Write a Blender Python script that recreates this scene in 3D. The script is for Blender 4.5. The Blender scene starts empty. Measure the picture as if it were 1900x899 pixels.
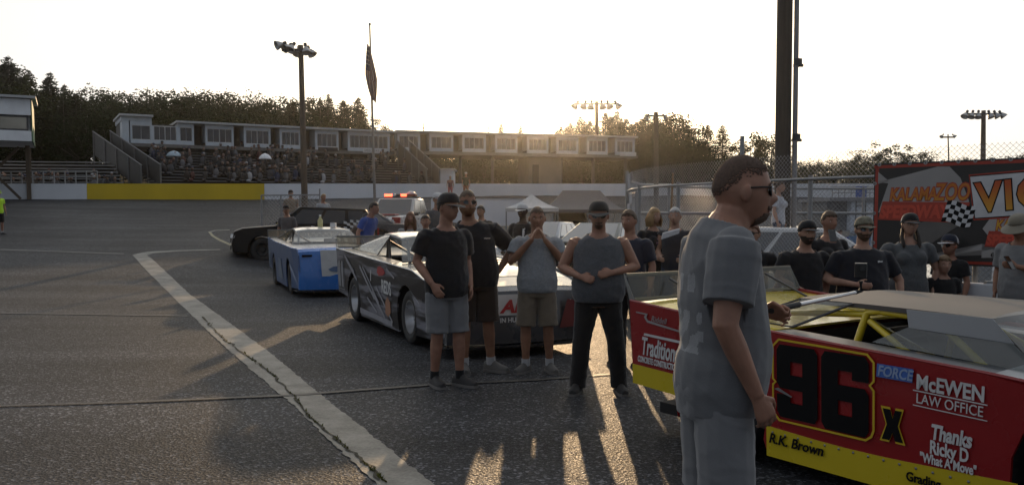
import bpy, bmesh, math, random
from mathutils import Vector, Matrix, noise
random.seed(7)
R = math.radians
SC = bpy.context.scene
COL = SC.collection

# ---------------------------------------------------------------- camera
FPX, PITCH, CAMZ, HORIZ = 1650.0, 4.0, 1.62, 400.0       # focal length in photo pixels (1900 wide)
PY0 = HORIZ + FPX * math.tan(R(PITCH))
cd = bpy.data.cameras.new("camera"); cam = bpy.data.objects.new("camera", cd); COL.objects.link(cam)
cam.location = (0, 0, CAMZ); cam.rotation_euler = (R(90 - PITCH), 0, 0)
cd.sensor_fit = 'HORIZONTAL'; cd.sensor_width = 36.0; cd.lens = FPX / 1900 * 36.0
cd.shift_y = (PY0 - 449.5) / 1900.0
cd.clip_start = 0.05; cd.clip_end = 3000
SC.camera = cam
SC.view_settings.view_transform = 'Standard'
try: SC.view_settings.look = 'None'
except Exception: pass
SC.view_settings.gamma = 1.0
SC.view_settings.use_curve_mapping = False
SC.view_settings.exposure = 0.2
SC.cycles.use_denoising = True
SC.cycles.max_bounces = 6; SC.cycles.transparent_max_bounces = 24
SC.cycles.diffuse_bounces = 3; SC.cycles.glossy_bounces = 3
SC.cycles.caustics_reflective = False; SC.cycles.caustics_refractive = False

# ---------------------------------------------------------------- sky and sun
SUN_AZ, SUN_EL = 2.0, 10.6                                 # degrees right of straight ahead, above the horizon
w = bpy.data.worlds.new("World"); SC.world = w; w.use_nodes = True
nt = w.node_tree; nt.nodes.clear()
out = nt.nodes.new('ShaderNodeOutputWorld'); bg = nt.nodes.new('ShaderNodeBackground')
sky = nt.nodes.new('ShaderNodeTexSky'); sky.sky_type = 'NISHITA'; sky.sun_disc = False
sky.sun_elevation = R(SUN_EL); sky.sun_rotation = R(SUN_AZ)
sky.air_density = 0.8; sky.dust_density = 5.0; sky.ozone_density = 1.5; sky.altitude = 250
# thin high cloud drifting over the sky: a procedural veil, brighter and whiter than the clear air
tc = nt.nodes.new('ShaderNodeTexCoord'); mp = nt.nodes.new('ShaderNodeMapping')
mp.inputs['Scale'].default_value = (1.0, 1.6, 5.5)
nz = nt.nodes.new('ShaderNodeTexNoise'); nz.inputs['Scale'].default_value = 1.7; nz.inputs['Detail'].default_value = 7
rp = nt.nodes.new('ShaderNodeValToRGB'); rp.color_ramp.elements[0].position = .33; rp.color_ramp.elements[1].position = .72
rp.color_ramp.elements[0].color = (.58, .58, .58, 1); rp.color_ramp.elements[1].color = (.96, .96, .96, 1)
mx = nt.nodes.new('ShaderNodeMix'); mx.data_type = 'RGBA'
# the veil of cloud is brightest towards the low sun and dim in the east, behind the photographer
sunv = nt.nodes.new('ShaderNodeVectorMath'); sunv.operation = 'DOT_PRODUCT'
sunv.inputs[1].default_value = (math.sin(R(SUN_AZ)) * math.cos(R(SUN_EL)), math.cos(R(SUN_AZ)) * math.cos(R(SUN_EL)), math.sin(R(SUN_EL)))
cr_ = nt.nodes.new('ShaderNodeValToRGB'); e_ = cr_.color_ramp.elements
e_[0].position = 0.0; e_[0].color = (.21, .225, .25, 1); e_[1].position = 1.0; e_[1].color = (1.6, 1.45, 1.05, 1)
q_ = cr_.color_ramp.elements.new(.5); q_.color = (.34, .355, .375, 1); q_ = cr_.color_ramp.elements.new(.86); q_.color = (.68, .70, .715, 1); q_ = cr_.color_ramp.elements.new(.96); q_.color = (.80, .80, .78, 1); q_ = cr_.color_ramp.elements.new(.992); q_.color = (1.0, .96, .84, 1)
mr_ = nt.nodes.new('ShaderNodeMapRange'); mr_.inputs[1].default_value = -1; mr_.inputs[2].default_value = 1
sc_ = nt.nodes.new('ShaderNodeVectorMath'); sc_.operation = 'SCALE'; sc_.inputs['Scale'].default_value = 9.5
nt.links.new(tc.outputs['Generated'], sunv.inputs[0]); nt.links.new(sunv.outputs['Value'], mr_.inputs[0]); nt.links.new(mr_.outputs[0], cr_.inputs[0]); nt.links.new(cr_.outputs[0], sc_.inputs[0]); nt.links.new(sc_.outputs[0], mx.inputs[7])
nt.links.new(tc.outputs['Generated'], mp.inputs['Vector']); nt.links.new(mp.outputs[0], nz.inputs['Vector'])
nt.links.new(nz.outputs['Fac'], rp.inputs[0]); nt.links.new(rp.outputs[0], mx.inputs[0])
nt.links.new(sky.outputs[0], mx.inputs[6]); nt.links.new(mx.outputs[2], bg.inputs['Color'])
bg.inputs['Strength'].default_value = 0.12
nt.links.new(bg.outputs[0], out.inputs['Surface'])

sd = bpy.data.lights.new("sun", 'SUN'); sun = bpy.data.objects.new("sun", sd); COL.objects.link(sun)
sd.energy = 2.9; sd.angle = R(0.6); sd.color = (1.0, .68, .38)
_sv = Vector((math.sin(R(SUN_AZ)) * math.cos(R(SUN_EL)), math.cos(R(SUN_AZ)) * math.cos(R(SUN_EL)), math.sin(R(SUN_EL))))
sun.rotation_euler = (-_sv).to_track_quat('-Z', 'Y').to_euler()

# ---------------------------------------------------------------- helpers
def at(px, py, d):
    """world point seen at photo pixel (px, py) at distance d straight ahead"""
    a = (px - 950) / FPX; b = (PY0 - py) / FPX; p = R(PITCH)
    y = b * math.sin(p) + math.cos(p); z = b * math.cos(p) - math.sin(p)
    k = d / y
    return Vector((a * k, d, CAMZ + z * k))
def on(px, py, z=0.0):
    """world point seen at a photo pixel lying on the level z"""
    a = (px - 950) / FPX; b = (PY0 - py) / FPX; p = R(PITCH)
    y = b * math.sin(p) + math.cos(p); zz = b * math.cos(p) - math.sin(p)
    k = (z - CAMZ) / zz
    return Vector((a * k, y * k, z))
def lerp(a, b, t): return a + (b - a) * t
def interp(x, pts):
    if x <= pts[0][0]: return pts[0][1]
    for (x0, y0), (x1, y1) in zip(pts, pts[1:]):
        if x <= x1: return lerp(y0, y1, (x - x0) / (x1 - x0))
    return pts[-1][1]
def basis(z, up=(0, 0, 1)):
    z = Vector(z).normalized(); u = Vector(up)
    if abs(z.dot(u)) > .98: u = Vector((0, 1, 0))
    x = u.cross(z).normalized(); y = z.cross(x)
    return x, y, z
def frame(o, x, y, z):
    return Matrix(((x[0], y[0], z[0], o[0]), (x[1], y[1], z[1], o[1]), (x[2], y[2], z[2], o[2]), (0, 0, 0, 1)))

class MB:
    """collects shapes and links them as one mesh object"""
    def __init__(s): s.v = []; s.f = []; s.m = []; s.M = None; s.mi = 0
    def add(s, vs, fs):
        o = len(s.v)
        s.v += [tuple(s.M @ Vector(p)) if s.M is not None else tuple(p) for p in vs]
        s.f += [[i + o for i in f] for f in fs]; s.m += [s.mi] * len(fs)
    def box(s, c, d, rz=0, rx=0, ry=0):
        x, y, z = d[0] / 2, d[1] / 2, d[2] / 2
        m = Matrix.Rotation(rz, 3, 'Z') @ Matrix.Rotation(ry, 3, 'Y') @ Matrix.Rotation(rx, 3, 'X')
        vs = [Vector(c) + m @ Vector((a * x, b * y, e * z)) for e in (-1, 1) for a, b in ((-1, -1), (1, -1), (1, 1), (-1, 1))]
        s.add(vs, [(3, 2, 1, 0), (4, 5, 6, 7), (0, 1, 5, 4), (1, 2, 6, 5), (2, 3, 7, 6), (3, 0, 4, 7)])
    def beam(s, p, q, w, h=None, up=(0, 0, 1)):
        h = h or w; p = Vector(p); q = Vector(q); x, y, z = basis(q - p, up)
        vs = [o + x * a * w / 2 + y * b * h / 2 for o in (p, q) for a, b in ((-1, -1), (1, -1), (1, 1), (-1, 1))]
        s.add(vs, [(3, 2, 1, 0), (4, 5, 6, 7), (0, 1, 5, 4), (1, 2, 6, 5), (2, 3, 7, 6), (3, 0, 4, 7)])
    def rings(s, rs, cap=True):
        n = len(rs[0]); vs = [p for r in rs for p in r]; fs = []
        for k in range(len(rs) - 1):
            for i in range(n):
                j = (i + 1) % n; fs.append((k * n + i, k * n + j, (k + 1) * n + j, (k + 1) * n + i))
        if cap: fs.append(tuple(range(n - 1, -1, -1))); fs.append(tuple((len(rs) - 1) * n + i for i in range(n)))
        s.add(vs, fs)
    def tube(s, pts, r, n=8, up=(0, 0, 1), cap=True):
        pts = [Vector(p) for p in pts]; rs = []
        for i, p in enumerate(pts):
            d = pts[min(i + 1, len(pts) - 1)] - pts[max(i - 1, 0)]
            x, y, z = basis(d, up); ri = r[i] if isinstance(r, (list, tuple)) else r
            ra, rb = ri if isinstance(ri, (list, tuple)) else (ri, ri)
            rs.append([p + x * ra * math.cos(2 * math.pi * k / n) + y * rb * math.sin(2 * math.pi * k / n) for k in range(n)])
        s.rings(rs, cap)
    def ell(s, c, r, nu=14, nv=9, rot=None):
        c = Vector(c); vs = []; fs = []
        for j in range(1, nv):
            t = math.pi * j / nv
            for i in range(nu):
                a = 2 * math.pi * i / nu
                p = Vector((r[0] * math.sin(t) * math.cos(a), r[1] * math.sin(t) * math.sin(a), r[2] * math.cos(t)))
                vs.append(c + (rot @ p if rot is not None else p))
        top = Vector((0, 0, r[2])); bot = -top
        vs += [c + (rot @ top if rot is not None else top), c + (rot @ bot if rot is not None else bot)]
        T = len(vs) - 2
        for i in range(nu):
            j = (i + 1) % nu
            fs.append((T, i, j)); fs.append((T + 1, (nv - 2) * nu + j, (nv - 2) * nu + i))
            for k in range(nv - 2): fs.append((k * nu + i, (k + 1) * nu + i, (k + 1) * nu + j, k * nu + j))
        s.add(vs, fs)
    def lathe(s, prof, n=24, M=None, cap=False):
        rs = []
        for r, z in prof:
            ring = [Vector((r * math.cos(2 * math.pi * k / n), r * math.sin(2 * math.pi * k / n), z)) for k in range(n)]
            rs.append([M @ p for p in ring] if M is not None else ring)
        s.rings(rs, cap)
    def prism(s, poly, t):
        """flat polygon (3-D points) pushed along the vector t"""
        n = len(poly); t = Vector(t); a = [Vector(p) for p in poly]; b = [p + t for p in a]
        s.add(a + b, [tuple(range(n - 1, -1, -1)), tuple(range(n, 2 * n))] + [(i, (i + 1) % n, n + (i + 1) % n, n + i) for i in range(n)])
    def strip(s, L, Rr):
        """a sheet between two rows of points"""
        n = len(L); s.add(list(L) + list(Rr), [(i, i + 1, n + i + 1, n + i) for i in range(n - 1)])
    def build(s, name, mats, parent=None, smooth=None, bevel=0, fix=True):
        me = bpy.data.meshes.new(name); me.from_pydata(s.v, [], s.f)
        for m in (mats if isinstance(mats, (list, tuple)) else [mats]): me.materials.append(m)
        me.polygons.foreach_set('material_index', s.m)
        if fix:
            b = bmesh.new(); b.from_mesh(me); bmesh.ops.recalc_face_normals(b, faces=b.faces); b.to_mesh(me); b.free()
        me.update()
        if smooth is not None:
            me.polygons.foreach_set('use_smooth', [True] * len(me.polygons))
            if smooth < 180: me.set_sharp_from_angle(angle=R(smooth))
        o = bpy.data.objects.new(name, me); COL.objects.link(o)
        if parent is not None: o.parent = parent
        if bevel:
            md = o.modifiers.new('bevel', 'BEVEL'); md.width = bevel; md.segments = 2; md.limit_method = 'ANGLE'; md.angle_limit = R(35)
        return o

def tag(o, label=None, cat=None, group=None, kind=None):
    if label: o['label'] = label
    if cat: o['category'] = cat
    if group: o['group'] = group
    if kind: o['kind'] = kind
    return o
def thing(name, loc, label, cat, rz=0, group=None):
    o = bpy.data.objects.new(name, None); COL.objects.link(o); o.location = loc; o.rotation_euler = (0, 0, rz)
    o.empty_display_size = .2
    return tag(o, label, cat, group)
def copy_thing(o, parent=None):
    c = o.copy(); COL.objects.link(c)
    if parent is not None: c.parent = parent
    for ch in list(o.children): copy_thing(ch, c)
    return c

# ---------------------------------------------------------------- materials
def srgb(r, g, b):
    f = lambda c: (c / 255 / 12.92) if c / 255 <= .04045 else ((c / 255 + .055) / 1.055) ** 2.4
    return (f(r), f(g), f(b))
_mc = {}
def mat(name, col, rough=.6, metal=0, var=.12, scale=6, bump=0, bscale=40, spec=.5, coat=0, emit=0, sheen=0, detail=4, stretch=None):
    if name in _mc: return _mc[name]
    m = bpy.data.materials.new(name); m.use_nodes = True; n = m.node_tree; p = n.nodes['Principled BSDF']
    p.inputs['Roughness'].default_value = rough; p.inputs['Metallic'].default_value = metal
    p.inputs['Specular IOR Level'].default_value = spec
    if name.startswith('skin_'): p.inputs['Subsurface Weight'].default_value = .18; p.inputs['Subsurface Scale'].default_value = .012; p.inputs['Subsurface Radius'].default_value = (1, .35, .2)
    if coat: p.inputs['Coat Weight'].default_value = coat; p.inputs['Coat Roughness'].default_value = .08
    if sheen: p.inputs['Sheen Weight'].default_value = sheen; p.inputs['Sheen Roughness'].default_value = .5
    if emit: p.inputs['Emission Color'].default_value = (*col, 1); p.inputs['Emission Strength'].default_value = emit
    t = n.nodes.new('ShaderNodeTexCoord'); mpn = n.nodes.new('ShaderNodeMapping')
    if stretch: mpn.inputs['Scale'].default_value = stretch
    n.links.new(t.outputs['Object'], mpn.inputs[0])
    z = n.nodes.new('ShaderNodeTexNoise'); z.inputs['Scale'].default_value = scale; z.inputs['Detail'].default_value = detail
    n.links.new(mpn.outputs[0], z.inputs['Vector'])
    r = n.nodes.new('ShaderNodeMapRange'); r.inputs[1].default_value = .25; r.inputs[2].default_value = .75
    r.inputs[3].default_value = 1 - var; r.inputs[4].default_value = 1 + var
    n.links.new(z.outputs['Fac'], r.inputs[0])
    mu = n.nodes.new('ShaderNodeVectorMath'); mu.operation = 'SCALE'; mu.inputs[0].default_value = col
    n.links.new(r.outputs[0], mu.inputs['Scale']); n.links.new(mu.outputs[0], p.inputs['Base Color'])
    r2 = n.nodes.new('ShaderNodeMapRange'); r2.inputs[3].default_value = max(.02, rough - .07); r2.inputs[4].default_value = min(1, rough + .07)
    n.links.new(z.outputs['Fac'], r2.inputs[0]); n.links.new(r2.outputs[0], p.inputs['Roughness'])
    if bump:
        z2 = n.nodes.new('ShaderNodeTexNoise'); z2.inputs['Scale'].default_value = bscale; z2.inputs['Detail'].default_value = 3
        n.links.new(mpn.outputs[0], z2.inputs['Vector'])
        bp = n.nodes.new('ShaderNodeBump'); bp.inputs['Strength'].default_value = bump; bp.inputs['Distance'].default_value = .02
        n.links.new(z2.outputs['Fac'], bp.inputs['Height']); n.links.new(bp.outputs[0], p.inputs['Normal'])
    _mc[name] = m; return m
def glass(name, tint=(.8, .85, .85), refl=.12, rough=.03, dirt=.0, dirtcol=(.5, .5, .5)):
    """a thin pane: mostly see-through, mirror-like at grazing angles, a film of dust"""
    if name in _mc: return _mc[name]
    m = bpy.data.materials.new(name); m.use_nodes = True; n = m.node_tree; n.nodes.clear()
    o = n.nodes.new('ShaderNodeOutputMaterial'); tr = n.nodes.new('ShaderNodeBsdfTransparent'); tr.inputs[0].default_value = (*tint, 1)
    gl = n.nodes.new('ShaderNodeBsdfGlossy'); gl.inputs['Roughness'].default_value = rough
    fr = n.nodes.new('ShaderNodeLayerWeight'); fr.inputs[0].default_value = .5
    pw = n.nodes.new('ShaderNodeMath'); pw.operation = 'POWER'; pw.inputs[1].default_value = 3.5; n.links.new(fr.outputs['Facing'], pw.inputs[0])
    ma = n.nodes.new('ShaderNodeMath'); ma.operation = 'MULTIPLY_ADD'; ma.inputs[1].default_value = .75; ma.inputs[2].default_value = refl * .6; n.links.new(pw.outputs[0], ma.inputs[0])
    m1 = n.nodes.new('ShaderNodeMixShader'); n.links.new(ma.outputs[0], m1.inputs[0]); n.links.new(tr.outputs[0], m1.inputs[1]); n.links.new(gl.outputs[0], m1.inputs[2])
    last = m1
    if dirt:
        df = n.nodes.new('ShaderNodeBsdfDiffuse'); df.inputs[0].default_value = (*dirtcol, 1)
        tl = n.nodes.new('ShaderNodeBsdfTranslucent'); tl.inputs[0].default_value = (*dirtcol, 1)
        ad = n.nodes.new('ShaderNodeMixShader'); n.links.new(df.outputs[0], ad.inputs[1]); n.links.new(tl.outputs[0], ad.inputs[2])
        z = n.nodes.new('ShaderNodeTexNoise'); z.inputs['Scale'].default_value = 5; z.inputs['Detail'].default_value = 6
        t = n.nodes.new('ShaderNodeTexCoord'); n.links.new(t.outputs['Object'], z.inputs['Vector'])
        r = n.nodes.new('ShaderNodeMapRange'); r.inputs[1].default_value = .3; r.inputs[2].default_value = .7; r.inputs[3].default_value = dirt * .5; r.inputs[4].default_value = dirt * 1.5
        n.links.new(z.outputs['Fac'], r.inputs[0])
        m2 = n.nodes.new('ShaderNodeMixShader'); n.links.new(r.outputs[0], m2.inputs[0]); n.links.new(m1.outputs[0], m2.inputs[1]); n.links.new(ad.outputs[0], m2.inputs[2]); last = m2
    n.links.new(last.outputs[0], o.inputs[0]); _mc[name] = m; return m
def leafmat(name, col, var=.35):
    if name in _mc: return _mc[name]
    m = bpy.data.materials.new(name); m.use_nodes = True; n = m.node_tree; n.nodes.clear()
    o = n.nodes.new('ShaderNodeOutputMaterial'); d = n.nodes.new('ShaderNodeBsdfDiffuse'); t = n.nodes.new('ShaderNodeBsdfTranslucent')
    g = n.nodes.new('ShaderNodeNewGeometry'); r = n.nodes.new('ShaderNodeMapRange'); r.inputs[3].default_value = 1 - var; r.inputs[4].default_value = 1 + var
    n.links.new(g.outputs['Random Per Island'], r.inputs[0])
    for sh, k in ((d, 1.0), (t, 1.15)):
        s = n.nodes.new('ShaderNodeVectorMath'); s.operation = 'SCALE'; s.inputs[0].default_value = [c * k for c in col]
        n.links.new(r.outputs[0], s.inputs['Scale']); n.links.new(s.outputs[0], sh.inputs[0])
    mxs = n.nodes.new('ShaderNodeMixShader'); mxs.inputs[0].default_value = .13
    n.links.new(d.outputs[0], mxs.inputs[1]); n.links.new(t.outputs[0], mxs.inputs[2]); n.links.new(mxs.outputs[0], o.inputs[0])
    _mc[name] = m; return m

WHITE = mat('white_paint', (.62, .63, .64), .55, var=.10, scale=1.5, bump=.05)
WALLW = mat('white_wall_paint', (.66, .68, .72), .7, var=.10, scale=.6, detail=8, stretch=(1, 1, .35))
WALLY = mat('yellow_wall_paint', (.60, .42, .012), .65, var=.14, scale=.6, detail=8, stretch=(1, 1, .35))
CONC = mat('concrete', (.30, .29, .27), .85, var=.2, scale=4, bump=.2)
STEEL = mat('galvanised_steel', (.27, .275, .28), .5, metal=.7, var=.12, scale=10)
DKSTEEL = mat('dark_steel', (.06, .06, .065), .5, metal=.4)
WOOD = mat('weathered_wood', (.10, .075, .055), .8, var=.25, scale=5, bump=.2, stretch=(6, 6, .5))
ALU = mat('bleacher_aluminium', (.40, .41, .43), .45, metal=.7, var=.15, scale=4)
BLACK = mat('black_rubber', (.016, .016, .017), .7, var=.2, scale=14, bump=.08, bscale=60)
DARK = mat('dark_interior', (.012, .012, .013), .8)
GREYP = mat('grey_panel', (.18, .18, .19), .7, var=.15, scale=2)

def text_on(body, size, m, M, parent, name='lettering', shear=0, fat=0, sx=1.0, align='LEFT', depth=.0015, space=1.0):
    c = bpy.data.curves.new(name, 'FONT'); c.body = body; c.size = size; c.shear = shear; c.offset = fat; c.extrude = depth
    c.align_x = align; c.space_character = space; c.resolution_u = 3
    t = bpy.data.objects.new(name, c); me = bpy.data.meshes.new_from_object(t)
    bpy.data.objects.remove(t); bpy.data.curves.remove(c)
    me.transform(M @ Matrix.Scale(sx, 4, (1, 0, 0)))
    me.materials.clear(); me.materials.append(m); me.name = name
    o = bpy.data.objects.new(name, me); COL.objects.link(o); o.parent = parent; return o
# ---------------------------------------------------------------- ground: flat infield, banked track rising to the outer wall
WALL_PTS = [(-300, 40), (-100, 47.5), (165, 50), (492, 54), (800, 59), (1000, 62), (1170, 62.5), (1650, 60), (2200, 52)]   # photo column -> distance of the outer wall
WXY = [((px - 950) / FPX * d, d) for px, d in WALL_PTS]
def wall_d(x): return interp(x, WXY)
BASEZ = [(-40, 2.45), (-24, 2.55), (-15, 2.6), (0, 3.02), (12, 3.05), (40, 2.6)]
def bank_z(x): return interp(x, BASEZ)
def bank_in(x): return interp(x, [(-9, 18.5), (-4, 30), (3, 43), (60, 43)])
def ground_z(x, y):
    y1 = wall_d(x); y0 = bank_in(x)
    if y >= y1: return bank_z(x) * max(0.0, 1 - max(0, abs(x) - 150) / 300)
    t = max(0.0, (y - y0) / (y1 - y0))
    return bank_z(x) * t ** 1.3
def onground(px, d):
    x = (px - 950) / FPX * d; return Vector((x, d, ground_z(x, d)))
def drop(px, py):
    """ground point seen at a photo pixel"""
    lo, hi = 2.0, 60.0
    for _ in range(40):
        m = (lo + hi) / 2; p = at(px, py, m)
        if p.z > ground_z(p.x, p.y): lo = m
        else: hi = m
    p = at(px, py, lo); p.z = ground_z(p.x, p.y); return p

def asphalt():
    m = bpy.data.materials.new('asphalt'); m.use_nodes = True; n = m.node_tree; p = n.nodes['Principled BSDF']
    N = n.nodes.new; L = n.links.new
    tc = N('ShaderNodeTexCoord')
    def noise_(scale, det=4, st=None):
        z = N('ShaderNodeTexNoise'); z.inputs['Scale'].default_value = scale; z.inputs['Detail'].default_value = det
        if st:
            mp = N('ShaderNodeMapping'); mp.inputs['Scale'].default_value = st; L(tc.outputs['Object'], mp.inputs[0]); L(mp.outputs[0], z.inputs['Vector'])
        else: L(tc.outputs['Object'], z.inputs['Vector'])
        return z.outputs['Fac']
    def rng(x, a, b, c, d):
        r = N('ShaderNodeMapRange'); r.inputs[1].default_value = a; r.inputs[2].default_value = b; r.inputs[3].default_value = c; r.inputs[4].default_value = d; L(x, r.inputs[0]); return r.outputs[0]
    def mul(a, b):
        k = N('ShaderNodeMath'); k.operation = 'MULTIPLY'; L(a, k.inputs[0]); L(b, k.inputs[1]); return k.outputs[0]
    patch = rng(noise_(.35, 5), .3, .7, .72, 1.28)
    streak = rng(noise_(.9, 5, (.10, 1.0, 1)), .32, .70, .66, 1.30)          # worn bands along the racing direction
    grain = rng(noise_(30, 3), .3, .7, .72, 1.28)
    v = N('ShaderNodeTexVoronoi'); v.inputs['Scale'].default_value = 52; L(tc.outputs['Object'], v.inputs['Vector'])
    sep = N('ShaderNodeSeparateColor'); L(v.outputs['Color'], sep.inputs[0])
    chip = rng(sep.outputs[0], .80, 1.0, .92, 5.0)                           # pale stones in the aggregate
    v2 = N('ShaderNodeTexVoronoi'); v2.inputs['Scale'].default_value = 130; L(tc.outputs['Object'], v2.inputs['Vector'])
    sep2 = N('ShaderNodeSeparateColor'); L(v2.outputs['Color'], sep2.inputs[0])
    f = mul(mul(mul(patch, streak), grain), chip)
    s = N('ShaderNodeVectorMath'); s.operation = 'SCALE'; s.inputs[0].default_value = (.0335, .0348, .0385); L(f, s.inputs['Scale']); L(s.outputs[0], p.inputs['Base Color'])
    rr = rng(sep2.outputs[1], 0, 1, .48, .85); L(rr, p.inputs['Roughness'])
    p.inputs['Specular IOR Level'].default_value = .11
    b = N('ShaderNodeBump'); b.inputs['Strength'].default_value = .55; b.inputs['Distance'].default_value = .012
    mxh = N('ShaderNodeMath'); mxh.operation = 'ADD'; L(v.outputs['Distance'], mxh.inputs[0]); L(sep2.outputs[0], mxh.inputs[1]); L(mxh.outputs[0], b.inputs['Height'])
    L(b.outputs[0], p.inputs['Normal'])
    return m
ASPH = asphalt()
def grid_axis(a):
    r = []
    for (s, e, st) in a:
        x = s
        while x < e - 1e-6: r.append(x); x += st
    r.append(a[-1][1]); return r
GX = grid_axis([(-900, -100, 100), (-100, -40, 10), (-40, 40, 1.0), (40, 100, 10), (100, 900, 100)])
GY = grid_axis([(-60, 0, 6), (0, 70, 1.0), (70, 100, 6), (100, 1500, 100)])
g = MB()
for y in GY:
    for x in GX: g.v.append((x, y, ground_z(x, y)))
nx = len(GX)
for j in range(len(GY) - 1):
    for i in range(nx - 1): g.f.append((j * nx + i, j * nx + i + 1, (j + 1) * nx + i + 1, (j + 1) * nx + i)); g.m.append(0)
gr = g.build('ground', ASPH, smooth=180); tag(gr, kind='structure')

# wooded hillside behind the stands
def hill_z(x, y):
    up = interp(y, [(72, 0), (100, 3.2), (150, 6), (260, 8)])
    return bank_z(max(-40, min(40, x))) - .15 + up * interp(x, [(-60, 1.2), (-12, 1), (6, .15), (60, .1)])
h = MB(); hx = grid_axis([(-220, 220, 10)]); hy = grid_axis([(72, 120, 6), (120, 300, 30)])
for y in hy:
    for x in hx: h.v.append((x, y, hill_z(x, y) + (.25 * noise.noise((x * .1, y * .1, 0)) if y > 73 else -.3)))
for j in range(len(hy) - 1):
    for i in range(len(hx) - 1): h.f.append((j * len(hx) + i, j * len(hx) + i + 1, (j + 1) * len(hx) + i + 1, (j + 1) * len(hx) + i)); h.m.append(0)
tag(h.build('hillside', mat('grassy_earth', (.035, .045, .018), .95, var=.3, scale=.4), smooth=180), kind='structure')

# pale painted strip, thin white lines, seams (each a sheet a few mm above the asphalt)
STRIP = bpy.data.materials.new('worn_strip_paint'); STRIP.use_nodes = True
_n = STRIP.node_tree; _p = _n.nodes['Principled BSDF']; _p.inputs['Roughness'].default_value = .62
_t = _n.nodes.new('ShaderNodeTexCoord'); _z = _n.nodes.new('ShaderNodeTexNoise'); _z.inputs['Scale'].default_value = 2.6; _z.inputs['Detail'].default_value = 9; _z.inputs['Roughness'].default_value = .68
_z2 = _n.nodes.new('ShaderNodeTexNoise'); _z2.inputs['Scale'].default_value = 45; _z2.inputs['Detail'].default_value = 3
_ad = _n.nodes.new('ShaderNodeMath'); _ad.operation = 'MULTIPLY_ADD'; _ad.inputs[1].default_value = .35
_r = _n.nodes.new('ShaderNodeValToRGB'); _r.color_ramp.elements[0].position = .52; _r.color_ramp.elements[0].color = (.085, .08, .07, 1)
_r.color_ramp.elements[1].position = .82; _r.color_ramp.elements[1].color = (.215, .208, .182, 1)
_n.links.new(_t.outputs['Object'], _z.inputs['Vector']); _n.links.new(_t.outputs['Object'], _z2.inputs['Vector'])
_n.links.new(_z2.outputs['Fac'], _ad.inputs[0]); _n.links.new(_z.outputs['Fac'], _ad.inputs[2]); _n.links.new(_ad.outputs[0], _r.inputs[0]); _n.links.new(_r.outputs[0], _p.inputs['Base Color'])
_bp = _n.nodes.new('ShaderNodeBump'); _bp.inputs['Strength'].default_value = .4; _bp.inputs['Distance'].default_value = .01
_n.links.new(_z2.outputs['Fac'], _bp.inputs['Height']); _n.links.new(_bp.outputs[0], _p.inputs['Normal'])
def sheet(name, L, Rr, m, lift=.004, sub=8, jag=0):
    a, b = [], []
    for k in range(len(L) - 1):
        for i in range(sub):
            t = i / sub
            for dst, src in ((a, L), (b, Rr)):
                p = drop(lerp(src[k][0], src[k + 1][0], t), lerp(src[k][1], src[k + 1][1], t))
                p.x += jag * (.6 * noise.noise((p.x * 2.5, p.y * 2.5, 5 if dst is a else 9)) + noise.noise((p.x * 11, p.y * 11, 4 if dst is a else 7))); p.z = ground_z(p.x, p.y) + lift; dst.append(p)
    m_ = MB(); m_.strip(a, b); o = m_.build(name, m, fix=False); tag(o, kind='structure'); return o
sheet('painted_strip', [(246, 473), (270, 500), (330, 560), (400, 628), (470, 690), (545, 752), (620, 825), (700, 899), (770, 965)],
      [(266, 468), (290, 487), (352, 546), (432, 603), (512, 663), (604, 740), (700, 815), (805, 899), (900, 975)], STRIP, .006, jag=.022, sub=40)
PALE = mat('faded_line_paint', (.20, .20, .18), .8, var=.4, scale=3, detail=8)
sheet('painted_line', [(252, 471), (275, 467), (330, 464), (420, 462)], [(266, 475.5), (285, 470), (330, 466.2), (420, 463.3)], PALE, .008)
sheet('painted_line', [(0, 462), (120, 466), (246, 470.5)], [(0, 464), (120, 468), (246, 472.5)], mat('thin_line_paint', (.11, .11, .105), .8, var=.35, scale=3), .009)
sheet('painted_line', [(386, 430), (392, 438), (405, 446), (430, 457)], [(390, 429), (397, 437), (410, 444.5), (435, 455.5)], mat('yellowed_line_paint', (.28, .26, .17), .8, var=.3, scale=3), .009)
sheet('painted_line', [(386, 430), (398, 427), (430, 426)], [(390, 431.4), (400, 428.4), (430, 427.2)], PALE, .012)
sheet('painted_line', [(1030, 494), (1075, 497), (1150, 502)], [(1030, 497), (1075, 500), (1150, 505)], PALE, .009)
TAR = mat('seam_tar', (.012, .012, .012), .6)
sheet('pavement_seam', [(-20, 753.5), (250, 745), (540, 732.5), (800, 713), (1000, 704), (1160, 691)], [(-20, 755.5), (250, 747.5), (540, 735.5), (800, 716), (1000, 706.5), (1160, 693)], TAR, .010, jag=.02)
sheet('pavement_seam', [(-20, 580), (180, 583), (372, 586)], [(-20, 581.5), (180, 584.5), (372, 587.5)], TAR, .008, jag=.05)
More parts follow.
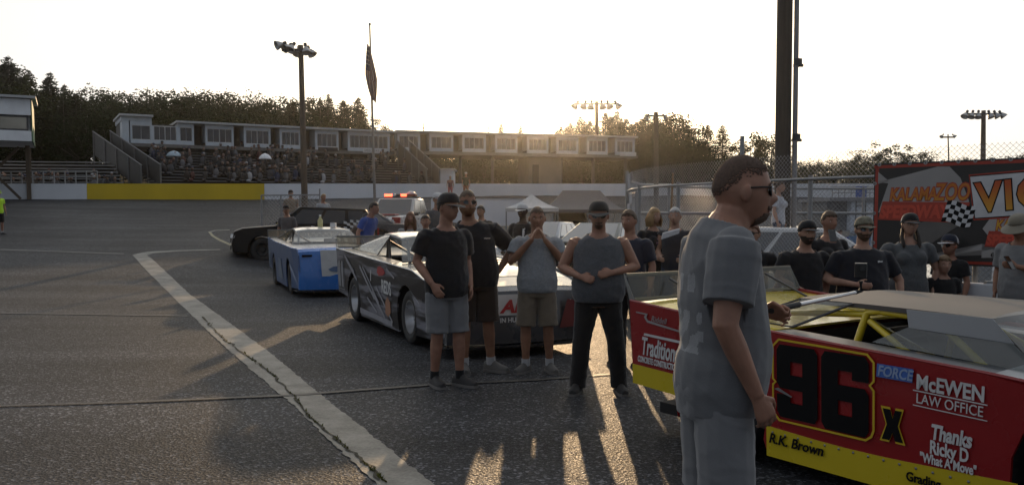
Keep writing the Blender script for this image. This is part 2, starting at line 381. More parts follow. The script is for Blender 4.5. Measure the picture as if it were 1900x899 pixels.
# weeds growing in the broken edge along the strip
wd = MB()
wl = [(375, 588), (405, 620), (440, 648), (465, 665), (500, 690), (545, 735), (575, 775), (620, 812), (655, 842), (690, 872), (715, 895)]
for k in range(len(wl) - 1):
    for i in range(40):
        t = random.random(); px = lerp(wl[k][0], wl[k + 1][0], t); py = lerp(wl[k][1], wl[k + 1][1], t)
        if noise.noise((px * .03, py * .03, 1)) < -.18: continue
        p = drop(px + random.gauss(0, 1.6), py + random.gauss(0, 1)); s = random.uniform(.006, .02)
        a = random.uniform(0, 6.28); q = Vector((math.cos(a), math.sin(a), 0)) * s
        wd.add([p - q * .6 + Vector((0, 0, .006)), p + q * .6 + Vector((0, 0, .006)), p + Vector((q.y, -q.x, s * 1.6))], [(0, 1, 2)])
tag(wd.build('crack_weeds', leafmat('weed_leaf', (.085, .085, .025)), fix=False), 'dry green weeds sprouting along the cracked pale strip', 'weeds', kind='stuff')
cr = MB(); a, b = [], []
for k in range(len(wl) - 1):
    for i in range(10):
        t = i / 10; p = drop(lerp(wl[k][0], wl[k + 1][0], t), lerp(wl[k][1], wl[k + 1][1], t)); p.x += .05 * noise.noise((p.y * 4, 1, 1)) + .02 * noise.noise((p.y * 15, 1, 1)); p.z += .012
        ww = .018 * (.6 + noise.noise((p.y * 5, 3, 3))); a.append(p - Vector((ww, 0, 0))); b.append(p + Vector((max(.003, ww), 0, 0)))
cr.strip(a, b); tag(cr.build('strip_crack', mat('crack_dirt', (.035, .03, .016), .9), fix=False), kind='structure')

# ---------------------------------------------------------------- outer track wall, three painted runs
def wall_run(px0, px1, m, label, capm, ztop_add=0.0):
    n = max(4, int(abs(px1 - px0) / 40)); o = MB(); c = MB(); R0 = []
    for i in range(n + 1):
        px = lerp(px0, px1, i / n); d = interp(px, WALL_PTS)
        for _ in range(4): d = wall_d((px - 950) / FPX * d)
        x = (px - 950) / FPX * d; z = bank_z(x); zt = at(px, 340.5, d).z
        R0.append([Vector((x, d - .02, z - .3)), Vector((x, d, zt)), Vector((x, d + .25, zt)), Vector((x, d + .3, z - .3))])
    o.rings(R0); ob = o.build('track_wall', m); tag(ob, label, 'wall', 'track wall sections'); return ob
wall_run(-250, 164.3, WALLW, 'white painted track wall left of the yellow run, under the small bleachers', None)
wall_run(164.7, 492.3, WALLY, 'yellow painted run of the outer track wall', None)
wall_run(492.7, 2100, WALLW, 'long white track wall running behind the light pole, cars and tents', None)

# ---------------------------------------------------------------- main grandstand and the row of suites above it
def pick(px, d, py): return at(px, py, d)
SUITE_A = [(230, 57.6), (735, 66.6)]
def suite_pt(px):
    """distance of the suite front at a photo column"""
    (p0, d0), (p1, d1) = (230, 57.6), (735, 66.6)
    x0 = (p0 - 950) / FPX * d0; x1 = (p1 - 950) / FPX * d1
    if px > 735:
        x0, d0 = x1, d1; x1, d1 = (1175 - 950) / FPX * 71.8, 71.8
    s = (px - 950) / FPX
    t = (s * d0 - x0) / ((x1 - x0) - s * (d1 - d0))
    return Vector((lerp(x0, x1, t), lerp(d0, d1, t), 0))
SUITEW = mat('suite_white_siding', (.50, .55, .60), .6, var=.1, scale=2)
SUITED = mat('suite_dark_recess', (.07, .065, .06), .8, var=.2)
ROOFM = mat('suite_roof_metal', (.42, .43, .44), .5, var=.1)
PANE = mat('suite_window_glass', (.045, .045, .055), .16, var=.5, scale=.8, spec=.6)
FASC = mat('suite_floor_fascia', (.16, .15, .14), .7, var=.2)
def suites(name, label, px0, px1, bays, zb, zt, slabs, depth=4.2):
    A = suite_pt(px0); B = suite_pt(px1); u = (B - A).normalized(); nrm = Vector((-u.y, u.x, 0))     # nrm points away from the camera
    if nrm.y < 0: nrm = -nrm
    root = thing(name, A + Vector((0, 0, zb)), label, 'building')
    inv = Matrix.Translation(-root.location)
    def P(px, back, z): p = suite_pt(px) + nrm * back; return Vector((p.x, p.y, z))
    def blk(mb, pa, pb, b0, b1, z0, z1):
        mb.M = inv
        mb.rings([[P(pa, b0, z0), P(pa, b1, z0), P(pa, b1, z1), P(pa, b0, z1)], [P(pb, b0, z0), P(pb, b1, z0), P(pb, b1, z1), P(pb, b0, z1)]])
    f = MB(); blk(f, px0 - 4, px1 + 3, -.35, depth, zb - .22, zb); f.build('floor_deck', FASC, root)
    bk = MB(); blk(bk, px0, px1, 1.5, depth - .1, zb, zt - .12); bk.build('back_wall', SUITED, root)
    for (a, b, zz) in slabs:
        s = MB(); blk(s, a, b, -.35, depth, zz - .10, zz + .03); s.build('roof', ROOFM, root)
    for (a, b, n, full) in bays:
        H = zt - .12 - zb; ztop = zt - .11
        wl_ = MB(); za, zc = zb + .24, zt - .34
        if full: ztop = zc + .02
        blk(wl_, a, b, 0, .12, zb, za); 
        if not full: blk(wl_, a, b, 0, .12, zc, ztop)
        blk(wl_, a, a + .8, 0.004, 1.5, za, zc if full else ztop - .01); blk(wl_, b - .8, b, .004, 1.5, za, zc if full else ztop - .01)
        wl_.build('bay_wall', SUITEW, root)
        k = 2 if n > 2 else 1
        m_a, m_b = a + 3.5, b - 3.5
        for i in range(n):
            wa = lerp(m_a, m_b, i / n) + .3; wb = lerp(m_a, m_b, (i + 1) / n) - .3
            fr = MB()
            blk(fr, wa, wb, .02, .09, zc - .05, zc); blk(fr, wa, wb, .02, .09, za, za + .05)
            for q in range(3):
                x = lerp(wa, wb, q / 2); ww = .45 if q != 1 else .22
                blk(fr, max(wa, x - ww), min(wb, x + ww), .018, .092, za + .05, zc - .05)
            fo = fr.build('window', WHITE, root)
            pn = MB(); blk(pn, wa, wb, .05, .07, za + .04, zc - .04); pn.build('pane', PANE, fo)
        post = MB()
        blk(post, a + .5, a + 3.3, .0, .10, za, zc); post.build('corner_post', SUITEW, root); post = MB(); blk(post, b - 3.3, b - .5, .0, .10, za, zc); post.build('corner_post', SUITEW, root)
    return root, P, inv
ZB, ZT = 6.28, 7.82
ra, PA, ia = suites('suite_building', 'long row of white fronted suites with big windows along the top of the main grandstand', 233, 733,
    [(248, 288, 1, False), (288, 336, 2, True), (336, 365, 1, False), (386, 438, 2, False), (457, 506, 2, False), (523, 562, 2, False), (588, 631, 2, False), (648, 725, 4, False)],
    ZB, ZT, [(228, 290, ZT + .28), (332, 736, ZT)])
hi = MB(); hi.M = ia
hi.rings([[PA(232, .0, ZT - .1), PA(232, 4.2, ZT - .1), PA(232, 4.2, ZT + .17), PA(232, .0, ZT + .17)], [PA(288, .0, ZT - .1), PA(288, 4.2, ZT - .1), PA(288, 4.2, ZT + .17), PA(288, .0, ZT + .17)]])
hi.rings([[PA(233.5, .01, ZB), PA(233.5, 4.1, ZB), PA(233.5, 4.1, ZT - .1), PA(233.5, .01, ZT - .1)], [PA(246, .01, ZB), PA(246, 4.1, ZB), PA(246, 4.1, ZT - .1), PA(246, .01, ZT - .1)]])
hi.build('end_wall', SUITEW, ra)
rb, PB, ib = suites('suite_building', 'second row of suites, lower and further right on tall posts against the sunset', 737, 1176,
    [(739, 781, 2, False), (798, 842, 2, False), (859, 902, 2, False), (919, 960, 2, False), (978, 1017, 2, False), (1032, 1072, 2, False), (1088, 1126, 2, False), (1140, 1176, 2, False)],
    6.42, 7.9, [(735, 1179, 7.9)])
for px in (800, 860, 920, 1048, 1108, 1168):
    p = MB(); p.M = ib
    a = PB(px, 1.0, 3.0); b = PB(px, 1.0, 6.2); p.beam(a, b, .22); p.build('support_post', DKSTEEL, rb)
tw = MB(); tw.M = ib
a = PB(985, .6, 0); b = PB(1046, .6, 0)
tw.rings([[PB(985, .6, 3), PB(985, 3.6, 3), PB(985, 3.6, 6.2), PB(985, .6, 6.2)], [PB(1046, .6, 3), PB(1046, 3.6, 3), PB(1046, 3.6, 6.2), PB(1046, .6, 6.2)]])
tw.build('stair_tower', mat('tower_siding', (.16, .14, .12), .8, var=.2, scale=1.5), rb)
dw = MB(); dw.M = ib
dw.rings([[PB(992, .58, 3), PB(992, .5, 3), PB(992, .5, 5.6), PB(992, .58, 5.6)], [PB(1003, .58, 3), PB(1003, .5, 3), PB(1003, .5, 5.6), PB(1003, .58, 5.6)]])
dw.build('door', DARK, rb)

def banner(px0, px1, py0, py1, back, words_, bgm, txm, label, P=PA, size=.2):
    z0 = at((px0 + px1) / 2, py1, suite_pt((px0 + px1) / 2).y).z; z1 = at((px0 + px1) / 2, py0, suite_pt((px0 + px1) / 2).y).z
    a = P(px0, -.42, z0); b = P(px1, -.42, z0); u = (b - a).normalized(); n_ = Vector((u.y, -u.x, 0))
    if n_.y > 0: n_ = -n_
    t = thing('banner', a, label, 'banner', group='banners on the suite fascia')
    m_ = MB(); m_.M = Matrix.Translation(-a); m_.prism([a, b, b + Vector((0, 0, z1 - z0)), a + Vector((0, 0, z1 - z0))], -n_ * .03); m_.build('cloth', bgm, t)
    L_ = (b - a).length
    text_on(words_, (z1 - z0) * .8, txm, frame(Vector((0, 0, (z1 - z0) * .22)) + u * L_ * .08 + n_ * .006, u, Vector((0, 0, 1)), n_), t, sx=.9)
    return t
INK = mat('black_ink', (.015, .015, .016), .6)
GREYINK = mat('grey_ink', (.12, .12, .13), .6)
banner(590, 626, 274, 281, 0, '', mat('dark_banner_cloth', (.03, .025, .025), .7), GREYINK, 'small dark banner hung under the suite windows')
banner(672, 704, 276, 284, 0, 'SPEEDWAY', WHITE, GREYINK, 'pale banner with grey lettering behind the flagpole')
banner(1145, 1175, 283, 290, 0, '', WHITE, GREYINK, 'pale banner at the far right end of the suites', P=PB)

# bleachers: rows climbing from the wall to the suites
def bleachers(label, corners, rows, zf, zb_, m, name='bleachers', parent_label=None):
    """corners: front-left, front-right, back-right, back-left as (x, y)"""
    fl, fr, br, bl = [Vector((*c, 0)) for c in corners]
    t = thing(name, fl.lerp(fr, .5) + Vector((0, 0, zf)), label, 'bleachers')
    inv = Matrix.Translation(-t.location)
    st = MB(); st.M = inv; ri = MB(); ri.M = inv
    for k in range(rows):
        f = k / rows; f2 = (k + .55) / rows
        a = fl.lerp(bl, f); b = fr.lerp(br, f); a2 = fl.lerp(bl, f2); b2 = fr.lerp(br, f2); z = lerp(zf, zb_, (k + 1) / rows)
        st.rings([[a + Vector((0, 0, z - .06)), a2 + Vector((0, 0, z - .06)), a2 + Vector((0, 0, z)), a + Vector((0, 0, z))], [b + Vector((0, 0, z - .06)), b2 + Vector((0, 0, z - .06)), b2 + Vector((0, 0, z)), b + Vector((0, 0, z))]])
        a3 = fl.lerp(bl, (k + .56) / rows); b3 = fr.lerp(br, (k + .56) / rows)
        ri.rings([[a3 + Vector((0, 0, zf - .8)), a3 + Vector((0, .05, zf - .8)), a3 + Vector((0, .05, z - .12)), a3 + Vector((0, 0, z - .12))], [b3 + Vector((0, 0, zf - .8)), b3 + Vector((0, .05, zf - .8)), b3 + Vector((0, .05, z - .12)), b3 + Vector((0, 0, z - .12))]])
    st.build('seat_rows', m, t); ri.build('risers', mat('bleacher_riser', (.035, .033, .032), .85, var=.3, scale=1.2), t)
    return t
SEATM = mat('bleacher_planks', (.16, .16, .165), .6, var=.3, scale=1.5)
FLx = (300 - 950) / FPX * 52.5; FRx = (792 - 950) / FPX * 60.5
bl_b = suite_pt(268); br_b = suite_pt(745)
main_bl = bleachers('big main grandstand of grey bench rows full of spectators below the long suite row',
    [(FLx, 52.9), (FRx, 60.3), (br_b.x, br_b.y + 1), (bl_b.x, bl_b.y + 1)], 12, 3.35, 5.85, SEATM)
bleachers('small grey aluminium bleachers at the left behind the white wall', [(-31.5, 49.9), (-22.2, 51.6), (-25.5, 57), (-33.5, 56)], 9, 2.9, 5.0, mat('bleacher_aluminium_dull', (.24, .25, .26), .5, var=.2, scale=2))
# seat-side ramp with mesh cladding
def ramp(label, a, b, wv, zlo, zhi, drop_=1.0):
    t = thing('stairway', Vector((*a, zlo)), label, 'stairway', group='stairways beside the main grandstand'); inv = Matrix.Translation(-t.location)
    A = Vector((*a, zlo)); B = Vector((*b, zhi)); wv = Vector((*wv, 0)); up = Vector((0, 0, 1.15)); dn = Vector((0, 0, -drop_))
    c = MB(); c.M = inv; s = MB(); s.M = inv; r_ = MB(); r_.M = inv
    n = 16
    for k in range(n):
        p = A.lerp(B, k / n); q = A.lerp(B, (k + 1) / n); p2 = Vector((q.x, q.y, p.z))
        s.rings([[p, p2, p2 - up * .06, p - up * .06], [p + wv, p2 + wv, p2 + wv - up * .06, p + wv - up * .06]])
    for off in (Vector((0, 0, 0)), wv):
        c.prism([A + off + dn * .3, B + off + dn * .3, B + off + up, A + off + up], (0, -.04, 0))
        r_.tube([A + off + up + Vector((0, -.03, .04)), B + off + up + Vector((0, -.03, .04))], .04, 6)
        for k in range(5):
            p = A.lerp(B, (k + .02) / 4.1) + off; r_.tube([Vector((p.x, p.y - .08, zlo - .6)), p + up + Vector((0, -.08, 0))], .05, 6)
    c.build('mesh_cladding', mat('perforated_cladding', (.055, .055, .055), .7, var=.25, scale=3), t); s.build('steps', GREYP, t); r_.build('handrail', mat('dull_rail', (.13, .13, .135), .6), t)
    return t
pa = at(300, 336, 52.6); pb = at(205, 262, 58)
ramp('dark clad stairway climbing at the left end of the main grandstand', (pa.x, pa.y), (pb.x, pb.y), (-1.3, .4), 3.4, 5.9)
pa = at(792, 336, 60.6); pb = at(738, 290, 66)
ramp('dark clad stairway sloping down at the right end of the main grandstand', (pa.x, pa.y), (pb.x, pb.y), (.9, -.2), 3.6, 5.9)

# left control building on a timber truss
def control_building():
    d = 46.0
    def L(px, py, dd=d): return at(px, py, dd)
    x1 = at(57, 200, d).x; z0 = at(30, 262, d).z; z1 = at(57, 184, d).z
    t = thing('control_building', (x1, d, z0), 'white raised control building with a band of windows at the left edge', 'building')
    inv = Matrix.Translation(-t.location)
    xl = x1 - 9
    w_ = MB(); w_.M = inv
    sill, head = at(30, 243, d).z, at(30, 214, d).z
    w_.box((xl + 4.5, d + 2.5, (z0 + sill) / 2), (9, 5, sill - z0)); w_.box((xl + 4.5, d + 2.5, (z1 + head) / 2), (9, 5, z1 - head))
    w_.box((xl + 4.5, d + 2.6, (sill + head) / 2), (8.9, 4.6, head - sill + .004))
    w_.build('wall', mat('control_siding', (.78, .80, .82), .6, var=.12, scale=1.5), t)
    r_ = MB(); r_.M = inv; r_.rings([[Vector((x, y, z1 + z)) for x, y, z in ((a, d - .3, .02), (a, d + 5.3, .22), (a, d + 5.3, .36), (a, d - .3, .14))] for a in (xl - .3, x1 + .25)]); r_.build('roof', ROOFM, t)
    n = 6
    for i in range(n):
        a = lerp(xl + .1, x1 - .12, i / n) + .05; b = lerp(xl + .1, x1 - .12, (i + 1) / n) - .02
        f = MB(); f.M = inv
        for (q, s_) in (((a + .04, (sill + head) / 2), (.08, head - sill)), ((b - .04, (sill + head) / 2), (.08, head - sill)), (((a + b) / 2, sill + .05), (b - a - .16, .1)), (((a + b) / 2, head - .05), (b - a - .16, .1))):
            f.box((q[0], d + .15, q[1]), (s_[0], .14, s_[1] - .01))
        fo = f.build('window', DKSTEEL, t)
        p = MB(); p.M = inv; p.box(((a + b) / 2, d + .2, (sill + head) / 2), (b - a - .1, .03, head - sill - .1)); p.build('pane', mat('control_window_glass', (.30, .28, .24), .12, var=.35, scale=.5, metal=.6), fo)
    g = MB(); g.M = inv; g.box((x1 + .02, d + 2.5, (z0 + z1) / 2), (.06, 5.0, z1 - z0)); g.build('corner_trim', mat('green_trim', (.03, .12, .06), .6), t)
    s = MB(); s.M = inv; zb = bank_z(-28) - .2
    for k, x in enumerate((xl + .6, xl + 3.2, xl + 5.8, x1 - .3)):
        for y in (d + 3.4, d + 5.6): s = MB(); s.M = inv; s.beam((x, y, zb), (x, y, z0), .22); s.build('truss_post', WOOD, t)
    for x in (xl + .6, xl + 3.2, xl + 5.8):
        s = MB(); s.M = inv; s.beam((x, d + 3.25, zb + .2), (x + 2.5, d + 3.25, z0 - .1), .14); s.build('truss_brace', WOOD, t); s = MB(); s.M = inv; s.beam((x + 2.5, d + 3.08, zb + .2), (x, d + 3.08, z0 - .1), .14); s.build('truss_brace', WOOD, t)
    t.rotation_euler = (0, 0, R(27))
control_building()

# railing along the top of the white wall at the left
rl = thing('pipe_railing', onground(60, 50.3), 'grey pipe railing along the white wall at the left', 'railing'); _i = Matrix.Translation(-rl.location)
mr = MB(); mr.M = _i; mp_ = MB(); mp_.M = _i
pts = [(px, interp(px, WALL_PTS) + .5) for px in range(-60, 190, 20)]
for zpy in (317, 328):
    mr.tube([at(px, zpy, d) for px, d in pts], .035, 6)
for px, d in pts:
    a = at(px, 317, d); mp_.tube([a, Vector((a.x, a.y, 2.6))], .04, 6)
mr.build('rails', STEEL, rl); mp_.build('posts', STEEL, rl)

# white shed below the second suite row
sh = thing('shed', at(815, 338, 61.5), 'low white shed with a small window beside the right stairway', 'shed'); sh.location.z = 3.0; _i = Matrix.Translation(-sh.location)
m_ = MB(); m_.M = _i; a = at(785, 315, 62.6); b = at(840, 315, 62.6); m_.box(((a.x + b.x) / 2, 64, (3 + a.z) / 2), (b.x - a.x, 2.8, a.z - 3)); m_.build('wall', WALLW, sh)
m_ = MB(); m_.M = _i; m_.box(((a.x + b.x) / 2, 64, a.z + .05), (b.x - a.x + .3, 3.2, .1)); m_.build('roof', ROOFM, sh)
m_ = MB(); m_.M = _i; m_.box((a.x + .5, 62.58, a.z - .6), (.5, .06, .7)); m_.build('window', PANE, sh)
m_ = MB(); m_.M = _i; m_.box((a.x + .95, 62.58, a.z - .45), (.05, .05, .9)); m_.build('downpipe', DKSTEEL, sh)

# crowd in the stands: reads as one mass of specks
cw = MB(); CC = [(.025, .025, .028), (.045, .04, .04), (.34, .34, .36), (.13, .13, .14), (.03, .04, .08), (.09, .035, .03), (.07, .07, .075), (.04, .032, .028)]
cm = [mat('crowd_cloth_%s' % nm, c, .8) for nm, c in zip(('black', 'brown', 'white', 'grey', 'navy', 'red', 'charcoal', 'umber'), CC)] + [mat('crowd_skin', (.19, .12, .09), .6)]
fl, fr = Vector((FLx, 52.9, 0)), Vector((FRx, 60.3, 0)); blv = Vector((bl_b.x, bl_b.y + 1, 0)); brv = Vector((br_b.x, br_b.y + 1, 0))
def speck(p, sc=1.0):
    cw.mi = random.choices(range(8), (7, 5, 1.0, 3, 1.2, .6, 5, 4))[0]
    cw.ell(p + Vector((0, 0, .30)), (.20 * sc, .14, .33 * sc), 7, 5)
    cw.ell(p + Vector((0, -.25, .02)), (.17 * sc, .28, .10), 6, 4)
    cw.mi = 8; cw.ell(p + Vector((0, 0, .74)), (.09, .10, .12), 6, 4)
    if random.random() < .5: cw.mi = random.choice((0, 2, 4, 5, 0)); cw.ell(p + Vector((0, 0, .80)), (.10, .11, .08), 6, 4)
for k in range(340):
    u_ = random.random(); row = random.randrange(1, 12)
    if noise.noise((u_ * 6, row * .35, 2)) < -.12 or (u_ > .62 and random.random() < .55): continue
    f = (row + .3) / 12; p = fl.lerp(blv, f).lerp(fr.lerp(brv, f), u_); p.z = lerp(3.35, 5.85, (row + 1) / 12); speck(p, random.uniform(.75, 1.0))
for k in range(46):
    px = random.uniform(-30, 250); p = at(px, 330, 51.8 + random.random() * 2.5); p.z = 3.0 + (p.y - 51.8) * .25; speck(p)
tag(cw.build('crowd', cm, smooth=180), 'spectators seated in rows across the grandstands', 'crowd', kind='stuff')

# umbrellas in the stands
for (px, py, c, lb, rr) in ((323, 288, (.36, .45, .52), 'pale blue umbrella at the left of the main grandstand', .5), (492, 293, (.75, .76, .78), 'white umbrella high in the main grandstand', .42)):
    d = 57.0; p = at(px, py, d); u_ = thing('umbrella', p - Vector((0, 0, .9)), lb, 'umbrella', group='umbrellas in the grandstand')
    m_ = MB(); m_.lathe([(.01, 1.2), (rr * .5, 1.12), (rr * .85, .98), (rr, .84), (rr * .97, .83), (.01, 1.15)], 10); m_.build('canopy', mat('umbrella_cloth_%d' % px, c, .7), u_)
    m_ = MB(); m_.tube([(0, 0, 0), (0, 0, 1.16)], .02, 6); m_.build('shaft', DKSTEEL, u_)
# ---------------------------------------------------------------- trees
BARK = mat('tree_bark', (.05, .04, .03), .9, var=.3, scale=6, stretch=(3, 3, .6))
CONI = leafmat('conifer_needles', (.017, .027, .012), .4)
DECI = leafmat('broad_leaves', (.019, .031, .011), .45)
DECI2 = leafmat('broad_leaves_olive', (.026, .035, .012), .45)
def conifer_mesh(seed, h=15.0, rad=3.3):
    rnd = random.Random(seed); c = MB(); t = MB()
    t.tube([(0, 0, 0), (rnd.uniform(-.1, .1), 0, h * .5), (0, rnd.uniform(-.1, .1), h)], [.26, .15, .02], 8)
    z = h * .10
    while z < h * .985:
        f = z / h; Lm = rad * (1 - f) ** .75 * (.55 + .45 * min(1, (f + .05) / .2)) + .12
        nb = rnd.randint(6, 10); a0 = rnd.random() * 6.28
        for b in range(nb):
            a = a0 + 6.283 * b / nb + rnd.gauss(0, .25); L = Lm * rnd.uniform(.55, 1.15); up0 = rnd.uniform(.05, .25)
            if rnd.random() < .08: continue
            dx, dy = math.cos(a), math.sin(a); ns = max(3, int(L / .22))
            for k in range(ns):
                r = L * (k + .7) / ns; zz = z + up0 * r * .7 - .16 * r * r / max(L, .4) + rnd.gauss(0, .05)
                p = Vector((dx * r, dy * r, zz)); w_ = (.16 + .30 * (1 - r / L)) * rnd.uniform(.8, 1.5) * (.5 + .5 * (1 - f))
                sx, sy = -dy, dx; q = rnd.uniform(-.12, .12); l2 = L / ns * 1.5
                o = Vector((dx * l2, dy * l2, -.03 + rnd.uniform(-.05, .08))); s_ = Vector((sx * w_, sy * w_, -.12 * rnd.random() - q * .4))
                s2 = Vector((-sx * w_, -sy * w_, -.12 * rnd.random() + q * .4))
                c.add([p, p + s_, p + o], [(0, 1, 2)]); c.add([p, p + o, p + s2], [(0, 1, 2)])
                if rnd.random() < .5: c.add([p + s_ * .3, p + o * .6, p + Vector((0, 0, -.28 * rnd.random() - .08))], [(0, 1, 2)])
        z += h / 70 * rnd.uniform(.75, 1.3) * (1.15 - .45 * f)
    return t, c
def broad_mesh(seed, h=12.0, rad=3.6, leaf=.24, clumps=80, per=55, sparse=1.0, low=.14):
    rnd = random.Random(seed); c = MB(); t = MB()
    top = Vector((rnd.uniform(-.4, .4), rnd.uniform(-.4, .4), h * .78))
    t.tube([(0, 0, 0), (rnd.uniform(-.15, .15), 0, h * .25), top * .62, top], [.32, .24, .14, .03], 8)
    cen = Vector((0, 0, h * (low + (1 - low) / 2))); rz = h * (1 - low) / 2
    for k in range(clumps):
        while True:
            q = Vector((rnd.uniform(-1, 1), rnd.uniform(-1, 1), rnd.uniform(-1, 1)))
            if .25 < q.length < 1: break
        q = q * (.62 + .38 * rnd.random()) / max(.35, q.length) * (q.length ** .45)
        lump = 1 + .28 * noise.noise(q * 1.7 + Vector((seed, 0, 0)))
        p = cen + Vector((q.x * rad * lump, q.y * rad * lump, q.z * rz * lump))
        if k % 6 == 0: t.tube([Vector((0, 0, h * rnd.uniform(.25, .45))), (p + Vector((0, 0, h * .3))) * .5, p], [.09, .06, .02], 5)
        cr = rnd.uniform(.55, 1.15) * rad / 3.6
        for i in range(int(per * sparse)):
            u = Vector((rnd.gauss(0, 1), rnd.gauss(0, 1), rnd.gauss(0, .75))); u = u / max(.4, u.length) * cr * rnd.random() ** .4
            o = p + u; s_ = leaf * rnd.uniform(.6, 1.4)
            n_ = Vector((rnd.gauss(0, 1), rnd.gauss(0, 1), rnd.gauss(.4, 1))).normalized(); x, y, _ = basis(n_)
            c.add([o - x * s_ * .5, o + y * s_ * .4, o + x * s_ * .6, o - y * s_ * .4], [(0, 1, 2, 3)])
    return t, c
PROTO = {}
def proto(kind, k):
    key = (kind, k)
    if key not in PROTO:
        if kind == 'conifer': t, c = conifer_mesh(100 + k); m = CONI
        elif kind == 'broad': t, c = broad_mesh(200 + k, rad=3.4 + .4 * k); m = DECI if k % 2 == 0 else DECI2
        elif kind == 'airy': t, c = broad_mesh(300 + k, rad=3.2, clumps=44, per=50, leaf=.30, low=.16); m = DECI
        a = t.build('trunk', BARK, smooth=180); b = c.build('crown', m, fix=False)
        PROTO[key] = (a.data, b.data); bpy.data.objects.remove(a); bpy.data.objects.remove(b)
    return PROTO[key]
def tree(kind, k, loc, h, label, group, wide=1.0, rz=None):
    td, cd_ = proto(kind, k); base = 15.0 if kind == 'conifer' else 12.0
    t = thing({'conifer': 'conifer_tree', 'broad': 'leafy_tree', 'airy': 'leafy_tree'}[kind], loc, label, 'tree', rz=random.random() * 6.28 if rz is None else rz, group=group)
    s = h / base; t.scale = (s * wide, s * wide, s)
    for nm, d in (('trunk', td), ('crown', cd_)):
        o = bpy.data.objects.new(nm, d); COL.objects.link(o); o.parent = t
    return t
def tree_px(kind, k, px, py_top, d, label, group, wide=1.0):
    x = (px - 950) / FPX * d; z0 = hill_z(x, d) if d > 72 else ground_z(x, d)
    zt = at(px, py_top, d).z
    return tree(kind, k, (x, d, z0 - .1), zt - z0, label, group, wide)
TOPL = [(-40, 92), (10, 102), (60, 128), (85, 150), (105, 132), (130, 152), (170, 160), (230, 165), (280, 160), (330, 158), (400, 163), (450, 166), (500, 168), (560, 172), (600, 177), (640, 180), (668, 178), (690, 195), (715, 218), (735, 236)]
gl = 'trees on the wooded hill at the left'
r_ = random.Random(3)
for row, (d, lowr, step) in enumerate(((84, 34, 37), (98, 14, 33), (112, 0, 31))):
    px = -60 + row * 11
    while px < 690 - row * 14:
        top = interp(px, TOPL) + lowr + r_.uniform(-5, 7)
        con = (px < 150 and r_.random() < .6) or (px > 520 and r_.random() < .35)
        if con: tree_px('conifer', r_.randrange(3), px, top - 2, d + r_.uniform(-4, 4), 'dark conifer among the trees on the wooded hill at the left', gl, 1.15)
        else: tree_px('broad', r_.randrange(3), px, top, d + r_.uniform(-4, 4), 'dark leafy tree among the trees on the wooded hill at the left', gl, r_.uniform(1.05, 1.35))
        px += step * r_.uniform(.8, 1.2)
for (px, py, d, lb) in ((28, 101, 96, 'tall conifer, leftmost of the spires on the skyline'), (104, 131, 92, 'pointed conifer standing alone on the left skyline')):
    tree_px('conifer', 1, px, py, d, lb, gl, 1.3)
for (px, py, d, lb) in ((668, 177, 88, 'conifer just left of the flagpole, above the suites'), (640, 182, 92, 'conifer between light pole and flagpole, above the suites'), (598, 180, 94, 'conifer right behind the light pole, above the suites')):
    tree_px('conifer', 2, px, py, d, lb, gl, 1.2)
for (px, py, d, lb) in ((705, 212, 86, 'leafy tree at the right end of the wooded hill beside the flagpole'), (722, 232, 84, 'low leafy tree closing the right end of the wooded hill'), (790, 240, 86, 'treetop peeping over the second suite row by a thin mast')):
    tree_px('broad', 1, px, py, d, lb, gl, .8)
# row of conifers behind the second suite row, sun between them
gc = 'conifers in the row around the sunset'
for i, (px, py, d) in enumerate(((930, 226, 96), (966, 230, 98), (1040, 230, 93), (1058, 224, 99), (1075, 213, 92), (1093, 220, 96), (1122, 205, 90), (1143, 203, 94), (1160, 216, 97), (1178, 222, 92), (1197, 208, 90), (1215, 208, 95))):
    tree_px('conifer', i % 3, px, py, d, ('thin conifer above the suite roof left of the sun', 'second thin conifer above the suite roof left of the sun', 'small conifer just right of the sun')[i] if i < 3 else 'conifer in the close row right of the sun', gc, .9 if i < 3 else 1.35)
for i, (px, py, d) in enumerate(((760, 288, 82), (800, 286, 84), (838, 290, 80), (872, 285, 83), (905, 288, 81), (940, 290, 84), (975, 292, 80), (1012, 290, 82), (1050, 290, 84), (1085, 288, 80), (1120, 290, 83), (1150, 285, 81), (1185, 290, 82))):
    tree_px('airy' if i % 3 else 'broad', i % 3, px, py - 4, d, 'low leafy tree seen between the posts under the second suite row', 'low trees under the second suite row', 1.25)
# right side
gt = 'trees along the right skyline'
for (kind, k, px, py, d, lb, wd_) in (
    ('broad', 0, 1250, 196, 84, 'tallest rounded tree right of the conifer row', .8), ('broad', 2, 1232, 236, 80, 'leafy tree filling below the tallest rounded tree', 1.2), ('airy', 1, 1275, 262, 82, 'low loose tree beside the conifer pair', 1.0),
    ('conifer', 0, 1310, 230, 82, 'left conifer of the pair behind the standing man', 1.25), ('conifer', 1, 1337, 229, 80, 'right conifer of the pair behind the standing man', 1.3),
    ('airy', 0, 1292, 275, 78, 'low tree in front of the conifer pair', 1.1),
    ('airy', 2, 1392, 240, 84, 'broad open crowned tree left of the tall double pole', 1.15), ('broad', 0, 1428, 240, 86, 'rounded tree half hidden by the tall double pole', 1.0),
    ('broad', 2, 1370, 280, 78, 'low bushy tree left of the tall double pole', 1.2),
    ('airy', 1, 1650, 253, 92, 'open crowned tree with sky showing through, above the fence', 1.0), ('broad', 1, 1598, 270, 90, 'rounded dark tree left of the open crowned one', 1.15),
    ('broad', 0, 1705, 274, 94, 'wide rounded dark tree above the left end of the banner', 1.3)):
    tree_px(kind, k, px, py, d, lb, gt, wd_ * 1.12)
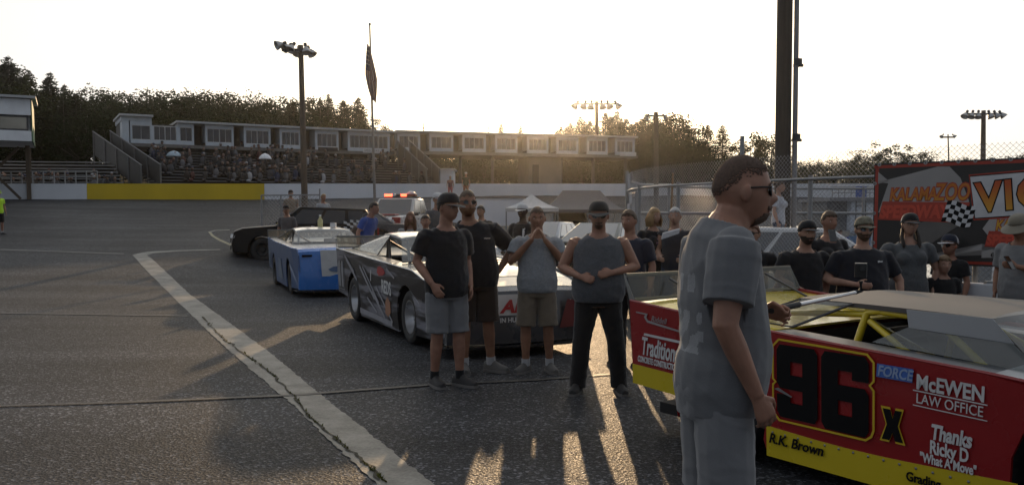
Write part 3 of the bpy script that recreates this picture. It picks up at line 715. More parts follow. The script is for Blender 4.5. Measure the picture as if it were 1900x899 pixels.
for i, px in enumerate(range(1480, 2050, 34)):
    py = interp(px, [(1480, 292), (1560, 290), (1620, 284), (1700, 290), (1750, 292), (1790, 286), (1830, 290), (1880, 276), (2050, 280)])
    tree_px('broad', i % 3, px + r_.uniform(-5, 5), py + r_.uniform(-3, 4), 86 + r_.uniform(-5, 8), 'low dark tree in the hedge line behind the right fence', 'low trees behind the right fence', 1.35)

for i, px in enumerate(range(1195, 1660, 36)):
    tree_px('broad', i % 3, px + r_.uniform(-6, 6), interp(px, [(1195, 262), (1260, 255), (1360, 282), (1480, 298), (1660, 300)]) + r_.uniform(-6, 6), 76 + r_.uniform(-3, 4), 'low dark tree filling the gap below the right skyline trees', 'low trees behind the right fence', 1.3)

for i, px in enumerate(range(742, 1200, 30)):
    tree_px('broad', i % 3, px + r_.uniform(-5, 5), 279 + r_.uniform(-4, 5), 88 + r_.uniform(-3, 3), 'low dark tree in the back row under the second suite row', 'low trees under the second suite row', 1.5)

for i, px in enumerate(range(745, 1200, 26)):
    tree_px('broad', (i + 1) % 3, px + r_.uniform(-4, 4), 283 + r_.uniform(-3, 5), 78 + r_.uniform(-2, 2), 'low dark tree in the front row under the second suite row', 'low trees under the second suite row', 1.55)
for i, (px, py) in enumerate(((1034, 238), (1050, 232), (1084, 222), (1104, 228), (1132, 212), (1151, 218), (1170, 226), (1188, 216), (1206, 222), (1224, 224))):
    tree_px('conifer', (i + 2) % 3, px, py, 102 + i % 3, 'conifer in the back of the close row right of the sun', gc, 1.45)
for i, (px, py) in enumerate(((1120, 246), (1150, 244), (1180, 242), (1205, 240), (1228, 214), (1262, 210), (1285, 250))):
    tree_px('broad', i % 3, px, py, 99, 'leafy tree closing the gaps behind the conifers right of the sun', gt, 1.15)
# ---------------------------------------------------------------- short track race cars (wedge bodied late models)
def paint_(nm, c, rough=.28, coat=.5, metal=0, var=.06): return mat('paint_' + nm, c, rough, metal=metal, var=var, scale=3, coat=coat, bump=.015, bscale=2.5)
RED = paint_('red', (.27, .012, .014)); YEL = paint_('yellow', (.60, .46, .02)); BLK = paint_('black', (.012, .012, .014)); PWHITE = paint_('white', (.6, .6, .6)); BLUE = paint_('blue', (.03, .16, .50)); CHARC = paint_('charcoal', (.05, .052, .058)); SILV = paint_('silver', (.32, .33, .34), .25, .4, .5)
GLASS = glass('windshield_glass', (.72, .76, .77), .10, .03, .07, (.25, .26, .27)); LEXAN = glass('clear_polycarbonate', (.80, .80, .76), .08, .05, .10, (.28, .27, .24)); SPOIL = glass('spoiler_polycarbonate', (.72, .72, .68), .08, .10, .20, (.22, .22, .20))
CARGLASS = glass('car_window_glass', (.25, .27, .27), .35, .02, .05, (.2, .2, .2))
TYRE = mat('tyre_rubber', (.018, .018, .019), .75, var=.25, scale=8, bump=.1, bscale=50); RIM = mat('race_rim', (.22, .22, .23), .4, metal=.9, var=.1); RIMB = mat('black_rim', (.02, .02, .02), .4); LETW = mat('lettering_white', (.62, .62, .62), .5, spec=.25); LETB = mat('lettering_black', (.007, .007, .008), .6, spec=.12); LETR = mat('lettering_red', (.42, .025, .03), .45); LETY = mat('lettering_yellow', (.6, .42, .02), .45); LETBL = mat('lettering_blue', (.05, .13, .42), .45)
RIVET = mat('rivet', (.25, .25, .25), .4, metal=.8)
def wheel(root, c, r=.345, wd=.30, side=-1, rim=RIM, slots=10, name='wheel'):
    """an Empty-free wheel: tyre is the wheel's own mesh, the rim a sub-part"""
    M = Matrix.Translation(c) @ Matrix.Rotation(R(90), 4, 'X')
    m = MB(); h = wd / 2
    m.lathe([(r * .60, -h * .86), (r * .72, -h * .98), (r * .88, -h), (r * .965, -h * .86), (r, -h * .55), (r, h * .55), (r * .965, h * .86), (r * .88, h), (r * .72, h * .98), (r * .60, h * .86), (r * .58, 0)], 32, M)
    # close the ring
    wo = m.build(name, TYRE, root, smooth=40)
    q = MB(); s = side * -1
    q.lathe([(r * .60, s * h * .84), (r * .62, s * h * .9), (r * .585, s * h * .9), (r * .55, s * h * .5), (r * .50, s * h * .18), (r * .30, s * h * .08), (r * .24, s * h * .3), (r * .10, s * h * .34), (.001, s * h * .34)], 28, M)
    ro = q.build('rim', rim, wo, smooth=30)
    b = MB()
    for k in range(slots):
        a = 2 * math.pi * k / slots; b.ell(M @ Vector((r * .41 * math.cos(a), r * .41 * math.sin(a), s * h * .16)), (r * .055, .01, r * .055), 8, 5)
    for k in range(5):
        a = 2 * math.pi * k / 5 + .2; b.ell(M @ Vector((r * .16 * math.cos(a), r * .16 * math.sin(a), s * h * .35)), (.014, .012, .014), 6, 4)
    b.build('rim_slots', DARK, wo); return wo
def side_top(x, D): return interp(x, [(0, D['zr']), (D['c0'], D['zd']), (D['c1'], D['zh']), (D['fx'], D['zf']), (D['L'] - .12, D['zn']), (D['L'], D['zn'] - .12)])
def late_model(loc, rz, label, D, cat='race car', group=None):
    """x forward from the rear bumper, y to the car's left, z up"""
    E = dict(L=4.75, W=1.92, zr=.98, zd=.90, zh=.86, zf=.80, zn=.66, fx=3.95, wr=1.05, wf=3.72, roof=1.24, rfx0=1.42, rfx1=2.45, body=RED, deck=None, hood=None, nose=None, roofm=PWHITE, cage=YEL, skirt=None, rim=RIM, spoil=True, sail=True, r=.345, rh=.60, c0=1.55, c1=2.85, bp=(1.55, 1.62), ap=(3.02, 2.50), sx=.28, crown=.035, bump=.03, wsb=3.05)
    E.update(D); D = E
    t = thing('race_car', loc, label, cat, rz, group)
    L, W = D['L'], D['W']; hw = W / 2; r = D['r']; body = D['body']
    top = lambda x: side_top(x, D)
    def arch(cx, rad, z0, n=12):
        a0 = math.asin(max(-1, min(1, (z0 - r) / rad)))
        return [(cx + rad * math.cos(a), r + rad * math.sin(a)) for a in [lerp(a0, math.pi - a0, i / n) for i in range(n + 1)]]
    zb = .12; RA = r + .065
    # outline of the side, clockwise from the rear top
    xs = [0, .5, 1.0, 1.5, 2.2, D['c1'], (D['c1'] + D['fx']) / 2, D['fx'], (D['fx'] + L - .12) / 2, L - .12]
    for sgn, nm in ((-1, 'right'), (1, 'left')):
        out_ = [(x, top(x)) for x in xs] + [(L - .02, top(L) ), (L, .40), (L - .03, .16)]
        fa = arch(D['wf'], RA, .16); ra_ = arch(D['wr'], RA, .20)
        out_ += [(fa[0][0] + .0, .16)] + fa + [(fa[-1][0], zb)]
        out_ += [(ra_[0][0] + .03, zb)] + ra_ + [(ra_[-1][0], .35), (.02, .38)]
        def yy(x, z):                                              # the side leans in towards the ground and pinches at the nose
            return sgn * (hw - .045 * max(0, (top(min(x, L)) - z)) - .10 * max(0, (x - L + .55) / .55) ** 2)
        poly = [Vector((x, yy(x, z), z)) for x, z in out_]
        m = MB(); m.prism(poly, (0, -sgn * .02, 0)); so = m.build('side_panel', D.get('side', body), t)
        if D['skirt']:
            m = MB(); sk = D.get('skz', .30); of = sgn * .006
            def band(pts): m = MB(); m.prism([Vector((x, yy(x, z) + of, z)) for x, z in pts], (0, -sgn * .004, 0)); m.build('lower_skirt', D['skirt'], t)
            x0 = ra_[0][0] + .03; x1 = fa[-1][0]
            n = 8
            band([(lerp(x0, x1, i / n), sk - .02 * math.sin(i * .5)) for i in range(n + 1)] + [(x1, zb - .02), (x0, zb - .02)])
            band([(.02, .515), (ra_[-1][0] - .03, .50), (ra_[-1][0], .35), (.02, .37)])
            band([(fa[0][0] + .01, sk + .02), (L - .015, sk + .06), (L - .03, .15), (fa[0][0] + .02, .15)])
            m = MB()
            for i in range(16):
                x = lerp(x0 + .05, x1 - .05, i / 15); m.ell((x, yy(x, sk - .03) + sgn * .008, sk - .035), (.008, .004, .008), 6, 4)
            m.build('rivets', RIVET, t)
        # wheels and their dark wells
        for cx in (D['wr'], D['wf']):
            wheel(t, Vector((cx, sgn * (hw - .17 - (.03 if cx > 2 else 0)), r)), r, .29, sgn, D['rim'])
        for cx in (D['wr'], D['wf']):
            m = MB(); n = 14; ar = arch(cx, RA + .01, .12, n)
            A = [Vector((x, yy(x, z) - sgn * .02, z)) for x, z in ar]; B = [Vector((x, sgn * (hw - .42), z)) for x, z in ar]
            m.strip(A, B); m.add(B + [Vector((cx, sgn * (hw - .42), .12))], [tuple(range(len(B) + 1))])
            m.build('wheel_well', DARK, t)
        m = MB(); e = [Vector((x, sgn * (hw - .008 - .10 * max(0, (x - L + .55) / .55) ** 2), top(x) + .004)) for x in xs]; m.tube(e, .011, 6); m.build('edge_trim', D.get('trim', body), t)
    # decks: rear, cowl, hood
    def sheet_(name, x0, x1, y0, y1, m, dz=0.0, n=8, crown=.02, th=.015):
        mm = MB(); rs = []
        for i in range(n + 1):
            x = lerp(x0, x1, i / n); z = top(x) + dz; a = lerp(y0[0], y0[1], i / n) if isinstance(y0, tuple) else y0; b = lerp(y1[0], y1[1], i / n) if isinstance(y1, tuple) else y1
            k = 8; up = [Vector((x, lerp(a, b, q / k), z + crown * (1 - (2 * q / k - 1) ** 2))) for q in range(k + 1)]
            rs.append(up + [p - Vector((0, 0, th)) for p in reversed(up)])
        mm.rings(rs); return mm.build(name, m, t, smooth=35)
    dk = D['deck'] or body; hd = D['hood'] or body; q = hw - .02
    c0, c1 = D['c0'], D['c1']                                       # cockpit opening
    sheet_('rear_deck', .0, c0, -q, q, dk, -.012, crown=.015)
    sheet_('door_top', c0 + .003, c1 - .003, -q, -D['rh'] - .06, D.get('doortop', dk), -.012, crown=.0); sheet_('door_top', c0 + .003, c1 - .003, D['rh'] + .06, q, D.get('doortop', dk), -.012, crown=.0)
    sheet_('hood', c1, L - .55, -q, q, hd, -.012, crown=.035, n=10)
    sheet_('nose_top', L - .547, L - .13, (-q, -q + .1), (q, q - .1), D['nose'] or hd, -.012, crown=.03)
    m = MB(); rs = []
    for i in range(13):
        y = lerp(-hw + .10, hw - .10, i / 12); b = .10 * (1 - (2 * i / 12 - 1) ** 2); zt = top(L - .13) - .012 + .03 * (1 - (2 * i / 12 - 1) ** 2)
        rs.append([Vector((L - .14, y, zt)), Vector((L - .06 + b * .5, y, zt - .05)), Vector((L + b, y, .42)), Vector((L - .02 + b, y, .15)), Vector((L - .10 + b, y, .15)), Vector((L - .16, y, .40))])
    m.rings(rs); nf = m.build('nose_fascia', D['nose'] or hd, t, smooth=40)
    m = MB(); m.prism([Vector((x, y, .115)) for x, y in ((L - .35, -hw + .04), (L + .02, -hw + .06), (L + .17, -hw * .6), (L + .20, 0), (L + .17, hw * .6), (L + .02, hw - .06), (L - .35, hw - .04))], (0, 0, .022)); m.build('splitter', D.get('split', BLK), t)
    m = MB(); m.box((L / 2 - .15, 0, .17), (L - .45, W - .5, .08)); m.box((c0 - .01, 0, .5), (.02, W - .5, .7)); m.box((c1 + .05, 0, .48), (.02, W - .5, .64))
    for s in (-1, 1): m.box(((c0 + c1) / 2, s * (D['rh'] + .05), .48), (c1 - c0, .02, .66))
    m.box((.03, 0, .72), (.04, W - .12, .42)); m.build('cockpit_floor', DARK, t)
    m = MB(); m.box((c0 + .25, .30, .50), (.12, .46, .58), ry=-.2); m.box((c0 + .47, .30, .30), (.46, .46, .12)); m.box((c0 + .20, .30, D['roof'] - .34), (.10, .34, .24), ry=-.15); m.build('seat', BLACK, t, bevel=.02)
    m = MB(); M_ = Matrix.Translation((c1 - .33, .30, D['zh'] - .14)) @ Matrix.Rotation(R(-62), 4, 'Y'); m.lathe([(.15, -.014), (.165, 0), (.15, .014), (.135, 0), (.15, -.014)], 20, M_); m.build('steering_wheel', BLACK, t)
    # roof
    rh = D['rh']; zr = D['roof']; x0, x1 = D['rfx0'], D['rfx1']; m = MB(); rs = []
    for i in range(9):
        f = i / 8; x = lerp(x0, x1, f); z = zr + D['bump'] * (math.sin(math.pi * (f * .8 + .15)) - f); k = 10; wv = rh * lerp(.93, 1.0, f)
        up = [Vector((x + .04 * (1 - (2 * q / k - 1) ** 2) * (1 if i == 8 else 0), lerp(-wv, wv, q / k), z + D['crown'] * (1 - (2 * q / k - 1) ** 4))) for q in range(k + 1)]
        rs.append(up + [p - Vector((0, 0, .03)) for p in reversed(up)])
    m.rings(rs); m.build('roof', D['roofm'], t, smooth=35)
    if D.get('visor'):
        A = [Vector((x1 + .01, lerp(-rh, rh, q / 8), zr + .012 + .02 * (1 - (2 * q / 8 - 1) ** 4))) for q in range(9)]; B = [Vector((x1 + .20, lerp(-rh - .02, rh + .02, q / 8), zr - .09 + .01 * (1 - (2 * q / 8 - 1) ** 4))) for q in range(9)]
        m = MB(); m.strip(A, B); m.build('sun_visor', D['visor'], t, fix=False)
    # cage and posts
    b0, b1 = D['bp']; a0, a1 = D['ap']
    for s in (-1, 1):
        m = MB(); y = s * (rh - .05)
        m.tube([(b0, s * (rh + .0), .5), (b1, y, zr - .05), (b1 + .1, y, zr - .03)], .024, 8); m.build('roll_bar', D['cage'], t, smooth=60)
        m = MB(); m.tube([(a0, s * (rh + .03), top(a0) - .05), (a1 + .05, y, zr - .07), (a1 - .1, y, zr - .045), (b1, y, zr - .03)], .022, 8); m.build('roll_bar', D['cage'], t, smooth=60)
        m = MB(); m.tube([(b1, y, zr - .06), (.55, s * (rh - .1), top(.5) - .02)], .020, 8); m.build('roll_bar', D['cage'], t, smooth=60)
        m = MB(); m.tube([(b1 + .02, y, zr - .1), (b1 + .40, s * (rh + .03), .78)], .020, 8); m.build('roll_bar', D['cage'], t, smooth=60)
    m = MB(); m.tube([(b1, -rh + .05, zr - .05), (b1, rh - .05, zr - .05)], .022, 8); m.build('roll_bar', D['cage'], t, smooth=60)
    m = MB(); m.tube([(b1 - .02, -rh + .05, zr - .08), (b0 + .03, rh - .05, .60)], .020, 8); m.build('roll_bar', D['cage'], t, smooth=60)
    # windshield and clear sail panels
    A = [Vector((x1 - .01 + .04 * (1 - (2 * q / 8 - 1) ** 2), lerp(-rh, rh, q / 8), zr - .005 + .03 * (1 - (2 * q / 8 - 1) ** 4))) for q in range(9)]
    B = [Vector((D['wsb'] + .16 * (1 - (2 * q / 8 - 1) ** 2), lerp(-rh - .18, rh + .18, q / 8), top(D['wsb'] + .1) + .012 + .025 * (1 - (2 * q / 8 - 1) ** 2))) for q in range(9)]
    m = MB(); m.strip(A, B); m.build('windshield', GLASS, t, smooth=180, fix=False)
    m = MB(); m.tube([p + Vector((0, 0, .006)) for p in B], .008, 5); m.build('windshield_trim', DKSTEEL, t)
    if D.get('sideglass'):
        g0, g1 = D['sideglass']
        for s in (-1, 1):
            yb_, yt_ = s * (rh + .10), s * (rh + .01)
            m = MB(); m.prism([Vector((g0, yb_, top(g0) + .005)), Vector((g1, yt_, zr - .10)), Vector((x1 + .10, yt_, zr - .12)), Vector((D['wsb'] - .02, s * (rh + .16), top(D['wsb']) + .012))], (0, -s * .004, 0)); m.build('side_window', GLASS, t)
            m = MB(); m.prism([Vector((g1, yt_ + s * .006, zr - .105)), Vector((g1 - .02, yt_ + s * .003, zr + .0)), Vector((x1 + .0, yt_ + s * .003, zr - .005)), Vector((x1 + .12, yt_ + s * .006, zr - .13))], (0, -s * .004, 0)); m.build('roof_side_strip', RSTRIP, t)
    if D['sail']:
        for s in (-1, 1):
            pts = [Vector((x0 + .02, s * rh * .94, zr + .0)), Vector((x0 + .42, s * rh * .97, zr + .0)), Vector((c0 + .06, s * (rh + .12), top(c0) + .01)), Vector((D['sx'], s * (hw - .20), top(D['sx']) + .01))]
            m = MB(); m.prism(pts, (0, -s * .004, 0)); po = m.build('sail_panel', LEXAN, t)
            m = MB(); m.tube([pts[0], pts[3]], .007, 5); m.tube([pts[1], pts[2]], .009, 5); m.tube([pts[2], pts[3]], .006, 5); m.build('sail_edge', D.get('sailedge', DKSTEEL), po)
    if D['spoil']:
        zs = top(0); hs = .20; m = MB(); m.prism([Vector((.03, -hw + .02, zs)), Vector((.03, hw - .02, zs)), Vector((-.06, hw - .02, zs + hs)), Vector((-.06, -hw + .02, zs + hs))], (-.006, 0, 0)); sp = m.build('spoiler', SPOIL, t)
        m = MB(); m.beam((-.062, -hw + .02, zs + hs - .012), (-.062, hw - .02, zs + hs - .012), .014, .030); m.beam((.03, -hw + .02, zs + .015), (.03, hw - .02, zs + .015), .012, .02)
        for s in (-1, 1): m.prism([Vector((.05, s * (hw - .01), zs)), Vector((-.07, s * (hw - .01), zs + hs)), Vector((-.08, s * (hw - .01), zs + hs)), Vector((.0, s * (hw - .01), zs - .02))], (0, s * .004, 0))
        m.build('spoiler_frame', D.get('spframe', mat('spoiler_frame_grey', (.22, .22, .21), .5, metal=.4)), sp)
        m = MB()
        for y in (-.55, 0, .55): m = MB(); m.tube([(.0, y, zs + hs * .75), (.42, y, zs - .01)], .009, 6); m.build('spoiler_brace', D.get('brace', DKSTEEL), sp)
    # hand grip of frames for lettering: right side and nose
    def side_M(x, z, tilt=0.0, off=.011):
        y = -(hw - .045 * max(0, top(x) - z)) - off
        a = tilt; return frame(Vector((x, y, z)), Vector((math.cos(a), 0, math.sin(a))), Vector((-math.sin(a), -.045, math.cos(a))).normalized(), Vector((0, -1, .045)).normalized())
    def nose_M(y, z, off=.012):
        b = .10 * (1 - (y / (hw - .10)) ** 2); return frame(Vector((L + b + off, y, z)), Vector((0, 1, 0)), Vector((0, 0, 1)), Vector((1, 0, 0)))
    t['_'] = 1; del t['_']
    return t, side_M, nose_M, top

def panel(t, M, pts, m, name='decal', th=.002):
    """flat shape in the plane of M"""
    mm = MB(); mm.prism([M @ Vector((*p, 0)) for p in pts], M.to_3x3() @ Vector((0, 0, th))); return mm.build(name, m, t)
def ring(t, M, pts, w_, m, name='number_outline'):
    mm = MB(); c = sum((Vector(p) for p in pts), Vector((0, 0))) / len(pts); n = len(pts); inn = []
    for i in range(n):
        a, b, d = Vector(pts[i - 1]), Vector(pts[i]), Vector(pts[(i + 1) % n]); u = ((b - a).normalized() + (d - b).normalized()).normalized(); nn = Vector((-u.y, u.x))
        if nn.dot(c - b) < 0: nn = -nn
        inn.append(b + nn * w_)
    vs = [M @ Vector((*p, 0)) for p in pts] + [M @ Vector((p.x, p.y, 0)) for p in inn] + [M @ Vector((*p, .003)) for p in pts] + [M @ Vector((p.x, p.y, .003)) for p in inn]
    fs = []
    for i in range(n):
        j = (i + 1) % n; fs += [(i, j, n + j, n + i), (2 * n + i, 3 * n + i, 3 * n + j, 2 * n + j), (i, 2 * n + i, 2 * n + j, j), (n + i, n + j, 3 * n + j, 3 * n + i)]
    mm.add(vs, fs); return mm.build(name, m, t)

# ---- red and yellow car, right foreground
CA = Vector((.88, 6.62, 0)); AZ = -math.atan2(.83, .56)
hdg = AZ
left = Vector((-math.sin(hdg), math.cos(hdg), 0)); fwd = Vector((math.cos(hdg), math.sin(hdg), 0))
RGREY = mat('roof_brown_grey', (.085, .078, .07), .55, var=.3, scale=2, spec=.3); RSTRIP = paint_('roof_strip_grey', (.30, .315, .33), .4, .1)
c96, SM, NM, top96 = late_model(CA + left * .96, hdg, 'red and yellow wedge bodied race car numbered 96 with clear rear panels', dict(body=RED, deck=YEL, hood=paint_('hood_white', (.5, .5, .5)), roofm=RGREY, cage=YEL, skirt=YEL, zr=.985, zd=.895, zh=.83, zf=.78, zn=.64, roof=1.075, L=4.25, W=1.92, wf=3.20, wr=.87, fx=3.4, rim=RIMB, doortop=paint_('deck_grey', (.22, .22, .23), .4, .1), trim=RED, skz=.295, c0=1.22, c1=2.66, rfx0=1.20, rfx1=2.50, bp=(1.56, 1.70), ap=(2.50, 2.12), sx=.90, rh=.58, crown=.012, bump=.008, wsb=2.86, sideglass=(1.84, 2.02)))
# big number: heavy angular 9 and 6 in black, yellow outline
def glyph(pts, ox, oz, sx, sz): return [(ox + x * sx, oz + z * sz) for x, z in pts]
G6 = [(0, .08), (.10, 0), (.90, 0), (1, .08), (1, .50), (.90, .58), (.36, .58), (.36, .76), (.64, .76), (.64, .68), (1, .68), (1, .92), (.90, 1), (.10, 1), (0, .92)]
H6 = [(.36, .22), (.64, .22), (.64, .40), (.36, .40)]
def six(t, M, ox, oz, sx, sz, m, flip=False):
    f = (lambda p: [(1 - x, 1 - z) for x, z in p]) if flip else (lambda p: p)
    bm = bmesh.new()
    # body of the figure as bars, so the counter stays open
    bars = [[(0, .08), (.08, 0), (.36, 0), (.36, 1), (.08, 1), (0, .92)], [(.36, 0), (.92, 0), (1, .08), (1, .22), (.36, .22)], [(.66, .22), (1, .22), (1, .52), (.92, .60), (.66, .60)], [(.36, .40), (.66, .40), (.66, .60), (.36, .60)], [(.36, .78), (1, .78), (1, .92), (.92, 1), (.36, 1)], [(.66, .68), (1, .68), (1, .78), (.66, .78)]]
    mm = MB()
    for b in bars: mm.prism([M @ Vector((ox + x * sx, oz + z * sz, 0)) for x, z in f(b)], M.to_3x3() @ Vector((0, 0, .002)))
    bm.free(); return mm.build('number', m, t)
M0 = SM(1.34, .345, 0, .012)
oc = [(.0, .05), (.05, .0), (.66, .0), (.70, .03), (.715, .07), (.715, .30), (.69, .325), (.715, .35), (.715, .46), (.67, .505), (.35, .515), (.05, .52), (.0, .47), (.0, .26), (.02, .245), (.0, .23)]
ring(c96, M0, oc, .013, LETY)
six(c96, M0, .035, .03, .30, .455, LETB, True); six(c96, M0, .362, .02, .315, .465, LETB)
Mx = SM(2.105, .385, 0, .012); xp = [(0, .34), (.09, .34), (.115, .24), (.145, .34), (.22, .34), (.175, .17), (.235, 0), (.145, 0), (.115, .09), (.08, 0), (-.01, 0), (.05, .17)]
panel(c96, Mx, [(x * .63 - .011, z * .58 - .012) for x, z in xp], LETY, 'number_outline'); panel(c96, SM(2.105, .385, 0, .016), [(x * .52 + .003, z * .51) for x, z in xp], LETB, 'number')
panel(c96, SM(2.065, .728, -.01, .011), [(0, 0), (.215, 0), (.22, .075), (.004, .075)], LETBL, 'decal'); text_on('FORCE', .082, mat('lettering_pale_blue', (.25, .33, .5), .5), SM(2.072, .738, -.01, .014), c96, shear=.2, fat=.002, sx=.82)
text_on('McEWEN', .112, LETW, SM(2.30, .70, -.03), c96, fat=.003, sx=.82); panel(c96, SM(2.285, .685, -.03), [(0, 0), (.40, 0), (.40, .006), (0, .006)], LETW); text_on('LAW OFFICE', .078, LETW, SM(2.30, .622, -.03), c96, sx=.82); panel(c96, SM(2.285, .605, -.03), [(0, 0), (.40, 0), (.40, .005), (0, .005)], LETW)
text_on('Thanks', .112, LETW, SM(2.385, .445, -.02), c96, fat=.004, sx=.68, shear=.15); text_on('Ricky D', .10, LETW, SM(2.38, .365, -.02), c96, fat=.003, sx=.66); text_on('"What A Move"', .072, LETW, SM(2.325, .308, -.02), c96, fat=.002, sx=.66)
text_on('R.K. Brown', .088, LETB, SM(1.31, .195, 0, .018), c96, shear=.25, fat=.002, sx=.98); text_on('Grading', .072, LETB, SM(2.25, .185, 0, .018), c96, fat=.002, sx=.85)
text_on('Riddell', .06, mat('lettering_grey', (.30, .28, .28), .5), SM(.24, .858, -.05), c96, shear=.25, sx=.95); panel(c96, SM(.08, .86, -.05), [(0, .045), (.10, .045), (.085, .025), (.12, -.01), (.55, -.035), (.55, -.025), (.125, .008), (.11, .028), (.125, .055), (0, .055)], mat('lettering_grey', (.30, .28, .28), .5), 'decal')
text_on('Traditional', .185, LETW, SM(.125, .605, -.04), c96, shear=.22, fat=.004, sx=.50); panel(c96, SM(.16, .745, -.04), [(0, 0), (.42, 0), (.425, .018), (.006, .018)], LETW); text_on('CONCRETE CONSTRUCTION', .062, LETW, SM(.085, .545, -.04), c96, shear=.15, fat=.002, sx=.50)
# scuffs on the door
panel(c96, SM(1.36, .545, 0, .018), [(0, 0), (.13, -.035), (.135, -.028), (.03, .012)], mat('scuff_bare_metal', (.30, .30, .31), .4, metal=.6), 'scuff')

# ---- black car behind the standing group
def heading_for(p_rear, p_front): v = p_front - p_rear; return math.atan2(v.y, v.x)
bf = on(776, 637, 0); br_ = on(675, 594, 0); hb = math.atan2(bf.y - br_.y, bf.x - br_.x)
fb = Vector((math.cos(hb), math.sin(hb), 0)); lb_ = Vector((-math.sin(hb), math.cos(hb), 0))
print('black car wheelbase', (bf - br_).length, math.degrees(hb))
BLKGLOSS = paint_('gloss_black', (.02, .021, .024), .22, .6)
wrapm = bpy.data.materials.new('wrap_black_silver'); wrapm.use_nodes = True
_n = wrapm.node_tree; _p = _n.nodes['Principled BSDF']; _p.inputs['Roughness'].default_value = .3; _p.inputs['Coat Weight'].default_value = .12; _p.inputs['Specular IOR Level'].default_value = .3
_t = _n.nodes.new('ShaderNodeTexCoord'); _m = _n.nodes.new('ShaderNodeMapping'); _m.inputs['Rotation'].default_value = (0, R(38), 0); _m.inputs['Scale'].default_value = (.5, 1, 4.5)
_z = _n.nodes.new('ShaderNodeTexNoise'); _z.inputs['Scale'].default_value = 1.5; _z.inputs['Detail'].default_value = 5; _r = _n.nodes.new('ShaderNodeValToRGB')
_r.color_ramp.elements[0].position = .50; _r.color_ramp.elements[0].color = (.014, .014, .016, 1); _r.color_ramp.elements[1].position = .60; _r.color_ramp.elements[1].color = (.22, .22, .25, 1)
_n.links.new(_t.outputs['Object'], _m.inputs[0]); _n.links.new(_m.outputs[0], _z.inputs['Vector']); _n.links.new(_z.outputs['Fac'], _r.inputs[0]); _n.links.new(_r.outputs[0], _p.inputs['Base Color'])
XS = (bf - br_).length / 2.67
c11, SB, NB, topb = late_model(br_ - fb * 1.05 + lb_ * .80, hb, 'black and silver wrapped race car behind the standing men', dict(body=BLKGLOSS, side=wrapm, deck=paint_('deck_silver', (.34, .34, .34), .3, .3), hood=paint_('hood_black', (.02, .02, .022), .2, .6), nose=CHARC, roofm=PWHITE, cage=DKSTEEL, zr=1.09, zd=1.03, zh=.99, zf=.95, zn=.78, roof=1.33, L=5.12, W=1.96, wf=3.80, fx=4.1, ap=(2.95, 2.5), trim=SILV, rim=mat('chrome_rim', (.5, .5, .51), .3, metal=.9)))
Mq = SB(.10, .55, 0)
for k in range(2): panel(c11, SB(.14 + .19 * k, .48, 0), [(0, 0), (.12, 0), (.12, .42), (.05, .42), (.0, .36)], mat('numeral_silver', (.32, .32, .34), .35), 'number')
ring(c11, SB(.10, .44, 0), [(0, 0), (.42, .0), (.42, .54), (0, .54)], .015, mat('numeral_silver', (.32, .32, .34), .35))
text_on('REDS', .25, LETW, SB(2.72, .58, -.03), c11, fat=.006, sx=.80)
panel(c11, SB(2.52, .80, -.03), [(0, .04), (.10, .0), (.28, .02), (.42, .06), (.36, .11), (.20, .14), (.06, .12)], mat('decal_red', (.40, .03, .03), .5), 'decal')
panel(c11, SB(2.86, .30, -.03), [(0, .0), (.14, -.03), (.26, .04), (.25, .18), (.12, .24), (.02, .16)], mat('decal_tan', (.35, .17, .10), .5), 'decal')
text_on('1', .22, LETW, SB(2.10, .70, 0), c11, shear=.3, fat=.004); panel(c11, SB(1.46, .17, 0), [(0, 0), (1.7, -.02), (1.7, .05), (0, .08)], mat('decal_silver', (.30, .30, .33), .4), 'decal')
panel(c11, NB(-.32, .50, .02), [(0, -.02), (.72, -.02), (.74, .22), (.02, .22)], LETW, 'sponsor_panel'); text_on('AM', .20, LETR, NB(-.27, .515, .026), c11, shear=.25, fat=.008, sx=1.2); text_on('IN HURTZ A', .075, LETW, NB(-.28, .40, .02), c11, fat=.002); text_on('h', .22, LETW, NB(.62, .48, .02), c11, fat=.004); text_on('CO', .07, LETW, NB(.66, .40, .02), c11)
panel(c11, NB(.50, .30, .014), [(0, 0), (.34, .02), (.32, .30), (.10, .34)], mat('decal_dark_red', (.16, .03, .03), .45), 'decal')

SLV2 = mat('decal_silver', (.30, .30, .33), .4)
for (x, z, L_, dz, w_) in ((.62, .98, .55, -.22, .02), (.70, .92, .62, -.28, .035), (1.55, .85, .75, -.42, .03), (1.72, .86, .8, -.46, .018), (2.2, .52, .6, -.30, .03), (2.42, .62, .75, -.42, .02), (1.9, .42, .5, -.16, .02), (3.0, .90, .35, -.1, .02)):
    panel(c11, SB(x, z, 0), [(0, 0), (L_, dz), (L_ + .03, dz + w_), (.02, w_ * 1.6)], SLV2, 'decal')
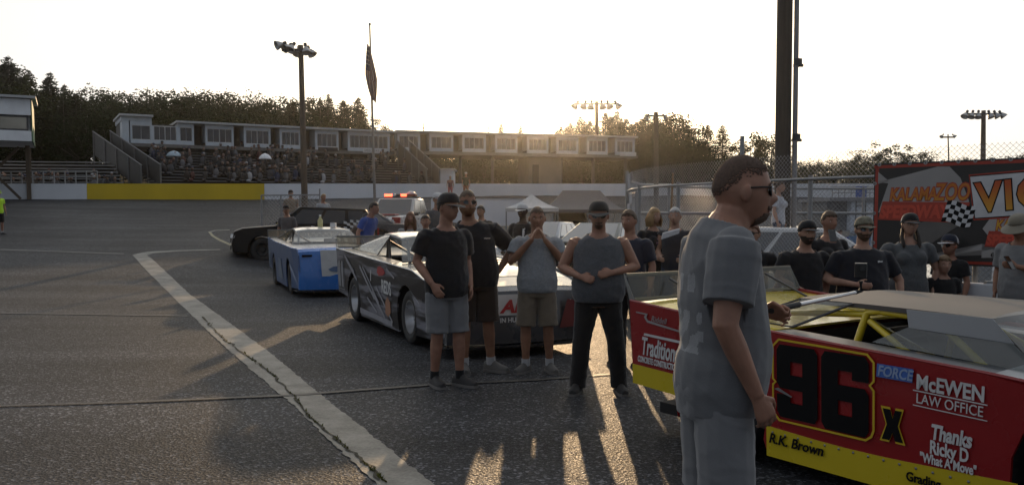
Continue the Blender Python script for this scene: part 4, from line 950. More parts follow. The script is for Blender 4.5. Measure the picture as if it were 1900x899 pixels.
# ---- blue and white car
uf = on(548, 544, 0); ur = on(517, 523, 0); hu = math.atan2(uf.y - ur.y, uf.x - ur.x)
hu = math.atan2(-.93, .36); fu = Vector((math.cos(hu), math.sin(hu), 0)); lu = Vector((-math.sin(hu), math.cos(hu), 0))
GREYB = paint_('silver_blue', (.14, .19, .27), .35, .3)
cB, SU, NU, topu = late_model(uf - fu * 3.72 + lu * .80, hu, 'blue and white race car parked behind the black one', dict(body=BLUE, side=paint_('side_blue_grey', (.05, .10, .22), .35, .3), deck=PWHITE, hood=PWHITE, nose=BLUE, roofm=PWHITE, cage=DKSTEEL, zr=1.08, zd=1.02, zh=1.0, zf=.98, zn=.96, roof=1.31, rim=RIMB))
panel(cB, NU(-.42, .42, .012), [(0, 0), (.62, 0), (.60, .52), (-.03, .52)], PWHITE, 'nose_stripe')
panel(cB, NU(-.30, .50, .018), [(0, .06), (.10, .11), (.30, .13), (.48, .12), (.30, .10), (.44, .09), (.46, .05), (.20, .04), (.44, .015), (.20, 0), (.05, .02)], mat('decal_blue_grey', (.10, .16, .28), .5), 'decal')
panel(cB, NU(-.80, .80, .014), [(0, 0), (.20, .01), (.20, .05), (0, .05)], LETB, 'decal')
panel(cB, SU(.10, .46, 0), [(0, 0), (.30, -.05), (.45, .30), (.10, .42)], GREYB, 'decal'); panel(cB, SU(2.0, .25, 0), [(0, 0), (.8, 0), (.6, .42), (.15, .45)], GREYB, 'decal')
bt = thing('drink_bottle', Vector((0, 0, 0)), 'pale yellow bottle standing on the roof of the blue race car', 'bottle')
bt.location = cB.location + fu * 1.75 + lu * .05 + Vector((0, 0, 1.365)); m = MB(); m.lathe([(.0, 0), (.055, 0), (.06, .02), (.06, .15), (.03, .20), (.022, .24), (.0, .24)], 14); m.build('bottle_body', mat('bottle_plastic', (.45, .42, .20), .4), bt, smooth=40); m = MB(); m.lathe([(0, .241), (.026, .241), (.026, .28), (0, .28)], 12); m.build('cap', LETW, bt, smooth=40)
bx = thing('small_box', cB.location + fu * 2.05 + lu * .30 + Vector((0, 0, 1.358)), 'small white box on the roof of the blue race car', 'box'); m = MB(); m.box((0, 0, .05), (.12, .16, .10)); m.build('carton', LETW, bx, bevel=.006); m = MB(); m.box((0, -.08, .103), (.10, .05, .006)); m.build('flap', LETW, bx)

# ---------------------------------------------------------------- road cars
def road_car(name, loc, rz, label, P, group=None, cat='car'):
    """side outline extruded to a rounded, tapered body; x forward, front at +x"""
    t = thing(name, loc, label, cat, rz, group); W = P['W'] / 2; r = P['r']; zb = P.get('zb', .24); L = P['L']
    def arch(cx, rad): return [(cx + rad * math.cos(a), r + rad * math.sin(a)) for a in [lerp(-.25, math.pi + .25, i / 12) for i in range(13)]]
    low = list(P['low'])                                          # top outline, rear to front
    out_ = low + [(L - .05, zb + .05), (P['wf'] + r + .10, zb)] + arch(P['wf'], r + .06) + [(P['wr'] + r + .1, zb)] + arch(P['wr'], r + .06) + [(.06, zb + .08)]
    m = MB(); zbelt = max(z for _, z in low)
    def ring_(s): 
        res = []
        for x, z in out_:
            e = min(1, max(0, (x) / .6)) * min(1, max(0, (L - x) / .8)); y = W - .10 * (1 - e) ** 2 - .07 * max(0, (z - .7) / .4) - .05 * max(0, (.55 - z) / .35)
            res.append(Vector((x, s * y, z)))
        return res
    A, B = ring_(-1), ring_(1); n = len(A)
    m.add(A + B, [tuple(range(n)), tuple(range(2 * n - 1, n - 1, -1))] + [(i, n + i, n + (i + 1) % n, (i + 1) % n) for i in range(n)])
    m.build('body', P['paint'], t, smooth=32, bevel=.035)
    gh = P['green']                                               # greenhouse outline: rear base, rear top, front top, front base
    (xa, za), (xb, zb2), (xc, zc), (xd, zd) = gh
    yb, yt = W - .08, W - P.get('tuck', .24)
    m = MB(); pts = []
    for s in (-1, 1): pts.append([Vector((xa, s * yb, za)), Vector((xb, s * yt, zb2)), Vector((xc, s * yt, zc)), Vector((xd, s * yb, zd))])
    m.rings(pts); m.build('cabin', P.get('cabinm', P['paint']), t, smooth=25, bevel=.03)
    def pane(quad, nm): 
        q = [Vector(p) for p in quad]; nn = (q[1] - q[0]).cross(q[2] - q[0]).normalized()
        c = sum(q, Vector()) / 4
        if nn.dot(c - Vector(((xa + xd) / 2, 0, (za + zc) / 2 - .1))) < 0: nn = -nn
        mm = MB(); mm.prism([p + nn * .004 for p in q], nn * .006); mm.build(nm, P.get('glass', CARG), t)
    def lerp3(a, b, f): return Vector(a).lerp(Vector(b), f)
    f0 = [Vector((xd, -yb, zd)), Vector((xd, yb, zd)), Vector((xc, yt, zc)), Vector((xc, -yt, zc))]; c = sum(f0, Vector()) / 4; pane([c.lerp(p, .88) for p in f0], 'windshield')
    f1 = [Vector((xa, -yb, za)), Vector((xa, yb, za)), Vector((xb, yt, zb2)), Vector((xb, -yt, zb2))]; c = sum(f1, Vector()) / 4; pane([c.lerp(p, .84) for p in f1], 'rear_window')
    for s in (-1, 1):
        lo0, lo1, hi0, hi1 = Vector((xa, s * yb, za)), Vector((xd, s * yb, zd)), Vector((xb, s * yt, zb2)), Vector((xc, s * yt, zc))
        cuts = P.get('cuts', (.06, .34, .66, .94))
        for u0, u1 in zip(cuts, cuts[1:]):
            q = [lo0.lerp(lo1, u0 + .02).lerp(hi0.lerp(hi1, u0 + .02), .10), lo0.lerp(lo1, u1 - .02).lerp(hi0.lerp(hi1, u1 - .02), .10), lo0.lerp(lo1, u1 - .02).lerp(hi0.lerp(hi1, u1 - .02), .86), lo0.lerp(lo1, u0 + .02).lerp(hi0.lerp(hi1, u0 + .02), .86)]
            pane(q, 'side_window')
        m = MB(); m.box((xd - .12, s * (W + .07), zd + .06), (.10, .18, .13)); m.build('side_mirror', P.get('mirror', P['paint']), t, bevel=.03)
        for cx in (P['wr'], P['wf']): wheel(t, Vector((cx, s * (W - .13), r)), r, .23, s, P.get('rim', RIM), 8)
        zl = P.get('zl', .72); m = MB(); m.prism([Vector((L - .16, s * (W - .13), zl + .07)), Vector((L - .02, s * (W - .42), zl + .06)), Vector((L + .002, s * (W - .42), zl - .06)), Vector((L - .10, s * (W - .10), zl - .05))], (.015, s * .015, 0)); m.build('headlight', HEADL, t)
        m = MB(); m.box((.05, s * (W - .15), zl + .12), (.06, .16, .22)); m.build('tail_light', TAILL, t, bevel=.01)
    m = MB()
    for cx in (P['wr'], P['wf']): m.box((cx, 0, r), (2 * r + .1, 2 * W - .44, 2 * r - .08))
    m.build('underbody', DARK, t)
    m = MB(); zg = P.get('zg', .62); m.box((L + .0, 0, zg), (.03, W * .95, P.get('hg', .16))); m.build('grille', P.get('grillem', DARK), t, bevel=.01)
    m = MB(); m.box((L + .005, 0, .42), (.03, W * 1.3, .14)); m.build('bumper_intake', DARK, t, bevel=.02)
    m = MB(); m.box((L + .012, 0, .50), (.012, .32, .10)); m.build('number_plate', LETW, t)
    for s in (-1, 1):
        m = MB()
        for u0 in P.get('handles', (.40, .68)):
            x = lerp(xa, xd, u0); m.box((x, s * (W - .035), za - .12), (.15, .03, .03))
        m.build('door_handle', P.get('mirror', P['paint']), t, bevel=.008)
    return t
CARG = mat('tinted_car_glass', (.02, .023, .025), .05, var=.1, spec=1.0, coat=1.0); HEADL = mat('headlight_lens', (.5, .52, .55), .12, var=.05, spec=.8); TAILL = mat('tail_lens', (.30, .01, .01), .2); CHROME = mat('chrome', (.6, .6, .61), .12, metal=1.0)
SUVB = mat('paint_suv_black', (.004, .004, .005), .35, var=.05, spec=.22)
SUVG = mat('suv_dark_glass', (.008, .009, .010), .06, var=.1, spec=.7)
SUVP = dict(L=4.55, W=1.86, r=.36, wf=3.62, wr=.92, paint=SUVB, low=[(.04, .70), (.06, 1.08), (.9, 1.12), (2.8, 1.11), (3.3, 1.09), (4.2, 1.02), (4.46, .92), (4.53, .55)], green=[(.10, 1.10), (.42, 1.62), (2.45, 1.69), (3.22, 1.09)], rim=RIMB, glass=SUVG, tuck=.26, zl=.78, zg=.66, cuts=(.05, .30, .60, .94))
sv = onground(528, 27.0)
sg = road_car('suv_car', sv, 0, 'black SUV with a checkered flag graphic on its side, behind the blue race car', SUVP)
ang = math.pi + .30; sg.rotation_euler = (R(.0), R(0), ang); sg.location = onground(565, 28.6) - Vector((math.cos(ang), math.sin(ang), 0)) * 2.3
m = MB(); m.mi = 0                                                # checkered flag graphic on the visible (left) side
mats_ = [LETW, LETB]
for i in range(18):
    for k in range(4):
        x = .55 + i * .10; zc_ = .80 + .05 * math.sin(i * .55) + k * .085 - .02 * i * .35 + (.10 if i < 6 else 0)
        if (i + k) % 2: continue
        m.prism([Vector((x, .937, zc_)), Vector((x + .10, .937, zc_ + .02)), Vector((x + .10, .937, zc_ + .10)), Vector((x, .937, zc_ + .08))], (0, .004, 0))
m.build('checkered_graphic', LETW, sg)
CARP = dict(L=4.5, W=1.8, r=.33, wf=3.55, wr=.95, paint=SILV, low=[(.04, .62), (.10, .92), (.9, .96), (2.9, .92), (3.6, .86), (4.3, .72), (4.46, .55)], green=[(.45, .94), (1.15, 1.42), (2.25, 1.44), (3.25, .92)], tuck=.30, zl=.66, zg=.55)
p = onground(1080, 27.5); road_car('parked_car', p - Vector((0, 0, 0)) + Vector((-.4, 1.6, 0)), R(-112), 'silver car with bright hood behind the men, sun glaring on its windshield', dict(CARP, paint=paint_('silver_grey', (.26, .28, .31), .22, .5, .3)))
p = onground(1110, 22.5); road_car('parked_car', p + Vector((1.2, 2.9, 0)), R(-118), 'dark green car with shining hood, nearer than the silver car', dict(CARP, paint=paint_('dark_green', (.012, .022, .014), .2, .6)))
p = onground(655, 33); road_car('parked_car', p + Vector((2.0, 0, 0)), R(187), 'grey car just visible behind the black SUV roof', dict(CARP, paint=CHARC))
PKP = dict(L=5.7, W=2.0, r=.40, wf=4.65, wr=1.20, zb=.34, paint=PWHITE, low=[(.04, .75), (.06, 1.14), (2.2, 1.16), (3.9, 1.16), (4.3, 1.20), (5.45, 1.12), (5.62, 1.0), (5.66, .6)], green=[(2.15, 1.15), (2.35, 1.86), (3.55, 1.88), (4.25, 1.17)], tuck=.22, zl=.96, zg=.92, hg=.30, cuts=(.05, .48, .93))
pk = road_car('pickup_truck', onground(1068, 43) + Vector((0, 5.6, 0)), R(-92), 'white pickup with cab marker lights, facing the camera by the tents', dict(PKP, paint=paint_('pickup_white', (.55, .55, .55))), cat='pickup truck')
for k in range(5):
    m = MB(); m.box((3.58, -.5 + .25 * k, 1.90), (.10, .09, .05)); m.build('marker_light', HEADL, pk, bevel=.01)
# red and white rescue pickup with a light bar
tp = onground(738, 35.0)
tr = road_car('pickup_truck', tp + Vector((.5, 5.55, .1)), R(-103), 'red and white rescue pickup with flashing red light bar, facing the camera', dict(PKP, paint=paint_('truck_white', (.42, .41, .41)), cabinm=paint_('truck_white', (.42, .41, .41)), grillem=CHROME, mirror=DKSTEEL), cat='pickup truck')
TR_RED = paint_('truck_red', (.30, .02, .02), .3, .4)
m = MB(); 
for s in (-1, 1): m.box((5.60, s * .74, .96), (.14, .34, .30))
m.build('front_fender', TR_RED, tr, bevel=.03)
m = MB(); m.box((5.70, 0, .93), (.05, .92, .34)); gg = m.build('grille_surround', CHROME, tr, bevel=.02)
m = MB()
for s in (-1, 1):
    for zz in (-1, 1): m.box((5.72, s * .21, .93 + zz * .075), (.03, .37, .11))
m.build('grille_opening', DARK, gg, bevel=.01)
m = MB(); m.box((5.72, 0, .60), (.22, 1.9, .22)); m.build('front_bumper', mat('bumper_black', (.03, .03, .03), .5), tr, bevel=.03)
m = MB(); m.box((5.0, 0, 1.205), (.5, 1.1, .06)); m.build('hood_scoop', TR_RED, tr, bevel=.02)
m = MB(); m.box((2.95, 0, 1.94), (.26, 1.45, .06)); lbar = m.build('light_bar', DKSTEEL, tr, bevel=.01)
BEAC = mat('beacon_red_lit', (1.0, .07, .03), .3, emit=7); BEACD = mat('beacon_lens_unlit', (.16, .03, .02), .25); 
for y, mm_, sz in ((-.58, BEAC, .30), (-.32, HEADL, .12), (-.10, DKSTEEL, .22), (.13, BEAC, .26), (.46, BEACD, .40)):
    m = MB(); m.box((2.95, y, 2.02), (.24, sz, .11)); m.build('beacon', mm_, lbar, bevel=.02)
m = MB(); m.ell((2.55, .28, 2.06), (.20, .20, .14), 16, 10); m.build('roof_dome', mat('dome_white', (.55, .5, .5), .3), tr, smooth=180)
m = MB(); m.box((5.84, -.30, .66), (.05, .22, .11)); m.build('bumper_flasher', BEAC, tr, bevel=.01)
# cars beyond the wire fence
road_car('parked_car', onground(1470, 14.2) + Vector((1.7, .2, 0)), R(176), 'white car behind the wire fence, its roof just above the people', dict(CARP, paint=PWHITE))
road_car('parked_car', onground(1800, 12.6) + Vector((-1.0, .9, -.35)), R(2), 'white car behind the barrier below the banner', dict(CARP, paint=PWHITE))
for (px, d, body, hd_, lb, a) in ((1490, 25, paint_('pink', (.45, .05, .12)), PWHITE, 'pink and white race car far behind the fence', 200), (1530, 27.5, paint_('royal_blue', (.04, .07, .35)), YEL, 'royal blue race car far behind the fence', 205), (1515, 20.5, paint_('orange_red', (.5, .07, .02)), BLK, 'orange red race car behind the fence posts', 195), (1590, 30, paint_('sky_blue', (.08, .2, .4)), BLK, 'dark and pale blue race car near the white block building', 185)):
    late_model(onground(px, d), R(a), lb, dict(body=body, hood=hd_, deck=body, roofm=hd_, cage=DKSTEEL), group='race cars parked behind the fence')

M_ = Matrix.Translation((3.20, -(.96 - .17 - .03) - .149, .345))
for k, ch in enumerate('icr'):
    a = R(150 - k * 16); text_on(ch, .10, LETW, M_ @ frame(Vector((math.cos(a) * .235, 0, math.sin(a) * .235)), Vector((math.sin(a), 0, -math.cos(a))), Vector((math.cos(a), 0, math.sin(a))), Vector((0, -1, 0))), c96, name='tyre_lettering', fat=.002)
# ---------------------------------------------------------------- poles, flag, fence, banner, tents, barriers
def lamp_head(t, p, d, m1=STEEL, s=1.0):
    """one sports floodlight: dark ballast and a bell reflector pointing along d"""
    x, y, z = basis(Vector(d)); M = frame(Vector(p), x, y, z) @ Matrix.Scale(s, 4)
    m = MB(); m.lathe([(.0, -.16), (.10, -.16), (.11, -.02), (.06, .06)], 10, M); o = m.build('floodlight', DKSTEEL, t, smooth=40)
    m = MB(); m.lathe([(.06, .05), (.12, .12), (.24, .34), (.30, .50), (.29, .50), (.11, .13), (.0, .10)], 14, M); m.build('reflector', mat('floodlight_reflector', (.30, .31, .32), .35, metal=.6), o, smooth=60)
def light_pole(px_b, px_t, py_t, d, label, heads, r0=.16, r1=.10, arm=None, zb=None, ms=1.0, wood=WOOD):
    b = onground(px_b, d); top = at(px_t, py_t, d)
    t = thing('light_pole', b, label, 'light pole', group=None); inv = Matrix.Translation(-b)
    m = MB(); m.M = inv; m.tube([b - Vector((0, 0, .2)), b.lerp(top, .5), top], [r0, (r0 + r1) / 2, r1], 12); m.build('pole', wood, t, smooth=60)
    if arm:
        m = MB(); m.M = inv; m.beam(top + Vector((arm[0], -.1, -.25)), top + Vector((arm[1], -.1, -.25)), .12); m.build('crossarm', DKSTEEL, t)
    for (dx, dy, dz, dr) in heads: lamp_head(t, top - b + Vector((dx, dy, dz)), dr, s=ms)
    return t
light_pole(567, 558, 84, 44, 'grey wooden light pole with angled floodlights in front of the main grandstand',
    [(-.78, -.2, .05, (-.75, -.5, -.35)), (-.55, .1, .02, (-.5, -.6, -.5)), (-.33, -.1, .0, (-.3, -.6, -.8)), (-.15, .2, -.1, (-.1, -.5, -.9)), (.25, -.1, -.05, (.2, -.3, -.9)), (.32, .3, -.1, (.5, -.2, -.8))], .17, .12, arm=(-.9, .45), ms=.8)
light_pole(1108, 1107, 188, 80, 'hazy light pole with a row of floodlights beside the sun', [(dx, 0, -.1, (dx * .35, -.3, -.85)) for dx in (-1.7, -1.0, -.45, .45, 1.0, 1.7)], .22, .15, arm=(-1.9, 1.9), ms=1.15)
light_pole(1217, 1217, 208, 58, 'plain wooden pole in front of the dark conifers', [(-.5, 0, -.2, (-.5, -.3, -.8)), (.5, 0, -.2, (.5, -.3, -.8))], .18, .14, arm=(-.7, .7), ms=.6)
light_pole(1820, 1825, 205, 62, 'light pole with six floodlights above the banner', [(dx, 0, -.12, (dx * .5, -.3, -.8)) for dx in (-1.15, -.75, -.35, .38, .78, 1.15)], .20, .14, arm=(-1.25, 1.25), ms=.85)
light_pole(1760, 1759, 249, 75, 'small slim pole with two lamps, left of the six lamp pole', [(-.42, 0, -.05, (-.6, -.3, -.6)), (.42, 0, -.05, (.6, -.3, -.6))], .07, .05, arm=(-.5, .5), ms=.55, wood=DKSTEEL)
# tall pair of poles out of the top of the picture
b = Vector(((1451 - 950) / FPX * 16.5, 16.5, 0)); tp_ = at(1459, -180, 16.5)
t = thing('utility_pole', b, 'very thick tall pole rising out of the picture behind the fence', 'utility pole'); m = MB(); m.tube([(0, 0, -.2), (tp_ - b)], [.148, .135], 20); m.build('pole', mat('dark_pole_wood', (.05, .042, .036), .85, var=.3, scale=3, bump=.3, stretch=(8, 8, .4)), t, smooth=60)
m = MB()
for zz in (3.0, 4.35): m.beam((.12, -.05, zz), (.30, -.05, zz), .05)
m.build('bracket', DKSTEEL, t)
b2 = Vector(((1473 - 950) / FPX * 16.4, 16.4, 0)); tp2 = at(1481, -180, 16.4)
t = thing('utility_pole', b2, 'slim grey pipe strapped beside the very thick pole', 'utility pole'); m = MB(); m.tube([(0, 0, -.2), (tp2 - b2)], [.048, .045], 14); m.build('pipe', mat('grey_conduit', (.20, .20, .21), .5, metal=.5), t, smooth=60)
m = MB()
for zz in (3.05, 4.4): m.lathe([(.07, zz - .06), (.075, zz - .06), (.075, zz + .06), (.07, zz + .06)], 14)
m.build('clamp', DKSTEEL, t)
# thin masts above the suites
for (px, d, lb) in ((786, 70, 'thin mast on the roof of the second suite row, left one'), (907, 71, 'thin mast on the roof of the second suite row, nearest the sun')):
    a = at(px, 246, d); c_ = at(px, 228, d); t = thing('roof_mast', a, lb, 'mast'); m = MB(); m.tube([(0, 0, -.15), c_ - a], .035, 6); m.build('rod', DKSTEEL, t); m = MB(); m.box((0, 0, .35), (.10, .06, .16)); m.build('junction_box', DKSTEEL, t)
# overhead wire
wr_ = thing('overhead_wire', at(1345, -20, 40), 'single thin wire crossing the bright sky', 'wire'); a = at(1345, -20, 40); c_ = at(1287, 205, 62); m = MB(); m.tube([Vector((0, 0, 0)), (c_ - a) * .5 - Vector((0, 0, .12)), c_ - a], .009, 5); m.build('strand', mat('wire_grey', (.30, .30, .32), .6), wr_)
# flagpole and drooping flag
fb_ = onground(697, 45); ft = at(686, 47, 45)
t = thing('flagpole', fb_, 'slim grey flagpole standing before the white track wall', 'flagpole'); m = MB(); m.tube([(0, 0, -.1), (ft - fb_) * .5, ft - fb_], [.075, .06, .04], 10); m.build('pole', mat('flagpole_grey', (.22, .21, .20), .5, metal=.5), t, smooth=60); m = MB(); m.ell(ft - fb_ + Vector((0, 0, .05)), (.07, .07, .07), 10, 7); m.build('finial', STEEL, t, smooth=180)
ftop = at(686.5, 80, 44.95)
fl_ = thing('flag', ftop, 'striped flag with a starred blue corner hanging limp from the flagpole', 'flag')
FR_, FW_, FBL = mat('flag_red', (.14, .02, .022), .8), mat('flag_white', (.26, .25, .25), .8), mat('flag_blue', (.02, .025, .07), .8)
m = MB(); nu, nv = 26, 40; H_ = 3.0
def flagp(i, j):
    u = i / nu; v = j / nv                                         # u along the fly, gathered; v down the hoist
    wd_ = .60 * math.sin(min(1, v * 1.5 + .18) * math.pi * .5) * (1 - .62 * max(0, v - .55) / .45)
    fold = math.sin(u * 15 + v * 2.2) * .07 * (1 - .3 * v) + math.sin(u * 7 + 1.3) * .05
    x = -.02 + (-.05 + wd_ * (u - .45)) + .20 * v ** 1.4 + .03 * math.sin(v * 6 + u * 3)
    return Vector((x, -.06 + fold, -H_ * v * (1 - .10 * (1 - u) * v) - .35 * u * (1 - v)))
for j in range(nv + 1):
    for i in range(nu + 1): m.v.append(tuple(flagp(i, j)))
for j in range(nv):
    for i in range(nu):
        m.f.append((j * (nu + 1) + i, j * (nu + 1) + i + 1, (j + 1) * (nu + 1) + i + 1, (j + 1) * (nu + 1) + i))
        m.m.append(2 if (j < nv * .45 and i < nu * .48) else ((i * 13 // nu + j * 5 // nv) % 2))
fo = m.build('cloth', [FR_, FW_, FBL], fl_, smooth=180, fix=False); 
m = MB()
for j in range(1, 16, 3):
    for i in range(1, 11, 3):
        p = flagp(i + .5, j + .5); m.ell(p + Vector((0, -.012, 0)), (.03, .008, .03), 6, 4)
m.build('stars', FW_, fl_)
m = MB()
for z in (0, -2.6): m.tube([(-.01, -.06, z), (.06 + .012 * -z, .05, z)], .012, 5)
m.build('halyard_clips', STEEL, fl_)

# chain link fence
WIREM = mat('chain_link_wire', (.30, .30, .31), .4, metal=.75)
def chain(t, path, z0, z1, cell=.062, r=.0021, name='wire_mesh'):
    """diamond mesh of real wires following a path of (x, y) points"""
    P = [Vector((*p, 0)) for p in path]; S = [0]
    for a, b in zip(P, P[1:]): S.append(S[-1] + (b - a).length)
    def pos(s):
        s = max(0, min(S[-1], s))
        for i in range(len(P) - 1):
            if s <= S[i + 1] + 1e-9: return P[i].lerp(P[i + 1], (s - S[i]) / (S[i + 1] - S[i]))
        return P[-1]
    m = MB(); H_ = z1 - z0; n = int((S[-1] + H_) / cell); st = 4
    for k in range(-int(H_ / cell), n):
        for sg in (1, -1):
            s0 = k * cell if sg > 0 else k * cell + H_; pts = []
            for q in range(st + 1):
                s = s0 + sg * H_ * q / st
                if -.001 <= s <= S[-1] + .001: pts.append((s, z0 + H_ * q / st))
            if len(pts) < 2: continue
            vs = [pos(s) + Vector((0, 0, z)) for s, z in pts]
            rs = []
            for i, p in enumerate(vs):
                d = (vs[min(i + 1, len(vs) - 1)] - vs[max(i - 1, 0)]).normalized(); x, y, _ = basis(d, (0, 0, 1))
                rs.append([p + x * r, p + (y * .87 - x * .5) * r, p - (y * .87 + x * .5) * r])
            m.rings(rs, cap=False)
    return m.build(name, WIREM, t, fix=False)
def fx(px, d): return ((px - 950) / FPX * d, d)
FP = [fx(2050, 9.2), fx(1640, 10.9), fx(1500, 11.7), fx(1400, 12.5), fx(1310, 13.4), fx(1240, 14.3), fx(1198, 15.2), fx(1172, 16.3), fx(1163, 17.6)]
def rail_along(t, path, z, r, name='rail', m=STEEL):
    mm = MB(); mm.tube([(x, y, z) for x, y in path], r, 8); return mm.build(name, m, t, smooth=60)
cf = thing('chain_link_fence', (0, 0, 0), 'tall curved chain link fence running from the gate corner to the banner', 'fence')
chain(cf, FP, .12, 2.43); rail_along(cf, FP, 2.10, .019, 'top_rail')
for (px, d, h_) in ((2040, 9.25, 2.2), (1815, 10.0, 2.2), (1503, 11.72, 2.15), (1375, 12.75, 2.75), (1258, 14.05, 2.15), (1186, 15.6, 2.15), (1163, 17.6, 2.5)):
    x, y = fx(px, d); m = MB(); m.tube([(x, y + .04, 0), (x, y + .04, h_)], .032, 10); m.build('post', STEEL, cf, smooth=60)
FP2 = [fx(1163, 17.6), fx(1185, 19.5), fx(1240, 21), fx(1330, 22), fx(1450, 22.5), fx(1640, 22.5)]
cf2 = thing('chain_link_fence', (0, 0, 0), 'far side of the fenced pen, with a bright bent rail', 'fence'); chain(cf2, FP2, .1, 2.35, cell=.09, r=.0026); rail_along(cf2, FP2, 2.30, .028, 'top_rail'); rail_along(cf2, FP2, 1.68, .038, 'guard_rail')
for (px, d) in ((1240, 21), (1330, 22), (1450, 22.5), (1600, 22.5)):
    x, y = fx(px, d); m = MB(); m.tube([(x, y, 0), (x, y, 2.35)], .035, 10); m.build('post', STEEL, cf2, smooth=60)
gp = thing('gate_panel', (*fx(1168, 16.8), 0), 'pale narrow gate panel at the left end of the curved fence', 'gate'); m = MB(); m.box((.10, .3, 1.0), (.05, .9, 1.9)); m.build('panel', mat('gate_sheet', (.36, .37, .38), .5, metal=.3), gp, bevel=.01); m = MB(); m.tube([(.10, -.16, 0), (.10, -.16, 2.05), (.10, .75, 2.05), (.10, .75, 0)], .03, 8); m.build('frame', STEEL, gp)
sl = thing('leaning_pole', (*fx(1236, 14.0), 0), 'thin wooden pole leaning against the curved fence', 'pole'); m = MB(); m.tube([(0, 0, .0), (.14, .25, 2.3)], .016, 6); m.build('shaft', mat('pale_wood', (.28, .18, .10), .7), sl); m = MB(); m.tube([(.14, .25, 2.3), (.146, .26, 2.36)], .02, 6); m.build('tip', DKSTEEL, sl)

# white barrier under the fence
def barrier(x0, x1, label):
    a = Vector((*fx(*x0), 0)); b = Vector((*fx(*x1), 0)); t = thing('concrete_barrier', a.lerp(b, .5), label, 'barrier', group='white concrete barriers below the fence'); inv = Matrix.Translation(-t.location)
    u = (b - a).normalized(); n_ = Vector((u.y, -u.x, 0)); n_ = n_ if n_.y < 0 else -n_
    prof = [(.26, 0), (.26, .08), (.14, .32), (.09, .88), (-.09, .88), (-.14, .32), (-.26, .08), (-.26, 0)]
    m = MB(); m.M = inv; m.rings([[p + n_ * q + Vector((0, 0, z)) for q, z in prof] for p in (a, b)]); m.build('block', mat('barrier_white', (.52, .54, .57), .7, var=.12, scale=2, bump=.1), t, bevel=.015)
    m = MB(); m.M = inv
    for f in (.2, .8): p = a.lerp(b, f); m.box(tuple(p + Vector((0, 0, .895))), (.12, .06, .03))
    m.build('lifting_lug', STEEL, t)
barrier((1380, 12.1), (1520, 11.2), 'white barrier block glimpsed between the black tees at the left'); barrier((1524, 11.18), (1690, 10.3), 'white barrier block behind the woman with braids'); barrier((1694, 10.28), (1880, 9.55), 'white barrier block below the banner, right of the children'); barrier((1885, 9.53), (2110, 8.8), 'white barrier block at the far right edge')

def graded(name, c0, c1, z0, z1):
    """printer's ink running from one colour to another up the letter"""
    m = mat(name, c0, .5); n = m.node_tree; t = n.nodes.new('ShaderNodeTexCoord'); sx = n.nodes.new('ShaderNodeSeparateXYZ'); r = n.nodes.new('ShaderNodeMapRange'); mx_ = n.nodes.new('ShaderNodeMix'); mx_.data_type = 'RGBA'
    r.inputs[1].default_value = z0; r.inputs[2].default_value = z1; mx_.inputs[6].default_value = (*c0, 1); mx_.inputs[7].default_value = (*c1, 1)
    n.links.new(t.outputs['Object'], sx.inputs[0]); n.links.new(sx.outputs[2], r.inputs[0]); n.links.new(r.outputs[0], mx_.inputs[0]); n.links.new(mx_.outputs[2], n.nodes['Principled BSDF'].inputs['Base Color']); return m
# big printed banner on the fence
BA = Vector((*fx(1622, 10.75), 0)); BB = Vector((*fx(2060, 9.0), 0)); u = (BB - BA).normalized(); n_ = Vector((u.y, -u.x, 0)); n_ = n_ if n_.y < 0 else -n_
BA = BA + n_ * .05; zt_ = at(1622, 304, BA.y).z; zb_ = at(1622, 486, BA.y).z
bn = thing('banner', BA + Vector((0, 0, zb_)), 'large black, white and red printed track banner tied to the fence', 'banner'); WB = (BB - BA).length; HB = zt_ - zb_
print('banner', WB, HB)
UP = Vector((0, 0, 1))
def BM(x, z, off): return frame(u * x + UP * z + n_ * off, u, UP, n_)
BBLK = mat('banner_black', (.020, .019, .019), .55, var=.35, scale=2.5); BGRY = mat('banner_silver', (.30, .29, .285), .5, var=.18, scale=1.5); BRED = mat('banner_red', (.33, .035, .018), .5); BORG = graded('print_orange', (.55, .30, .02), (.42, .07, .012), .58, .90); BYEL = graded('print_gold', (.58, .40, .02), (.45, .14, .012), .56, .80); BWHT = mat('banner_white', (.50, .51, .53), .5); BCHR = mat('banner_grey_streak', (.10, .095, .09), .5, var=.3, scale=3)
def shp(pts, m_, off, name='print'): return panel(bn, BM(0, 0, off), pts, m_, name, .0012)
shp([(0, 0), (WB, 0), (WB, HB), (0, HB)], BBLK, 0, 'cloth')
for r4 in ([(0, HB - .055), (WB, HB - .055), (WB, HB - .02), (0, HB - .02)], [(0, .02), (WB, .02), (WB, .05), (0, .05)], [(.015, .02), (.055, .02), (.055, HB - .02), (.015, HB - .02)]): shp(r4, BRED, .002, 'border')
h = HB
# pixel helper for this flat print: banner pixel box 1622..1900 wide is 1.75 m or so
def pz(px, py):
    k = (px - 950) / FPX                                           # where the view column meets the banner plane
    s_ = (k * BA.y - BA.x) / (u.x - k * u.y); d = BA.y + u.y * s_; return (s_, at(px, py, d).z - zb_)
def PX(pts): return [pz(*p) for p in pts]
shp(PX([(1626, 338), (1735, 309), (1757, 309), (1778, 330), (1795, 372), (1795, 378), (1712, 398), (1700, 394), (1628, 394), (1645, 340)]), BGRY, .003)
shp(PX([(1626, 319), (1646, 336), (1626, 341)]), BGRY, .003)
shp(PX([(1694, 418), (1790, 380), (1812, 392), (1700, 440)]), BCHR, .003)
shp(PX([(1697, 422), (1715, 460), (1790, 410), (1800, 396)]), BCHR, .0035)
shp(PX([(1690, 478), (1760, 478), (1822, 452), (1822, 478), (1905, 478), (1905, 470), (1840, 462)]), BGRY, .003)
